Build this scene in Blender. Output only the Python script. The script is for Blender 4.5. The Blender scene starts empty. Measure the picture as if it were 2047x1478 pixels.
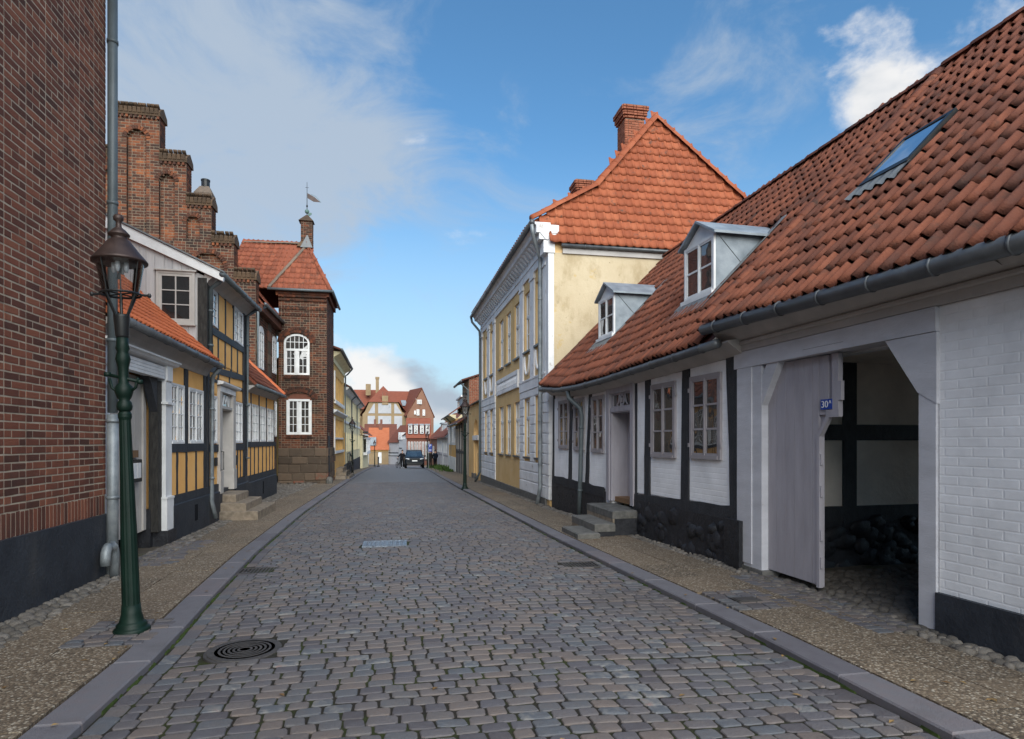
import bpy, math, random
import numpy as np
from mathutils import Matrix, Vector, Euler
PI = math.pi
rng = random.Random(7)
U = rng.uniform
S = bpy.context.scene
COL = S.collection

# ------------------------------------------------------------------ camera
EYE = 1.65
YAW = math.radians(10.935)          # the street (+Y) runs a little left of the view axis (+X is to the right of the street)
cam = bpy.data.cameras.new('camera'); camo = bpy.data.objects.new('camera', cam); COL.objects.link(camo)
camo.location = (0, 0, EYE); camo.rotation_euler = (PI/2, 0, -YAW)
cam.sensor_width = 36; cam.lens = 36*1250/2047; cam.shift_y = 143/2047
cam.clip_start = .05; cam.clip_end = 3000
S.camera = camo
# ------------------------------------------------------------------ view
S.view_settings.view_transform = 'Standard'; S.view_settings.look = 'None'
S.view_settings.gamma = 1; S.view_settings.use_curve_mapping = False
S.view_settings.exposure = 1.88
S.render.film_transparent = False
try:
    S.cycles.max_bounces = 6; S.cycles.diffuse_bounces = 4; S.cycles.transparent_max_bounces = 12
except Exception: pass
SUN_EL, SUN_AZ = 36.0, 175.0        # degrees; azimuth clockwise from +Y: behind the camera, veiled by thin cloud

def ray(px, py):
    a = (px-1023.5)/1250; s, c = math.sin(YAW), math.cos(YAW)
    return Vector((s+c*a, c-s*a, (882-py)/1250)).normalized()

# ------------------------------------------------------------------ sky
W = bpy.data.worlds.new('World'); S.world = W; W.use_nodes = True
nt = W.node_tree; N = nt.nodes; L = nt.links
for n in list(N): N.remove(n)
def wn(t, **k):
    n = N.new(t)
    for a, b in k.items(): setattr(n, a, b)
    return n
def wmath(op, a, b=None, c=None, clamp=False):
    n = wn('ShaderNodeMath', operation=op, use_clamp=clamp)
    for i, x in enumerate((a, b, c)):
        if x is None: continue
        if isinstance(x, (int, float)): n.inputs[i].default_value = x
        else: L.new(x, n.inputs[i])
    return n.outputs[0]
sky = wn('ShaderNodeTexSky', sky_type='NISHITA', sun_disc=False, sun_elevation=math.radians(SUN_EL),
         sun_rotation=math.radians(SUN_AZ), altitude=50, air_density=1.0, dust_density=1.2, ozone_density=2.5)
tc = wn('ShaderNodeTexCoord'); DIR = tc.outputs['Generated']
sep = wn('ShaderNodeSeparateXYZ'); L.new(DIR, sep.inputs[0])
def wnoise(scale, detail, rough, sz, off=0, dist=0.0):
    m = wn('ShaderNodeMapping'); m.inputs['Scale'].default_value = (1, 1, sz); m.inputs['Location'].default_value = (off, off*.7, off*.3)
    L.new(DIR, m.inputs[0]); n = wn('ShaderNodeTexNoise'); L.new(m.outputs[0], n.inputs['Vector'])
    n.inputs['Scale'].default_value = scale; n.inputs['Detail'].default_value = detail; n.inputs['Roughness'].default_value = rough
    n.inputs['Distortion'].default_value = dist
    return n.outputs[0]
def blob(px, py, rad, amp):
    """a cloud bank centred on a direction of the sky, radius in degrees"""
    d = ray(px, py); n = wn('ShaderNodeVectorMath', operation='DOT_PRODUCT'); L.new(DIR, n.inputs[0]); n.inputs[1].default_value = d
    ang = wmath('ARCCOSINE', wmath('MINIMUM', n.outputs['Value'], 1.0))
    mr = wn('ShaderNodeMapRange', interpolation_type='SMOOTHSTEP'); L.new(ang, mr.inputs[0])
    mr.inputs[1].default_value = math.radians(rad); mr.inputs[2].default_value = 0; mr.inputs[3].default_value = 0; mr.inputs[4].default_value = amp
    return mr.outputs[0]
def add(*xs):
    o = xs[0]
    for x in xs[1:]: o = wmath('ADD', o, x)
    return o
def sstep(x, lo, hi, a=0.0, b=1.0):
    mr = wn('ShaderNodeMapRange', interpolation_type='SMOOTHSTEP'); L.new(x, mr.inputs[0])
    for i, v in enumerate((lo, hi, a, b)): mr.inputs[i+1].default_value = v
    return mr.outputs[0]
def wmix(f, a, b, blend='MIX'):
    n = wn('ShaderNodeMix', data_type='RGBA', blend_type=blend)
    for s, x in ((0, f), (6, a), (7, b)):
        if isinstance(x, (int, float)): n.inputs[s].default_value = x
        elif isinstance(x, tuple): n.inputs[s].default_value = x
        else: L.new(x, n.inputs[s])
    return n.outputs[2]
# high thin veil, denser to the left of the view and towards the horizon
veil = add(wmath('MULTIPLY', wnoise(4.6, 9, .62, 2.0, 3.1, .6), 1.25), blob(330, 300, 25, .30), blob(180, 120, 24, .16), blob(700, 260, 11, .24), blob(500, 430, 14, .14), blob(1020, 262, 4, .16), blob(700, 495, 6, .10))
veilm = sstep(veil, .62, 1.12, 0, .90)
# cumulus low over the roofs, and puffs
cum = add(wmath('MULTIPLY', wnoise(8.5, 9, .58, 1.6, 1.3, .2), .8), blob(745, 790, 8.0, .34), blob(715, 735, 4.5, .16), blob(830, 760, 5.0, .12), blob(895, 812, 4.5, .30), blob(1745, 150, 6.2, .34), blob(2060, 60, 9, .2), blob(845, 262, 4.0, .08), blob(600, 215, 4, .05))
cumm = sstep(cum, .54, .76, 0, .96)
# grey undersides
grey = sstep(add(wnoise(5.0, 5, .5, 2.0, 6.0), blob(880, 768, 6.0, .36)), .54, .80, 0, .85)
hz = sstep(sep.outputs[2], .0, .45, .85, 0)
skyc = wmix(1.0, sky.outputs[0], (.54, .84, .93, 1), 'MULTIPLY')
c1 = wmix(hz, skyc, (2.7, 3.5, 4.05, 1))
c2 = wmix(veilm, c1, (2.3, 2.72, 3.25, 1))
cc = wmix(grey, (4.6, 4.55, 4.5, 1), (1.7, 2.15, 2.7, 1))
c3 = wmix(cumm, c2, cc)
bg = wn('ShaderNodeBackground'); L.new(c3, bg.inputs[0]); bg.inputs[1].default_value = 0.056
out = wn('ShaderNodeOutputWorld'); L.new(bg.outputs[0], out.inputs[0])
# ------------------------------------------------------------------ sun, softened by thin cloud
sl = bpy.data.lights.new('sun', 'SUN'); sl.energy = 1.4; sl.angle = math.radians(72); sl.color = (1, .93, .83)
so = bpy.data.objects.new('sun', sl); COL.objects.link(so)
_a, _e = math.radians(SUN_AZ), math.radians(SUN_EL)
sd = Vector((math.sin(_a)*math.cos(_e), math.cos(_a)*math.cos(_e), math.sin(_e)))
so.rotation_euler = sd.to_track_quat('Z', 'Y').to_euler(); so.location = sd*60

# ================================================================== helpers
def gz(v):
    if v < 0: return -0.006*v
    if v < 85: return -(0.006*v+0.00018*v*v)
    return -(0.006*85+0.00018*85*85)-0.022*(v-85)
def interp(pts, x):
    if x <= pts[0][0]: return pts[0][1]
    for (a, b), (c, d) in zip(pts, pts[1:]):
        if x <= c: return b+(d-b)*(x-a)/(c-a)
    return pts[-1][1]
UL = lambda v: interp([(-6, -1.70), (5.4, -1.76), (7, -1.87), (10, -2.02), (16, -2.13), (26, -2.1), (62, -2.05), (95, -1.9), (130, -1.9)], v)
UR = lambda v: interp([(-6, 3.1), (4.9, 3.04), (7.8, 2.92), (11, 2.82), (16, 2.76), (24.5, 2.70), (36, 2.77), (60, 3.2), (95, 3.9), (130, 4.5)], v)
KW = .26
def zroad(u, v):
    m = (UL(v)+UR(v))/2; h = (UR(v)-UL(v))/2
    return gz(v)+.055*(1-((u-m)/h)**2)+(.005*math.sin(u*2.3+v*1.7)*math.sin(v*1.1-u*.9)+.004*math.sin(u*4.1-v*2.6))*max(0, 1-((u-m)/h)**4)

def smooth_mesh(me, flag):
    me.polygons.foreach_set('use_smooth', np.full(len(me.polygons), bool(flag)))
def npmesh(name, verts, flens, fidx, mat=None, smooth=False):
    me = bpy.data.meshes.new(name)
    me.vertices.add(len(verts)); me.vertices.foreach_set('co', np.asarray(verts, np.float32).ravel())
    me.loops.add(len(fidx)); me.loops.foreach_set('vertex_index', np.asarray(fidx, np.int32))
    me.polygons.add(len(flens)); st = np.concatenate(([0], np.cumsum(flens)[:-1])).astype(np.int32)
    me.polygons.foreach_set('loop_start', st)
    try: me.polygons.foreach_set('loop_total', np.asarray(flens, np.int32))
    except Exception: pass
    me.update(calc_edges=True); me.validate()
    if mat: me.materials.append(mat)
    smooth_mesh(me, smooth)
    return me
def link(name, me, parent=None):
    o = bpy.data.objects.new(name, me); COL.objects.link(o)
    if parent is not None: o.parent = parent
    return o
class MB:
    def __init__(s): s.v = []; s.f = []
    def raw(s, vs, fs, M=None):
        b = len(s.v)
        s.v += [tuple(M @ Vector(p)) if M is not None else tuple(p) for p in vs]
        s.f += [tuple(i+b for i in f) for f in fs]; return s
    def box(s, x0, x1, y0, y1, z0, z1, M=None):
        vs = [(x0,y0,z0),(x1,y0,z0),(x1,y1,z0),(x0,y1,z0),(x0,y0,z1),(x1,y0,z1),(x1,y1,z1),(x0,y1,z1)]
        return s.raw(vs, [(3,2,1,0),(4,5,6,7),(0,1,5,4),(1,2,6,5),(2,3,7,6),(3,0,4,7)], M)
    def hexa(s, b, t):      # four bottom points and four top points, counter-clockwise seen from above
        return s.raw(list(b)+list(t), [(3,2,1,0),(4,5,6,7),(0,1,5,4),(1,2,6,5),(2,3,7,6),(3,0,4,7)])
    def poly(s, pts): return s.raw(pts, [tuple(range(len(pts)))])
    def slab(s, pts, n):    # a polygon given thickness n (vector)
        n = Vector(n); k = len(pts); q = [tuple(Vector(p)+n) for p in pts]
        return s.raw(list(pts)+q, [tuple(range(k)), tuple(range(2*k-1, k-1, -1))]+[(i, i+k, (i+1) % k+k, (i+1) % k) for i in range(k)])
    def prism(s, prof, x0, x1, z1off=0.0):      # profile of (y, z) points drawn along x
        k = len(prof)
        return s.raw([(x0, y, z) for y, z in prof]+[(x1, y, z+z1off) for y, z in prof],
                     [tuple(range(k-1, -1, -1)), tuple(range(k, 2*k))]+[(i, (i+1) % k, (i+1) % k+k, i+k) for i in range(k)])
    def tube(s, path, r, n=8):
        P = [Vector(p) for p in path]; rr = r if isinstance(r, (list, tuple)) else [r]*len(P); vs = []
        ref = None
        for i, p in enumerate(P):
            t = (P[min(i+1, len(P)-1)]-P[max(i-1, 0)]).normalized()
            if ref is None: ref = Vector((0, 0, 1)) if abs(t.z) < .9 else Vector((1, 0, 0))
            a = t.cross(ref).normalized(); b = t.cross(a).normalized(); ref = -b if False else ref
            vs += [tuple(p+(a*math.cos(2*PI*k/n)+b*math.sin(2*PI*k/n))*rr[i]) for k in range(n)]
        fs = [(i*n+k, i*n+(k+1) % n, (i+1)*n+(k+1) % n, (i+1)*n+k) for i in range(len(P)-1) for k in range(n)]
        fs += [tuple(range(n-1, -1, -1)), tuple(range((len(P)-1)*n, len(P)*n))]
        return s.raw(vs, fs)
    def lathe(s, prof, n=16, c=(0, 0, 0), M=None):
        vs = [(c[0]+r*math.cos(2*PI*k/n), c[1]+r*math.sin(2*PI*k/n), c[2]+z) for r, z in prof for k in range(n)]
        fs = [(i*n+k, i*n+(k+1) % n, (i+1)*n+(k+1) % n, (i+1)*n+k) for i in range(len(prof)-1) for k in range(n)]
        fs += [tuple(range(n-1, -1, -1)), tuple(range((len(prof)-1)*n, len(prof)*n))]
        return s.raw(vs, fs, M)
    def wob(s, a, b, w, d, axis='z', amp=.008, y0=0.0, seg=6):
        """hand-hewn timber from a to b (points (x,z) of its centre line), width w, standing out d in front of y0"""
        a, b = Vector(a), Vector(b); t = (b-a).normalized(); nrm = Vector((t.y, -t.x)); vs = []
        for i in range(seg+1):
            p = a+(b-a)*i/seg; e = amp if 0 < i < seg else amp*.4
            l = p-nrm*(w/2+U(-e, e)); r = p+nrm*(w/2+U(-e, e)); dd = y0-d+U(-.003, .003)
            vs += [(l.x, y0+.01, l.y), (l.x, dd, l.y), (r.x, dd, r.y), (r.x, y0+.01, r.y)]
        fs = []
        for i in range(seg):
            for k in range(3): fs.append((i*4+k, i*4+k+1, i*4+k+5, i*4+k+4))
        fs += [(0, 3, 2, 1), (seg*4, seg*4+1, seg*4+2, seg*4+3)]
        return s.raw(vs, fs)
    def mesh(s, name, mat=None, smooth=False):
        fl = [len(f) for f in s.f]; fi = [i for f in s.f for i in f]
        return npmesh(name, np.array(s.v, np.float32).reshape(-1, 3), fl, fi, mat, smooth)
    def build(s, name, mat=None, parent=None, smooth=False):
        return link(name, s.mesh(name, mat, smooth), parent)
def tag(o, label=None, cat=None, group=None, kind=None):
    if label: o['label'] = label
    if cat: o['category'] = cat
    if group: o['group'] = group
    if kind: o['kind'] = kind
    return o
WM = {}
def thing(name, label, cat, loc=(0, 0, 0), rz=0.0, group=None):
    o = bpy.data.objects.new(name, None); COL.objects.link(o); o.empty_display_size = .3
    o.location = loc; o.rotation_euler = (0, 0, rz)
    WM[o.name] = Matrix.Translation(loc) @ Matrix.Rotation(rz, 4, 'Z')
    return tag(o, label, cat, group)
def facade(name, label, cat, p0, p1, group=None):
    """x runs along the facade to the right as seen from the street, y into the building, z up from the street level at the camera"""
    return thing(name, label, cat, (p0[0], p0[1], 0), math.atan2(p1[1]-p0[1], p1[0]-p0[0]), group)
def wmof(o):
    while o.parent is not None: o = o.parent
    return WM.get(o.name, Matrix())
def template(mb, name): return (np.array(mb.v, float), [tuple(f) for f in mb.f], name)
def pieces(name, parent, tmpl, items, mat, limit=300, smooth=False, stuff=None):
    """items: (template index, 4x4 matrix). The `limit` that show largest become objects, the rest one joined mesh."""
    wm = np.array(wmof(parent)); s, c = math.sin(YAW), math.cos(YAW); sc = []
    for k, (ti, M) in enumerate(items):
        p = wm @ np.array((M[0][3], M[1][3], M[2][3], 1.0))
        fw = p[0]*s+p[1]*c; r = p[0]*c-p[1]*s
        vis = fw > .3 and abs(r/fw) < .84 and -1.25 < (p[2]-EYE)/fw < 1.0
        inph = vis and abs(r/fw) < .69 and -.345 < (p[2]-EYE)/fw < .575
        sc.append((-(1/fw if vis else 0)*(1 if inph else .5), k))
    sc.sort(); ind = [k for q, k in sc[:limit] if q < 0]; inds = set(ind)
    rest = [k for k in range(len(items)) if k not in inds]
    meshes = []
    for v, f, n in tmpl:
        meshes.append(npmesh(name, v, [len(x) for x in f], [i for x in f for i in x], mat, smooth))
    for k in ind:
        ti, M = items[k]; o = link(name, meshes[ti], parent); o.matrix_basis = Matrix([list(r) for r in M])
    if rest:
        vs = []; fl = []; fi = []; base = 0
        pre = [(v, np.array([len(x) for x in f]), np.array([i for x in f for i in x])) for v, f, n in tmpl]
        for k in rest:
            ti, M = items[k]; v, a, b = pre[ti]; M = np.array(M)
            vs.append(v @ M[:3, :3].T+M[:3, 3]); fl.append(a); fi.append(b+base); base += len(v)
        o = link(stuff or name+'_field', npmesh(name+'_field', np.concatenate(vs), np.concatenate(fl), np.concatenate(fi), mat, smooth), parent)
        o['kind'] = 'stuff'
def mat4(o, x, y, z):
    M = np.eye(4); M[:3, 0] = x; M[:3, 1] = y; M[:3, 2] = z; M[:3, 3] = o; return M
def rotm(rx, ry, rz): return np.array(Euler((rx, ry, rz)).to_matrix().to_4x4())
def trs(x, y, z, sx=1, sy=1, sz=1, r=None):
    M = np.diag((sx, sy, sz, 1.0)); M = (r @ M) if r is not None else M; M = M.copy(); M[:3, 3] = (x, y, z); return M

# ================================================================== materials
def newmat(name):
    m = bpy.data.materials.new(name); m.use_nodes = True; t = m.node_tree
    for n in list(t.nodes): t.nodes.remove(n)
    return m, t
class NT:
    def __init__(s, t): s.t = t
    def n(s, ty, **k):
        n = s.t.nodes.new(ty)
        for a, b in k.items(): setattr(n, a, b)
        return n
    def set(s, n, i, x):
        if x is None: return
        if isinstance(x, bpy.types.NodeSocket): s.t.links.new(x, n.inputs[i])
        else: n.inputs[i].default_value = x
    def m(s, op, a, b=None, c=None, clamp=False):
        n = s.n('ShaderNodeMath', operation=op, use_clamp=clamp)
        for i, x in enumerate((a, b, c)): s.set(n, i, x)
        return n.outputs[0]
    def pos(s, stretch=(1, 1, 1), off=(0, 0, 0)):
        g = s.n('ShaderNodeNewGeometry'); mp = s.n('ShaderNodeMapping')
        mp.inputs['Scale'].default_value = stretch; mp.inputs['Location'].default_value = off
        s.t.links.new(g.outputs['Position'], mp.inputs[0]); return mp.outputs[0]
    def noise(s, scale, detail=5, rough=.6, stretch=(1, 1, 1), off=(0, 0, 0)):
        n = s.n('ShaderNodeTexNoise'); s.set(n, 'Vector', s.pos(stretch, off)); s.set(n, 'Scale', scale); s.set(n, 'Detail', detail); s.set(n, 'Roughness', rough)
        return n.outputs[0]
    def rnd(s):
        g = s.n('ShaderNodeNewGeometry'); o = s.n('ShaderNodeObjectInfo')
        return s.m('FRACT', s.m('ADD', g.outputs['Random Per Island'], s.m('MULTIPLY', o.outputs['Random'], 7.31)))
    def ramp(s, f, stops):
        r = s.n('ShaderNodeValToRGB'); e = r.color_ramp.elements
        while len(e) < len(stops): e.new(.5)
        for el, (p, c) in zip(e, stops): el.position = p; el.color = (*c, 1)
        s.set(r, 0, f); return r.outputs[0]
    def ss(s, x, lo, hi, a=0.0, b=1.0):
        n = s.n('ShaderNodeMapRange', interpolation_type='SMOOTHSTEP'); s.set(n, 0, x)
        for i, v in enumerate((lo, hi, a, b)): n.inputs[i+1].default_value = v
        return n.outputs[0]
    def mix(s, f, a, b, blend='MIX'):
        n = s.n('ShaderNodeMix', data_type='RGBA', blend_type=blend)
        for i, x in ((0, f), (6, a), (7, b)):
            if isinstance(x, tuple) and len(x) == 3: x = (*x, 1)
            s.set(n, i, x)
        return n.outputs[2]
def surf(name, stops, rough=.85, ns=3.0, nd=6, rnd=0.0, con=2.0, bump=.0, bs=40, spec=.3, metal=0.0, stretch=(1, 1, 1), dirt=(), rr=.1, brick=None, coat=0.0):
    """procedural painted / stone / metal surface; stops: colour ramp driven by noise and (rnd) by the random value of each piece"""
    m, t = newmat(name); n = NT(t)
    f = n.m('MULTIPLY_ADD', n.m('SUBTRACT', n.noise(ns, nd, .62, stretch), .5), con, .5, clamp=True)
    if rnd: f = n.m('ADD', n.m('MULTIPLY', f, 1-rnd), n.m('MULTIPLY', n.rnd(), rnd), clamp=True)
    if isinstance(stops, tuple): stops = [(0, tuple(x*.82 for x in stops)), (1, tuple(min(1, x*1.14) for x in stops))]
    col = n.ramp(f, stops)
    for k, (dc, dsc, lo, hi, stg, dst) in enumerate(dirt):
        col = n.mix(n.m('MULTIPLY', n.ss(n.noise(dsc, 8, .68, dst, (3.3*k+1.7, 1.1, .4*k)), lo, hi), stg), col, dc)
    b = n.n('ShaderNodeBsdfPrincipled'); n.set(b, 'Base Color', col); n.set(b, 'Metallic', metal)
    n.set(b, 'Roughness', n.m('MULTIPLY_ADD', n.noise(ns*4, 4), rr*2, rough-rr, clamp=True)); n.set(b, 'Specular IOR Level', spec)
    if coat: n.set(b, 'Coat Weight', coat); n.set(b, 'Coat Roughness', .15)
    if bump:
        h = n.noise(bs, 6, .65, stretch)
        if brick:
            g = n.n('ShaderNodeNewGeometry'); sp = n.n('ShaderNodeSeparateXYZ'); t.links.new(g.outputs['Position'], sp.inputs[0])
            cb = n.n('ShaderNodeCombineXYZ'); t.links.new(sp.outputs[brick], cb.inputs[0]); t.links.new(sp.outputs[2], cb.inputs[1])
            br = n.n('ShaderNodeTexBrick'); t.links.new(cb.outputs[0], br.inputs['Vector']); br.inputs['Scale'].default_value = 1
            br.inputs['Brick Width'].default_value = .25; br.inputs['Row Height'].default_value = .08; br.inputs['Mortar Size'].default_value = .012; br.inputs['Mortar Smooth'].default_value = 1.0
            h = n.m('ADD', n.m('MULTIPLY', h, .5), n.m('MULTIPLY', n.m('SUBTRACT', 1.0, br.outputs['Fac']), .9))
        bp = n.n('ShaderNodeBump'); n.set(bp, 'Height', h); bp.inputs['Strength'].default_value = bump; bp.inputs['Distance'].default_value = .02
        t.links.new(bp.outputs[0], b.inputs['Normal'])
    o = n.n('ShaderNodeOutputMaterial'); t.links.new(b.outputs[0], o.inputs[0])
    return m
def glassmat(name, dark, light, rough=.02, ns=1.1, ior=1.75):
    """window pane: dim room and curtains behind, glossy in front"""
    m, t = newmat(name); n = NT(t)
    f = n.m('ADD', n.m('MULTIPLY', n.ss(n.noise(ns, 3, .5, (1, 1, .5)), .42, .62), .75), n.m('MULTIPLY', n.rnd(), .25))
    b = n.n('ShaderNodeBsdfPrincipled'); n.set(b, 'Base Color', n.mix(f, dark, light)); n.set(b, 'Roughness', .6); n.set(b, 'Specular IOR Level', 0.2)
    g = n.n('ShaderNodeBsdfGlossy'); g.inputs['Roughness'].default_value = rough; g.inputs['Color'].default_value = (.95, .97, 1, 1)
    bp = n.n('ShaderNodeBump'); n.set(bp, 'Height', n.noise(2.2, 1)); bp.inputs['Strength'].default_value = .25; bp.inputs['Distance'].default_value = .03
    t.links.new(bp.outputs[0], g.inputs['Normal'])
    fr = n.n('ShaderNodeFresnel'); fr.inputs[0].default_value = ior
    mx = n.n('ShaderNodeMixShader'); n.set(mx, 0, n.m('ADD', fr.outputs[0], .06, clamp=True)); t.links.new(b.outputs[0], mx.inputs[1]); t.links.new(g.outputs[0], mx.inputs[2])
    o = n.n('ShaderNodeOutputMaterial'); t.links.new(mx.outputs[0], o.inputs[0]); return m
def clearglass(name):
    m, t = newmat(name); n = NT(t)
    tr = n.n('ShaderNodeBsdfTransparent'); tr.inputs[0].default_value = (.93, .95, .96, 1)
    g = n.n('ShaderNodeBsdfGlossy'); g.inputs['Roughness'].default_value = .03
    fr = n.n('ShaderNodeFresnel'); fr.inputs[0].default_value = 1.5
    mx = n.n('ShaderNodeMixShader'); n.set(mx, 0, n.m('ADD', fr.outputs[0], .05)); t.links.new(tr.outputs[0], mx.inputs[1]); t.links.new(g.outputs[0], mx.inputs[2])
    o = n.n('ShaderNodeOutputMaterial'); t.links.new(mx.outputs[0], o.inputs[0]); return m
BK = (.014, .015, .018)
X1 = (1, 1, 1)
M = {}
M['mortar_dark'] = surf('weathered_mortar', (.235, .185, .135), ns=6, bump=.5, bs=60, dirt=[((.10, .08, .06), 2.2, .5, .75, .6, X1)])
M['mortar'] = surf('mortar', (.46, .38, .29), ns=6, bump=.5, bs=60, dirt=[((.10, .08, .06), 2.2, .5, .75, .6, X1)])
M['mortar_grey'] = surf('mortar_grey', (.33, .28, .22), ns=6, bump=.5, bs=60)
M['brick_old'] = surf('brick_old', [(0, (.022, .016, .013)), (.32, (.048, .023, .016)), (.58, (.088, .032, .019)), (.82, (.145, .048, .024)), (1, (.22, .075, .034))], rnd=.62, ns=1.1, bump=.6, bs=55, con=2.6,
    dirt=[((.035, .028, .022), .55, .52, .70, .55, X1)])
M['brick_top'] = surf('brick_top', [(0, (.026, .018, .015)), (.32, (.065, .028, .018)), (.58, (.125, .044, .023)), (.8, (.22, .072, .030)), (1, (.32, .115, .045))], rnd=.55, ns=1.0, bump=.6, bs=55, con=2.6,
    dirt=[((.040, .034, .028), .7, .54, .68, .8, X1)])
M['brick_near'] = surf('brick_near', [(0, (.055, .028, .022)), (.35, (.14, .050, .033)), (.7, (.23, .078, .046)), (1, (.29, .11, .062))], rnd=.70, ns=2, bump=.7, bs=70, dirt=[((.05, .035, .03), .8, .52, .72, .55, X1), ((.36, .29, .24), 1.7, .62, .76, .35, X1)])
M['brick_red'] = surf('brick_red', [(0, (.20, .065, .035)), (1, (.36, .13, .075))], rnd=.7, ns=2, bump=.4, bs=50)
M['stone_cap'] = surf('stone_cap', [(0, (.035, .027, .02)), (1, (.14, .085, .05))], rnd=.4, ns=2.5, bump=.6, bs=40)
M['granite'] = surf('granite', [(0, (.046, .034, .026)), (.5, (.098, .070, .050)), (.8, (.14, .098, .068)), (.9, (.17, .065, .042)), (1, (.19, .062, .040))], rnd=.75, ns=7, bump=.5, bs=30, dirt=[((.04, .035, .028), 1.5, .5, .75, .5, X1)])
M['step'] = surf('step_stone', [(0, (.15, .12, .09)), (1, (.31, .25, .19))], rnd=.3, ns=9, con=3, bump=.5, bs=45, dirt=[((.07, .06, .05), 3.5, .50, .72, .7, X1)])
M['step_grey'] = surf('step_grey', [(0, (.085, .085, .08)), (1, (.19, .18, .17))], rnd=.3, ns=9, con=3, bump=.5, bs=45, dirt=[((.05, .055, .04), 3.5, .52, .72, .7, X1)])
M['yellow'] = surf('yellow_limewash', [(0, (.76, .40, .12)), (.5, (.87, .48, .165)), (1, (.90, .54, .22))], ns=2.2, bump=.35, bs=25, rnd=.25, spec=.15, dirt=[((.42, .25, .09), 3.0, .58, .8, .5, (1, 1, .6))])
M['yellow_r'] = surf('yellow_render', [(0, (.62, .40, .17)), (1, (.74, .52, .27))], ns=1.2, bump=.3, bs=22, spec=.15,
    dirt=[((.36, .25, .13), 1.6, .55, .75, .55, (1, 1, .35)), ((.62, .56, .45), 4.5, .64, .70, .6, X1)])
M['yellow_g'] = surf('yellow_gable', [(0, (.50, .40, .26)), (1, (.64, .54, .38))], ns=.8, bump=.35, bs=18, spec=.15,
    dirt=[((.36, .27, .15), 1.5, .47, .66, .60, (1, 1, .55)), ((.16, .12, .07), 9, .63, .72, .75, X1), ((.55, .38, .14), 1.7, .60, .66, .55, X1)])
M['ochre'] = surf('ochre_render', (.66, .40, .15), ns=2, bump=.2, spec=.15)
M['cream'] = surf('cream_render', (.72, .64, .42), ns=1.4, bump=.2, spec=.15)
M['white'] = surf('white_paint', (.72, .72, .72), ns=2.5, bump=.15, bs=30, rough=.6, spec=.3, dirt=[((.42, .38, .34), 5, .62, .78, .4, (1, 1, .4))])
M['white_r'] = surf('white_render', (.76, .76, .77), ns=1.5, bump=.4, bs=25, spec=.15, dirt=[((.33, .27, .21), 2.4, .61, .69, .8, X1), ((.50, .47, .43), 1.1, .55, .8, .5, X1)])
M['limewash'] = surf('white_limewash', (.80, .80, .82), ns=2, bump=.17, bs=16, spec=.12, brick=1, dirt=[((.60, .58, .55), 2.0, .58, .8, .5, X1)])
M['plaster_in'] = surf('passage_plaster', (.85, .76, .67), ns=2, bump=.5, bs=16, spec=.1)
M['boards'] = surf('weathered_boards', [(0, (.36, .35, .36)), (1, (.56, .54, .53))], ns=3, stretch=(8, 8, .5), bump=.5, bs=20, rnd=.35, spec=.15, dirt=[((.20, .18, .17), 4, .60, .74, .6, (6, 6, .4))])
M['putty'] = surf('putty_paint', (.46, .43, .40), ns=3, bump=.15, rough=.65)
M['lilac'] = surf('lilac_grey_paint', (.36, .34, .375), ns=2.4, bump=.2, bs=35, rough=.55, spec=.3, stretch=(3, 3, .5))
M['lilac_d'] = surf('lilac_grey_frame', (.31, .285, .30), ns=3, bump=.15, rough=.5, spec=.35)
M['blue_white'] = surf('pale_painted_beam', (.52, .52, .56), ns=1.8, bump=.25, bs=26, rough=.6, stretch=(1, 1, 3), dirt=[((.30, .28, .28), 6, .64, .74, .5, (1, .6, 4))])
M['soffit'] = surf('soffit_paint', (.44, .41, .39), ns=2.5, bump=.15, rough=.7)
M['black'] = surf('tarred_timber', [(0, BK), (1, (.045, .047, .055))], ns=5, stretch=(3, 3, 1), bump=.7, bs=30, rough=.62, spec=.35, rnd=.2)
M['black_old'] = surf('flaking_tarred_post', [(0, (.012, .012, .012)), (1, (.06, .055, .05))], ns=9, stretch=(3, 3, .7), bump=1.0, bs=18, rough=.8)
M['plinth'] = surf('tarred_plinth', [(0, (.016, .019, .026)), (1, (.04, .046, .058))], ns=3, bump=.5, bs=22, rough=.6, dirt=[((.15, .14, .13), 9, .66, .73, .6, X1), ((.075, .072, .07), 1.3, .52, .72, .6, (1, 1, .5))])
M['tar_stone'] = surf('tarred_fieldstone', [(0, (.010, .0105, .013)), (1, (.036, .037, .044))], ns=6, bump=.8, bs=14, rough=.5, rnd=.3)
M['tile_old'] = surf('weathered_pantile', [(0, (.055, .027, .021)), (.32, (.122, .043, .027)), (.72, (.20, .064, .035)), (1, (.28, .098, .054))], rnd=.5, ns=2.0, con=2.4, bump=.5, bs=50, spec=.25, rough=.75,
    dirt=[((.045, .034, .028), 3.4, .54, .70, .62, X1), ((.16, .13, .11), 24, .62, .72, .35, X1)])
M['tile_orange'] = surf('orange_pantile', [(0, (.22, .056, .024)), (.6, (.32, .088, .038)), (1, (.39, .125, .058))], rnd=.55, ns=1.6, bump=.3, bs=50, spec=.25, rough=.7,
    dirt=[((.075, .052, .040), 5.5, .57, .69, .8, (1, 1, 1.0)), ((.30, .17, .05), 2.2, .68, .74, .6, X1)])
M['tile_new'] = surf('bright_orange_tile', [(0, (.42, .10, .035)), (1, (.58, .16, .06))], rnd=.6, ns=2, bump=.25, bs=50, spec=.3, rough=.6)
M['tile_tower'] = surf('tower_pantile', [(0, (.13, .042, .024)), (.5, (.23, .068, .037)), (1, (.31, .10, .053))], rnd=.5, ns=1.8, bump=.3, bs=50, dirt=[((.06, .045, .035), 3.5, .54, .70, .75, X1)])
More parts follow.
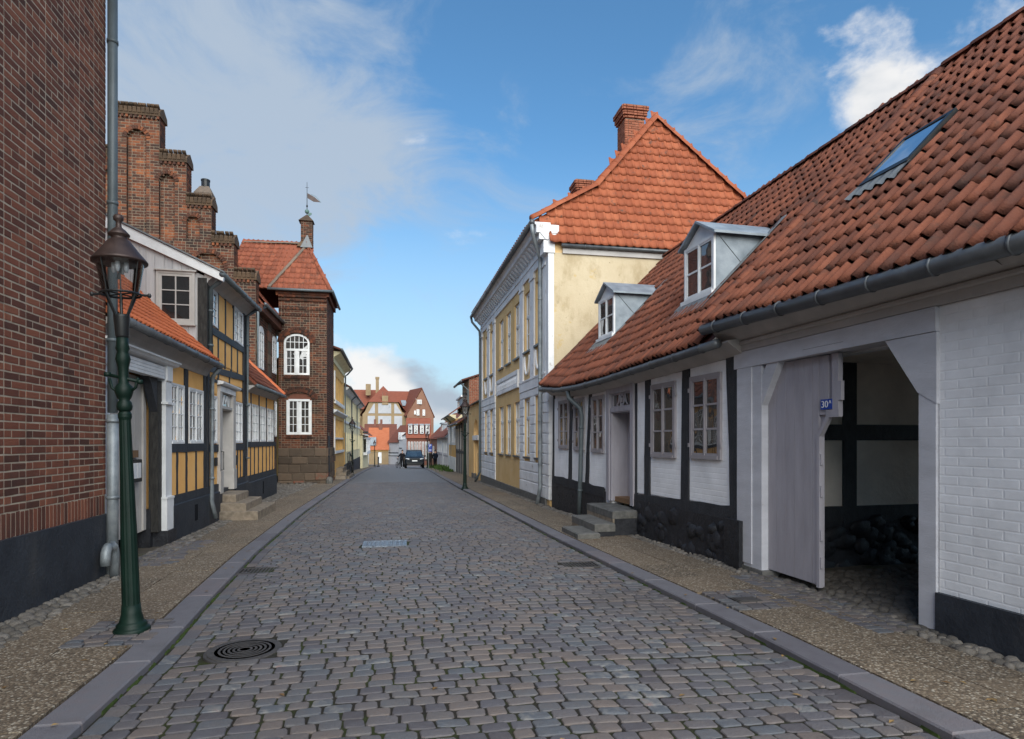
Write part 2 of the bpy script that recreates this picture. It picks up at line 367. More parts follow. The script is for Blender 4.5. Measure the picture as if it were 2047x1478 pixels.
M['ridge'] = surf('ridge_mortar', [(0, (.10, .085, .07)), (1, (.23, .17, .13))], ns=6, bump=.6, bs=30, rnd=.4)
M['roof_far'] = surf('far_tile_roof', [(0, (.15, .050, .032)), (1, (.26, .080, .047))], ns=1.6, stretch=(1, 1, 4), rnd=.2, bump=.4, bs=9)
M['roof_dark'] = surf('far_dark_roof', [(0, (.09, .035, .026)), (1, (.17, .06, .04))], ns=1.6, stretch=(1, 1, 4), rnd=.2)
M['roof_bright'] = surf('far_bright_roof', [(0, (.33, .095, .042)), (1, (.43, .145, .07))], ns=1.6, stretch=(1, 1, 4))
M['zinc'] = surf('zinc_sheet', [(0, (.17, .20, .23)), (1, (.34, .38, .42))], ns=2.6, con=2.6, rough=.5, spec=.5, bump=.15, metal=.25, dirt=[((.55, .58, .6), 18, .66, .74, .35, X1)])
M['gutter'] = surf('gutter_metal', [(0, (.075, .08, .088)), (1, (.15, .16, .17))], ns=5, rough=.45, spec=.5, metal=.35)
M['pipe'] = surf('zinc_pipe', [(0, (.15, .17, .185)), (1, (.30, .325, .34))], ns=5, con=3, rough=.5, spec=.5, metal=.3)
M['pipe_dark'] = surf('painted_pipe', (.095, .115, .125), ns=5, rough=.45, spec=.45)
M['lead'] = surf('lead_flashing', (.15, .16, .168), ns=6, con=3, rough=.55, spec=.4, bump=.4)
M['glass'] = glassmat('window_pane', (.008, .008, .009), (.055, .05, .046))
M['glass_c'] = glassmat('curtained_pane', (.02, .02, .02), (.20, .19, .18), ns=1.6)
M['glass_d'] = glassmat('dim_pane', (.008, .008, .009), (.05, .045, .04))
M['glass_sky'] = glassmat('coated_roof_pane', (.01, .01, .012), (.02, .02, .025), ior=60)
M['clear'] = clearglass('lantern_glass')
M['green'] = surf('green_enamel', [(0, (.002, .010, .007)), (1, (.005, .019, .013))], ns=5, rough=.5, spec=.25, rr=.08)
M['iron'] = surf('black_iron', (.012, .013, .014), ns=5, rough=.45, spec=.45)
M['castiron'] = surf('cast_iron', [(0, (.04, .036, .036)), (1, (.085, .078, .076))], ns=12, rough=.65, spec=.35, metal=.2)
M['copper'] = surf('brown_copper', [(0, (.030, .019, .017)), (1, (.075, .048, .042))], ns=7, rough=.5, spec=.5, metal=.4)
M['verdigris'] = surf('verdigris', (.10, .17, .15), ns=8, rough=.6)
M['galv'] = surf('galvanised_cover', [(0, (.09, .10, .12)), (1, (.30, .34, .40))], ns=26, con=3, rough=.4, metal=.5)
M['setts'] = surf('granite_setts', [(0, (.074, .064, .068)), (.22, (.105, .100, .112)), (.40, (.132, .117, .116)), (.58, (.150, .122, .110)), (.74, (.120, .112, .114)), (.88, (.098, .106, .122)), (.94, (.195, .188, .182)), (1, (.195, .105, .095))], rnd=.86, ns=14, con=2.2, bump=.6, bs=60, rough=.64, spec=.38, rr=.16,
    dirt=[((.085, .072, .068), .45, .48, .70, .5, (1, .4, 1)), ((.055, .050, .050), 3.2, .60, .74, .5, X1)])
M['joint'] = surf('mossy_joint', [(0, (.014, .012, .010)), (.6, (.028, .024, .019)), (1, (.05, .042, .033))], ns=30, bump=.8, bs=120, rough=.95, dirt=[((.035, .046, .009), 2.3, .46, .60, .85, X1)])
M['kerb'] = surf('granite_kerb', [(0, (.100, .092, .108)), (.6, (.145, .140, .155)), (1, (.165, .135, .142))], rnd=.6, ns=10, bump=.4, bs=80, rough=.7, spec=.35, dirt=[((.09, .085, .09), 2.4, .5, .75, .5, X1)])
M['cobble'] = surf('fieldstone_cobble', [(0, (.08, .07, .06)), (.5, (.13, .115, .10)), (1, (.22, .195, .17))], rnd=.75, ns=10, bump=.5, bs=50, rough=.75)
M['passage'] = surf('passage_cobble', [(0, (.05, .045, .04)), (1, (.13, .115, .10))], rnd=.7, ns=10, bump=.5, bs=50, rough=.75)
M['earth'] = surf('earth', [(0, (.06, .05, .04)), (1, (.13, .11, .085))], ns=9, bump=.6, bs=40, dirt=[((.045, .065, .015), 2.0, .55, .7, .7, X1)])
M['moss'] = surf('moss', [(0, (.020, .035, .006)), (1, (.06, .095, .016))], ns=30, bump=.9, bs=90, rough=.95)
M['grass'] = surf('weeds', [(0, (.025, .055, .010)), (1, (.075, .13, .03))], ns=4, rnd=.6)
def aggregate():
    m, t = newmat('exposed_aggregate'); n = NT(t)
    v = n.n('ShaderNodeTexVoronoi'); n.set(v, 'Vector', n.pos()); v.inputs['Scale'].default_value = 62
    sp = n.n('ShaderNodeSeparateColor'); t.links.new(v.outputs['Color'], sp.inputs[0])
    col = n.ramp(sp.outputs[0], [(0, (.055, .040, .029)), (.3, (.125, .092, .063)), (.6, (.19, .142, .098)), (.85, (.30, .245, .18)), (1, (.50, .45, .37))])
    col = n.mix(n.m('MULTIPLY', n.ss(v.outputs['Distance'], .35, .75), .75), col, (.06, .048, .036))
    col = n.mix(n.m('MULTIPLY', n.ss(n.noise(.9, 6), .45, .75), .35), col, (.11, .085, .065))
    col = n.mix(n.m('MULTIPLY', n.rnd(), .22), col, (.30, .22, .15))
    b = n.n('ShaderNodeBsdfPrincipled'); n.set(b, 'Base Color', col); n.set(b, 'Roughness', .8); n.set(b, 'Specular IOR Level', .3)
    bp = n.n('ShaderNodeBump'); n.set(bp, 'Height', n.m('SUBTRACT', 1.0, v.outputs['Distance'])); bp.inputs['Strength'].default_value = .5; bp.inputs['Distance'].default_value = .006
    t.links.new(bp.outputs[0], b.inputs['Normal']); o = n.n('ShaderNodeOutputMaterial'); t.links.new(b.outputs[0], o.inputs[0]); return m
M['slab'] = aggregate()
def farsetts():
    m, t = newmat('far_setts'); n = NT(t)
    br = n.n('ShaderNodeTexBrick'); n.set(br, 'Vector', n.pos()); br.inputs['Scale'].default_value = 1; br.inputs['Brick Width'].default_value = .18; br.inputs['Row Height'].default_value = .118
    br.inputs['Mortar Size'].default_value = .006; br.inputs['Color1'].default_value = (.120, .117, .128, 1); br.inputs['Color2'].default_value = (.185, .170, .170, 1); br.inputs['Mortar'].default_value = (.05, .05, .04, 1)
    col = n.mix(n.m('MULTIPLY', n.ss(n.noise(.8, 6), .45, .7), .35), br.outputs[0], (.10, .098, .11))
    b = n.n('ShaderNodeBsdfPrincipled'); n.set(b, 'Base Color', col); n.set(b, 'Roughness', .62); n.set(b, 'Specular IOR Level', .4)
    bp = n.n('ShaderNodeBump'); n.set(bp, 'Height', n.m('SUBTRACT', 1.0, br.outputs['Fac'])); bp.inputs['Strength'].default_value = .8; bp.inputs['Distance'].default_value = .01
    t.links.new(bp.outputs[0], b.inputs['Normal']); o = n.n('ShaderNodeOutputMaterial'); t.links.new(b.outputs[0], o.inputs[0]); return m
M['far_setts'] = farsetts()
def flat(name, c, rough=.6, spec=.4): return surf(name, [(0, tuple(x*.95 for x in c)), (1, c)], rough=rough, spec=spec, rr=.03)
M['sign_blue'] = flat('sign_blue', (.012, .055, .32), .35); M['sign_white'] = flat('sign_white', (.8, .8, .8), .4)
M['car_paint'] = surf('dark_blue_car_paint', (.003, .007, .014), rough=.28, spec=.3, coat=.2, rr=.03); M['car_glass'] = glassmat('car_glass', (.01, .02, .03), (.03, .05, .07))
M['rubber'] = flat('rubber', (.012, .012, .013), .8); M['chrome'] = flat('bright_metal', (.55, .56, .58), .25, .6); M['lamp_lens'] = flat('lamp_lens', (.55, .58, .62), .15, .6)
M['skin'] = flat('skin', (.52, .31, .22), .6); M['cloth_black'] = flat('black_cloth', (.012, .012, .015), .9, .1); M['cloth_dark'] = flat('dark_cloth', (.028, .026, .026), .9, .1); M['cloth_navy'] = flat('navy_cloth', (.014, .02, .034), .9, .1); M['hair'] = flat('dark_hair', (.02, .014, .01), .7); M['shoe'] = flat('pale_shoe', (.5, .5, .5), .7)
M['wood'] = surf('brown_wood', (.22, .13, .07), ns=4, stretch=(1, 6, 1), bump=.3)
M['far_white'] = surf('far_white_wall', (.40, .40, .42), ns=.6); M['far_tan'] = surf('far_tan_brick', [(0, (.23, .16, .09)), (1, (.31, .225, .13))], ns=.8, nd=8); M['far_red'] = surf('far_red_brick', [(0, (.19, .095, .062)), (1, (.27, .145, .095))], ns=.8, nd=8)
M['far_brown'] = surf('far_brown_brick', [(0, (.13, .055, .04)), (1, (.23, .10, .07))], ns=.8, nd=8)

# ================================================================== ground, road, kerbs, pavements
def strip(fl, fr, zf, vs, nu=2):
    """sheet between u=fl(v) and u=fr(v)"""
    b = MB()
    for v in vs:
        for k in range(nu+1):
            u = fl(v)+(fr(v)-fl(v))*k/nu; b.v.append((u, v, zf(u, v)))
    for i in range(len(vs)-1):
        for k in range(nu):
            a = i*(nu+1)+k; b.f.append((a, a+1, a+nu+2, a+nu+1))
    return b
vv = [-8, -4, 0, 2, 4, 6, 8, 10, 12.5, 15, 18, 21, 24, 27, 30, 34, 38, 43, 48, 54, 60, 66, 72, 79, 86, 93, 100, 108, 116, 125]
g = strip(lambda v: -900, lambda v: 900, lambda u, v: gz(min(v, 130))-.35, [-900, -300, -100, -40]+vv+[135, 160, 220, 400, 900], 12).build('ground', M['earth']); tag(g, kind='structure')
road = strip(UL, UR, lambda u, v: zroad(u, v)-.0085, [-5+.5*i for i in range(70)]+[30.0], 10).build('road', M['joint'], smooth=True); tag(road, kind='structure')
fr_ = strip(UL, UR, lambda u, v: zroad(u, v)-.004, [30.0]+[32, 34, 38, 43, 48, 54, 60, 66, 72, 79, 86, 93], 8).build('far_road', M['far_setts'], smooth=True); tag(fr_, kind='structure')
fr2 = strip(lambda v: -9, lambda v: 24, lambda u, v: gz(v)+.01, [93, 98, 104, 110, 118], 4).build('cross_street', M['far_setts'], smooth=True); tag(fr2, kind='structure')

def sett_tmpl(k):
    b = MB(); lo = []
    for sx, sy in ((-1, -1), (1, -1), (1, 1), (-1, 1)):     # a hand-cut stone: worn corners, no two sides parallel
        jx, jy = U(-.04, .04), U(-.06, .06); cx_, cy_ = U(.05, .13), U(.10, .24)
        p, q = (sx*.5+jx, sy*.5+jy-sy*cy_), (sx*.5+jx-sx*cx_, sy*.5+jy)
        lo += [p, q] if sx*sy > 0 else [q, p]
    n = len(lo)
    def ring(s, sy, z): return [(x*s, y*sy, z) for x, y in lo]
    vs = ring(1, 1, -.03)+ring(.985, .97, -.005)+ring(.93, .88, 0)+ring(.5, .45, .0025)
    fs = [(a*n+i, a*n+(i+1) % n, (a+1)*n+(i+1) % n, (a+1)*n+i) for a in range(3) for i in range(n)]+[tuple(range(3*n, 4*n))]
    b.raw(vs, fs); return template(b, 'sett')
tm = [sett_tmpl(k) for k in range(8)]
covers = [(-1.14, 5.28, .27, 'r'), (-.1, 10.42, .345, 's'), (-1.72, 8.72, .22, 's'), (2.55, 8.25, .22, 's')]
def covered(u, v):
    for cu, cv, r, k in covers:
        if k == 'r' and math.hypot((u-cu)*.82, v-cv) < r+.022: return True
        if k == 's' and abs(u-cu) < r+.02 and abs(v-cv) < r*.8+.015: return True
    return False
items = []
def put_sett(u, v, a, b, rz):
    z = zroad(u, v)+U(-.0022, .0025); dzu = (zroad(u+.1, v)-zroad(u-.1, v))/.2; dzv = (gz(v+.1)-gz(v-.1))/.2
    items.append((rng.randrange(8), trs(u, v, z, a, b, 1, rotm(math.atan(dzv)+U(-.018, .018), -math.atan(dzu)+U(-.014, .014), rz))))
v = 2.2
while v < 30:
    d = U(.108, .124); u = UL(v)+.152; first = U(.09, .2); tilt = U(-.012, .012)
    while u < UR(v)-.19:
        w = first or U(.125, .200); first = 0; uu = u+w/2
        vw = v+.030*math.sin(uu*1.9+v*.21)+tilt*uu*.5
        if not covered(uu, vw): put_sett(uu, vw, w-.011, d-.010+U(-.006, .004), U(-.03, .03))
        u += w
    v += d
for side in (0, 1):
    v = 2.2
    while v < 30:
        w = U(.17, .25); u = UL(v)+.082 if side == 0 else UR(v)-.095
        if not covered(u, v): put_sett(u, v+w/2, w-.014, .128, PI/2+U(-.03, .03))
        v += w
pieces('sett', road, tm, items, M['setts'])

# moss along the kerb feet and in wide joints
b = MB()
for side in (0, 1):
    v = 3.0
    while v < 24:
        if rng.random() < .62:
            l = U(.05, .28); u = (UL(v)+U(-.004, .012)) if side == 0 else (UR(v)-U(-.004, .014)); w = U(.008, .022)
            z = gz(v)
            b.hexa([(u-w, v, z-.02), (u+w, v, z-.02), (u+w, v+l, z-.02), (u-w, v+l, z-.02)], [(u-w*.3, v+.02, z+U(.004, .014)), (u+w*.3, v+.02, z+.004), (u+w*.3, v+l-.02, z+.004), (u-w*.3, v+l-.02, z+U(.004, .014))])
        v += U(.06, .3)
tag(b.build('moss', M['moss']), kind='stuff')

KH = .052
kerb = {}
for side, nm in ((0, 'kerb'), (1, 'kerb')):
    e = UL if side == 0 else UR; sg = -1 if side == 0 else 1
    base = strip((lambda v: e(v)-KW) if side == 0 else e, e if side == 0 else (lambda v: e(v)+KW), lambda u, v: gz(v)-.05, vv[1:26], 1).build(nm, M['joint']); tag(base, kind='structure')
    v = 2.0; k = 0; nk = 0
    while v < 96:
        l = U(.85, 1.25) if v < 40 else U(2.2, 2.8); a, c = v+.006, v+l-.006
        ch = .012
        def P(vx, t, z): return (e(vx)+sg*t*KW, vx, gz(vx)+z)
        i0, i1 = 0.0, 1.0
        bb = [P(a, i0, -.12), P(a, i1, -.12), P(c, i1, -.12), P(c, i0, -.12)]; md = [P(a, i0, KH-ch), P(a, i1, KH-ch), P(c, i1, KH-ch), P(c, i0, KH-ch)]; tp = [P(a+ch, .045, KH), P(a+ch, .955, KH), P(c-ch, .955, KH), P(c-ch, .045, KH)]
        m_ = MB(); q = bb+md+tp
        fs = [(i+4*r, (i+1) % 4+4*r, (i+1) % 4+4*r+4, i+4*r+4) for r in range(2) for i in range(4)]+[(8, 9, 10, 11)]
        if side == 0: fs = [tuple(reversed(f)) for f in fs]
        m_.raw(q, fs); m_.build('kerb_stone', M['kerb'], base); v += l

FL = lambda v: interp([(-6, -3.5), (8.6, -3.5), (8.7, -3.6), (13.5, -3.66), (18, -3.85), (22.9, -3.95), (23, -5.1), (29.5, -5.1), (29.6, -2.9), (41, -2.9), (64, -3.0), (64.1, -2.75), (80, -2.75), (130, -3.2)], v)
FR = lambda v: interp([(-6, 4.85), (2.6, 4.62), (7, 4.46), (15.9, 4.08), (16.3, 4.14), (29, 4.14), (29.2, 4.3), (36.3, 4.45), (45, 4.5), (54, 4.78), (64, 4.65), (75, 6.5), (130, 9)], v)
for side in (0, 1):
    e = UL if side == 0 else UR
    f0 = (lambda v: -7.5) if side == 0 else (lambda v: UR(v)+KW); f1 = (lambda v: UL(v)-KW) if side == 0 else (lambda v: 11.0)
    pv = strip(f0, f1, lambda u, v: gz(v)+.030, vv[1:27], 2).build('pavement', M['slab'] if False else M['earth']); tag(pv, kind='structure')
    far = strip((lambda v: FL(v)-.3) if side == 0 else f0, f1 if side == 0 else (lambda v: FR(v)+.3), lambda u, v: gz(v)+.050, [30, 34, 38, 43, 48, 54, 60, 66, 72, 79, 86, 93], 1).build('far_pavement', M['slab']); tag(far, kind='structure')
    v = 1.6
    while v < 30:
        l = .78; a, c = v+.004, v+l-.004
        for q in range(2):
            # two rows of slabs between the kerb and the cobbled edge strip
            def E(vx, t):
                k0 = (UL(vx)-KW-.008) if side == 0 else (UR(vx)+KW+.008)
                k1 = max(k0-1.02, FL(vx)+.18) if side == 0 else (FR(vx)-(.20 if vx > 6.9 else .24))
                return k0+(k1-k0)*t
            off = .39 if q else 0
            aa, cc = a+off, c+off; t0, t1 = (.004, .497) if q == 0 else (.503, .996)
            if side == 0 and q == 0 and 5.55 < (aa+cc)/2 < 6.25: continue
            if side == 1 and q == 0 and 5.55 < (aa+cc)/2 < 6.25: continue
            h = .054+U(-.002, .002)
            lo = [(E(aa, t0), aa, gz(aa)), (E(aa, t1), aa, gz(aa)), (E(cc, t1), cc, gz(cc)), (E(cc, t0), cc, gz(cc))]
            if side == 0: lo = [lo[1], lo[0], lo[3], lo[2]]
            m_ = MB(); m_.hexa(lo, [(x, y, z+h) for x, y, z in lo]); m_.build('paving_slab', M['slab'], pv)
        v += l
    # cobbles along the house fronts
    def cob(k):
        b = MB(); n = 7; vs = []
        for i in range(n):
            a = 2*PI*i/n; r = .5*U(.86, 1.1); vs.append((r*math.cos(a), r*math.sin(a)))
        q = [(x, y, -.5) for x, y in vs]+[(x*.93, y*.93, .1) for x, y in vs]+[(x*.6, y*.6, .42) for x, y in vs]+[(0, 0, .5)]
        fs = [(r*n+i, r*n+(i+1) % n, (r+1)*n+(i+1) % n, (r+1)*n+i) for r in range(2) for i in range(n)]+[(2*n+i, 2*n+(i+1) % n, 3*n) for i in range(n)]
        b.raw(q, fs); return template(b, 'cobble')
    ct = [cob(k) for k in range(6)]; items = []
    v = 2.5
    while v < 30:
        if side == 0: x0, x1 = FL(v)+.02, max(UL(v)-KW-1.05, FL(v)+.17)
        else: x0, x1 = FR(v)-(.19 if v > 6.9 else .23), FR(v)-.02
        u = x0
        while u < x1:
            s_ = U(.085, .14)
            items.append((rng.randrange(6), trs(u+s_/2, v+U(-.02, .02), gz(v)+.034+U(0, .012), s_*1.04, s_*U(.85, 1.15), .06, rotm(0, 0, U(0, 6)))))
            u += s_
        v += .105
    if side == 0:       # yard of setts before the left gateway
        pass
    pieces('cobble', pv, ct, items, M['cobble'], smooth=True)
    items = []
    if side == 1:       # cobbled floor of the right gate passage
        v = 4.45
        while v < 7.0:
            u = 4.5
            while u < 9.6:
                s_ = U(.10, .17); items.append((rng.randrange(6), trs(u+s_/2, v+U(-.02, .02), gz(v)+.034+U(0, .014), s_*1.04, s_*U(.85, 1.1), .06, rotm(0, 0, U(0, 6))))); u += s_
            v += .12
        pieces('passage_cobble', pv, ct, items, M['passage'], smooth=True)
    # paved patches of setts: round the lamp, in front of the gateways
    items = []
    def patch(u0, u1, v0, v1):
        v = v0
        while v < v1:
            u = u0
            while u < u1:
                w = U(.13, .19); items.append((rng.randrange(8), trs(u+w/2, v+.05, gz(v)+.058+U(-.003, .003), w-.012, .098, 1, rotm(U(-.03, .03), U(-.03, .03), U(-.04, .04))))); u += w
            v += .11
    if side == 0: patch(-2.60, -2.09, 5.52, 6.24); patch(-3.55, -3.05, 9.1, 11.3)
    else: patch(3.30, 3.86, 5.52, 6.24); patch(4.05, 4.5, 4.6, 7.0)
    pieces('sett', pv, tm, items, M['setts'])

# ------------------------------------------------------------------ covers and gratings in the road
t = thing('manhole_cover', 'round cast iron manhole cover with ring pattern among the setts at the near left', 'manhole cover', (-1.14, 5.28, zroad(-1.14, 5.28)+.003))
MB().lathe([(.30, -.03), (.30, -.004), (.277, -.003), (.275, .004), (.25, .005), (.245, .004), (.23, .004)], 32).build('frame', M['castiron'], t)
b = MB().lathe([(.225, -.02), (.225, .004)], 32)
for r in (.04, .075, .11, .145, .18): b.lathe([(r, .0035), (r, .0062), (r+.018, .0062), (r+.018, .0035)], 32)
b.build('lid', M['castiron'], t)
t = thing('access_cover', 'square galvanised access cover set flush in the middle of the road', 'manhole cover', (-.1, 10.42, zroad(-.1, 10.42)), -.02)
b = MB()
for x0, x1, y0, y1 in ((-.35, .35, -.28, -.25), (-.35, .35, .25, .28), (-.35, -.32, -.25, .25), (.32, .35, -.25, .25)): b.box(x0, x1, y0, y1, -.02, .012)
b.build('frame', M['galv'], t)
b = MB().box(-.318, .318, -.248, .248, -.03, .004)
for i in range(9):
    for j in range(7): b.lathe([(.022, .004), (.022, .010), (.012, .011)], 8, (-.27+i*.0675, -.2+j*.067, 0))
b.build('lid', M['galv'], t)
for k, (u, v, lab) in enumerate(((-1.72, 8.72, 'rusty drain grating by the left kerb'), (2.55, 8.25, 'rusty drain grating by the right kerb'))):
    t = thing('drain_grating', lab, 'drain', (u, v, zroad(u, v)-.004), 0, 'drain gratings')
    b = MB()
    for x0, x1, y0, y1 in ((-.24, .24, -.19, -.16), (-.24, .24, .16, .19), (-.24, -.21, -.16, .16), (.21, .24, -.16, .16)): b.box(x0, x1, y0, y1, -.03, .006)
    b.build('frame', M['castiron'], t); b = MB()
    for i in range(9): b.box(-.19+i*.0445, -.165+i*.0445, -.158, .158, -.03, .002)
    b.build('grate', M['castiron'], t)
t = thing('valve_cover', 'small rusty valve cover in a patch of setts on the right pavement', 'manhole cover', (3.58, 5.85, gz(5.85)+.058))
MB().box(-.13, .13, -.09, .09, -.03, .010).build('frame', M['castiron'], t); MB().box(-.11, .11, -.07, .07, .0, .014).build('lid', M['castiron'], t)

b = MB()
for k in range(70):
    v = 3.2+11*rng.random()**1.5; side = rng.random()
    u = (UL(v)-U(.0, 1.4)) if side < .35 else (UR(v)+U(-.2, 1.2)) if side < .75 else U(UL(v), UR(v))
    z = (zroad(u, v)+.006) if UL(v) < u < UR(v) else gz(v)+.062
    a = U(0, 6.3); l, w_ = U(.018, .035), U(.010, .018); ca, sa = math.cos(a), math.sin(a)
    b.raw([(u+ca*l, v+sa*l, z), (u-sa*w_, v+ca*w_, z+.006), (u-ca*l, v-sa*l, z+.003), (u+sa*w_, v-ca*w_, z+.007)], [(0, 1, 2, 3)])
tag(b.build('fallen_leaves', surf('dry_leaf', [(0, (.10, .05, .02)), (1, (.30, .20, .08))], rnd=.9)), kind='stuff')

# ================================================================== builders for the houses
def brick_tmpl(k):
    b = MB(); c, e = .03, .06
    j = [U(-.012, .012) for _ in range(8)]
    q = [(-.5, .6, -.5), (.5, .6, -.5), (.5, .6, .5), (-.5, .6, .5), (-.5+j[0], -.6, -.5+j[1]*3), (.5+j[2], -.6, -.5+j[3]*3), (.5+j[4], -.6, .5+j[5]*3), (-.5+j[6], -.6, .5+j[7]*3),
         (-.5+c, -1, -.5+e*1.6), (.5-c, -1, -.5+e*1.6), (.5-c, -1, .5-e*1.6), (-.5+c, -1, .5-e*1.6)]
    fs = [(i+4*r, (i+1) % 4+4*r, (i+1) % 4+4*r+4, i+4*r+4) for r in range(2) for i in range(4)]+[(8, 9, 10, 11)]
    b.raw(q, fs); return template(b, 'brick')
BT = [brick_tmpl(k) for k in range(5)]
def subtract(spans, holes):
    for a, b in holes:
        out = []
        for x, y in spans:
            if b <= x or a >= y: out.append((x, y)); continue
            if a-x > .02: out.append((x, a))
            if y-b > .02: out.append((b, y))
        spans = out
    return spans
def brick_items(spans_fn, z0, z1, course, ln=.24, hd=.115, mo=.012, proud=.012, X=None, off0=0.0):
    it = []; n = int(round((z1-z0)/course)); X = np.eye(4) if X is None else X
    for r in range(n):
        zc = z0+(r+.5)*course; h = course-mo
        for xa, xb in spans_fn(zc):
            x = xa; k = r % 2; first = True
            while x < xb-.015:
                l = ln if k % 2 else hd
                if first and r % 2: l = hd*.5+.06
                first = False
                if xb-(x+l) < .05: l = xb-x
                w = max(.02, l-mo)
                it.append((rng.randrange(5), X @ trs(x+l/2, 0, zc, w, proud*U(.7, 1.15), h*U(.93, 1.0), rotm(0, U(-.006, .006), U(-.02, .02)))))
                x += l; k += 1
    return it
def wall_holes(x0, x1, z0, z1, holes, y=0.0, depth=.12, mb=None):
    """wall face with rectangular openings and their reveals"""
    b = mb or MB(); xs = sorted({x0, x1, *[h[0] for h in holes], *[h[1] for h in holes]}); zs = sorted({z0, z1, *[h[2] for h in holes], *[h[3] for h in holes]})
    for xa, xb in zip(xs, xs[1:]):
        for za, zb in zip(zs, zs[1:]):
            cx, cz = (xa+xb)/2, (za+zb)/2
            if any(h[0] < cx < h[1] and h[2] < cz < h[3] for h in holes): continue
            b.poly([(xa, y, za), (xb, y, za), (xb, y, zb), (xa, y, zb)])
    for a, c, p, q in holes:
        d = y+depth
        b.poly([(a, y, p), (a, d, p), (a, d, q), (a, y, q)][::-1]); b.poly([(c, y, p), (c, y, q), (c, d, q), (c, d, p)][::-1])
        b.poly([(a, y, p), (c, y, p), (c, d, p), (a, d, p)]); b.poly([(a, y, q), (a, d, q), (c, d, q), (c, y, q)])
    return b
def window(root, x0, x1, z0, z1, cols, rows, leaves=2, fm=None, gm=None, y=0.0, fw=.045, bar=.018, transom=None, depth=.045, name='window', sub=False, mat_bar=None):
    """casement window; glass panes are separate pieces"""
    fm = fm or M['white']; gm = gm or M['glass']; b = MB(); yf = y-.012; yb = y+depth
    b.box(x0, x0+fw, yf, yb, z0, z1); b.box(x1-fw, x1, yf, yb, z0, z1); b.box(x0+fw, x1-fw, yf, yb, z1-fw, z1); b.box(x0+fw, x1-fw, yf-.012, yb, z0, z0+fw)
    zs = [(z0+fw, z1-fw)]
    if transom:
        b.box(x0+fw, x1-fw, yf-.006, yb, transom-.03, transom+.03); zs = [(z0+fw, transom-.03), (transom+.03, z1-fw)]
    lw = (x1-x0-2*fw)/leaves; panes = []
    for k in range(leaves):
        a = x0+fw+k*lw; c = a+lw; s = .022
        for zi, (za, zb) in enumerate(zs):
            if k: b.box(a-.016, a+.016, yf-.004, yb, za, zb)
            b.box(a, a+s+.012, yf+.008, yb, za, zb); b.box(c-s-.012, c, yf+.008, yb, za, zb); b.box(a+s, c-s, yf+.0085, yb, za, za+s+.008); b.box(a+s, c-s, yf+.0085, yb, zb-s-.008, zb)
            r_ = rows if not transom else (rows[zi])
            ia, ic, ja, jb = a+s+.012, c-s-.012, za+s+.008, zb-s-.008; pw = (ic-ia)/cols; ph = (jb-ja)/r_
            for i in range(1, cols): b.box(ia+i*pw-bar/2, ia+i*pw+bar/2, yf+.012, yb-.012, ja, jb)
            for j in range(1, r_): b.box(ia, ic, yf+.0125, yb-.0125, ja+j*ph-bar/2, ja+j*ph+bar/2)
            for i in range(cols):
                for j in range(r_): panes.append((ia+i*pw, ia+(i+1)*pw, ja+j*ph, ja+(j+1)*ph))
    w = b.build(name, fm, root)
    for a, c, p, q in panes:
        t1, t2 = U(-.0035, .0035), U(-.003, .003); yp = yf+.026
        m_ = MB(); m_.slab([(a, yp-t1-t2, p), (c, yp+t1-t2, p), (c, yp+t1+t2, q), (a, yp-t1+t2, q)], (0, .006, 0)); m_.build('pane', gm, root if sub else w)
    return w
def panel(root, x0, x1, z0, z1, mat, y=0.0, d=.004, name='panel', amp=.006):
    b = MB(); n = 5
    vs = []
    for i in range(n+1):
        for j in range(n+1):
            e = 0 if i in (0, n) or j in (0, n) else U(-amp, amp)*.6
            vs.append((x0+(x1-x0)*i/n, y-d+e, z0+(z1-z0)*j/n))
    b.raw(vs, [(i*(n+1)+j, (i+1)*(n+1)+j, (i+1)*(n+1)+j+1, i*(n+1)+j+1) for i in range(n) for j in range(n)])
    for a, c, nm in ((x0, x1, 0),): b.box(a, c, y-d+.008, y+.03, z0, z1)
    return b.build(name, mat, root, True)
def timber(root, a, b_, w, d=.018, mat=None, amp=.008, name='timber', y=0.0): return MB().wob(a, b_, w, d, amp=amp, y0=y).build(name, mat or M['black'], root)
def pantile(w, L, n=9, roll=.036, lift0=.019, pan=.008):
    b = MB(); vs = []; xs = [q*w for q in (0, .08, .17, .26, .36, .47, .65, .86, 1.06)]
    pf = lambda x: roll*(max(0, math.cos(PI*(x/w-.17)/.40))**.7) if x/w < .37 else (roll*.45*max(0, (x/w-.88)/.18)-pan*math.sin(PI*(x/w-.37)/.55))
    for r, (yy, lift) in enumerate(((0, lift0), (L*.5, lift0*.5), (L*1.12, .0))):
        vs += [(x, yy, pf(x)+lift) for x in xs]
    lip = [(x, .004, pf(x)+.001) for x in xs]; vs += lip
    fs = [(r*n+i, r*n+i+1, (r+1)*n+i+1, (r+1)*n+i) for r in range(2) for i in range(n-1)]+[(3*n+i, 3*n+i+1, i+1, i) for i in range(n-1)]
    fs += [(3*n, 0, n), (3*n+n-1, 2*n-1, n-1)]
    b.raw(vs, fs); return template(b, 'roof_tile')
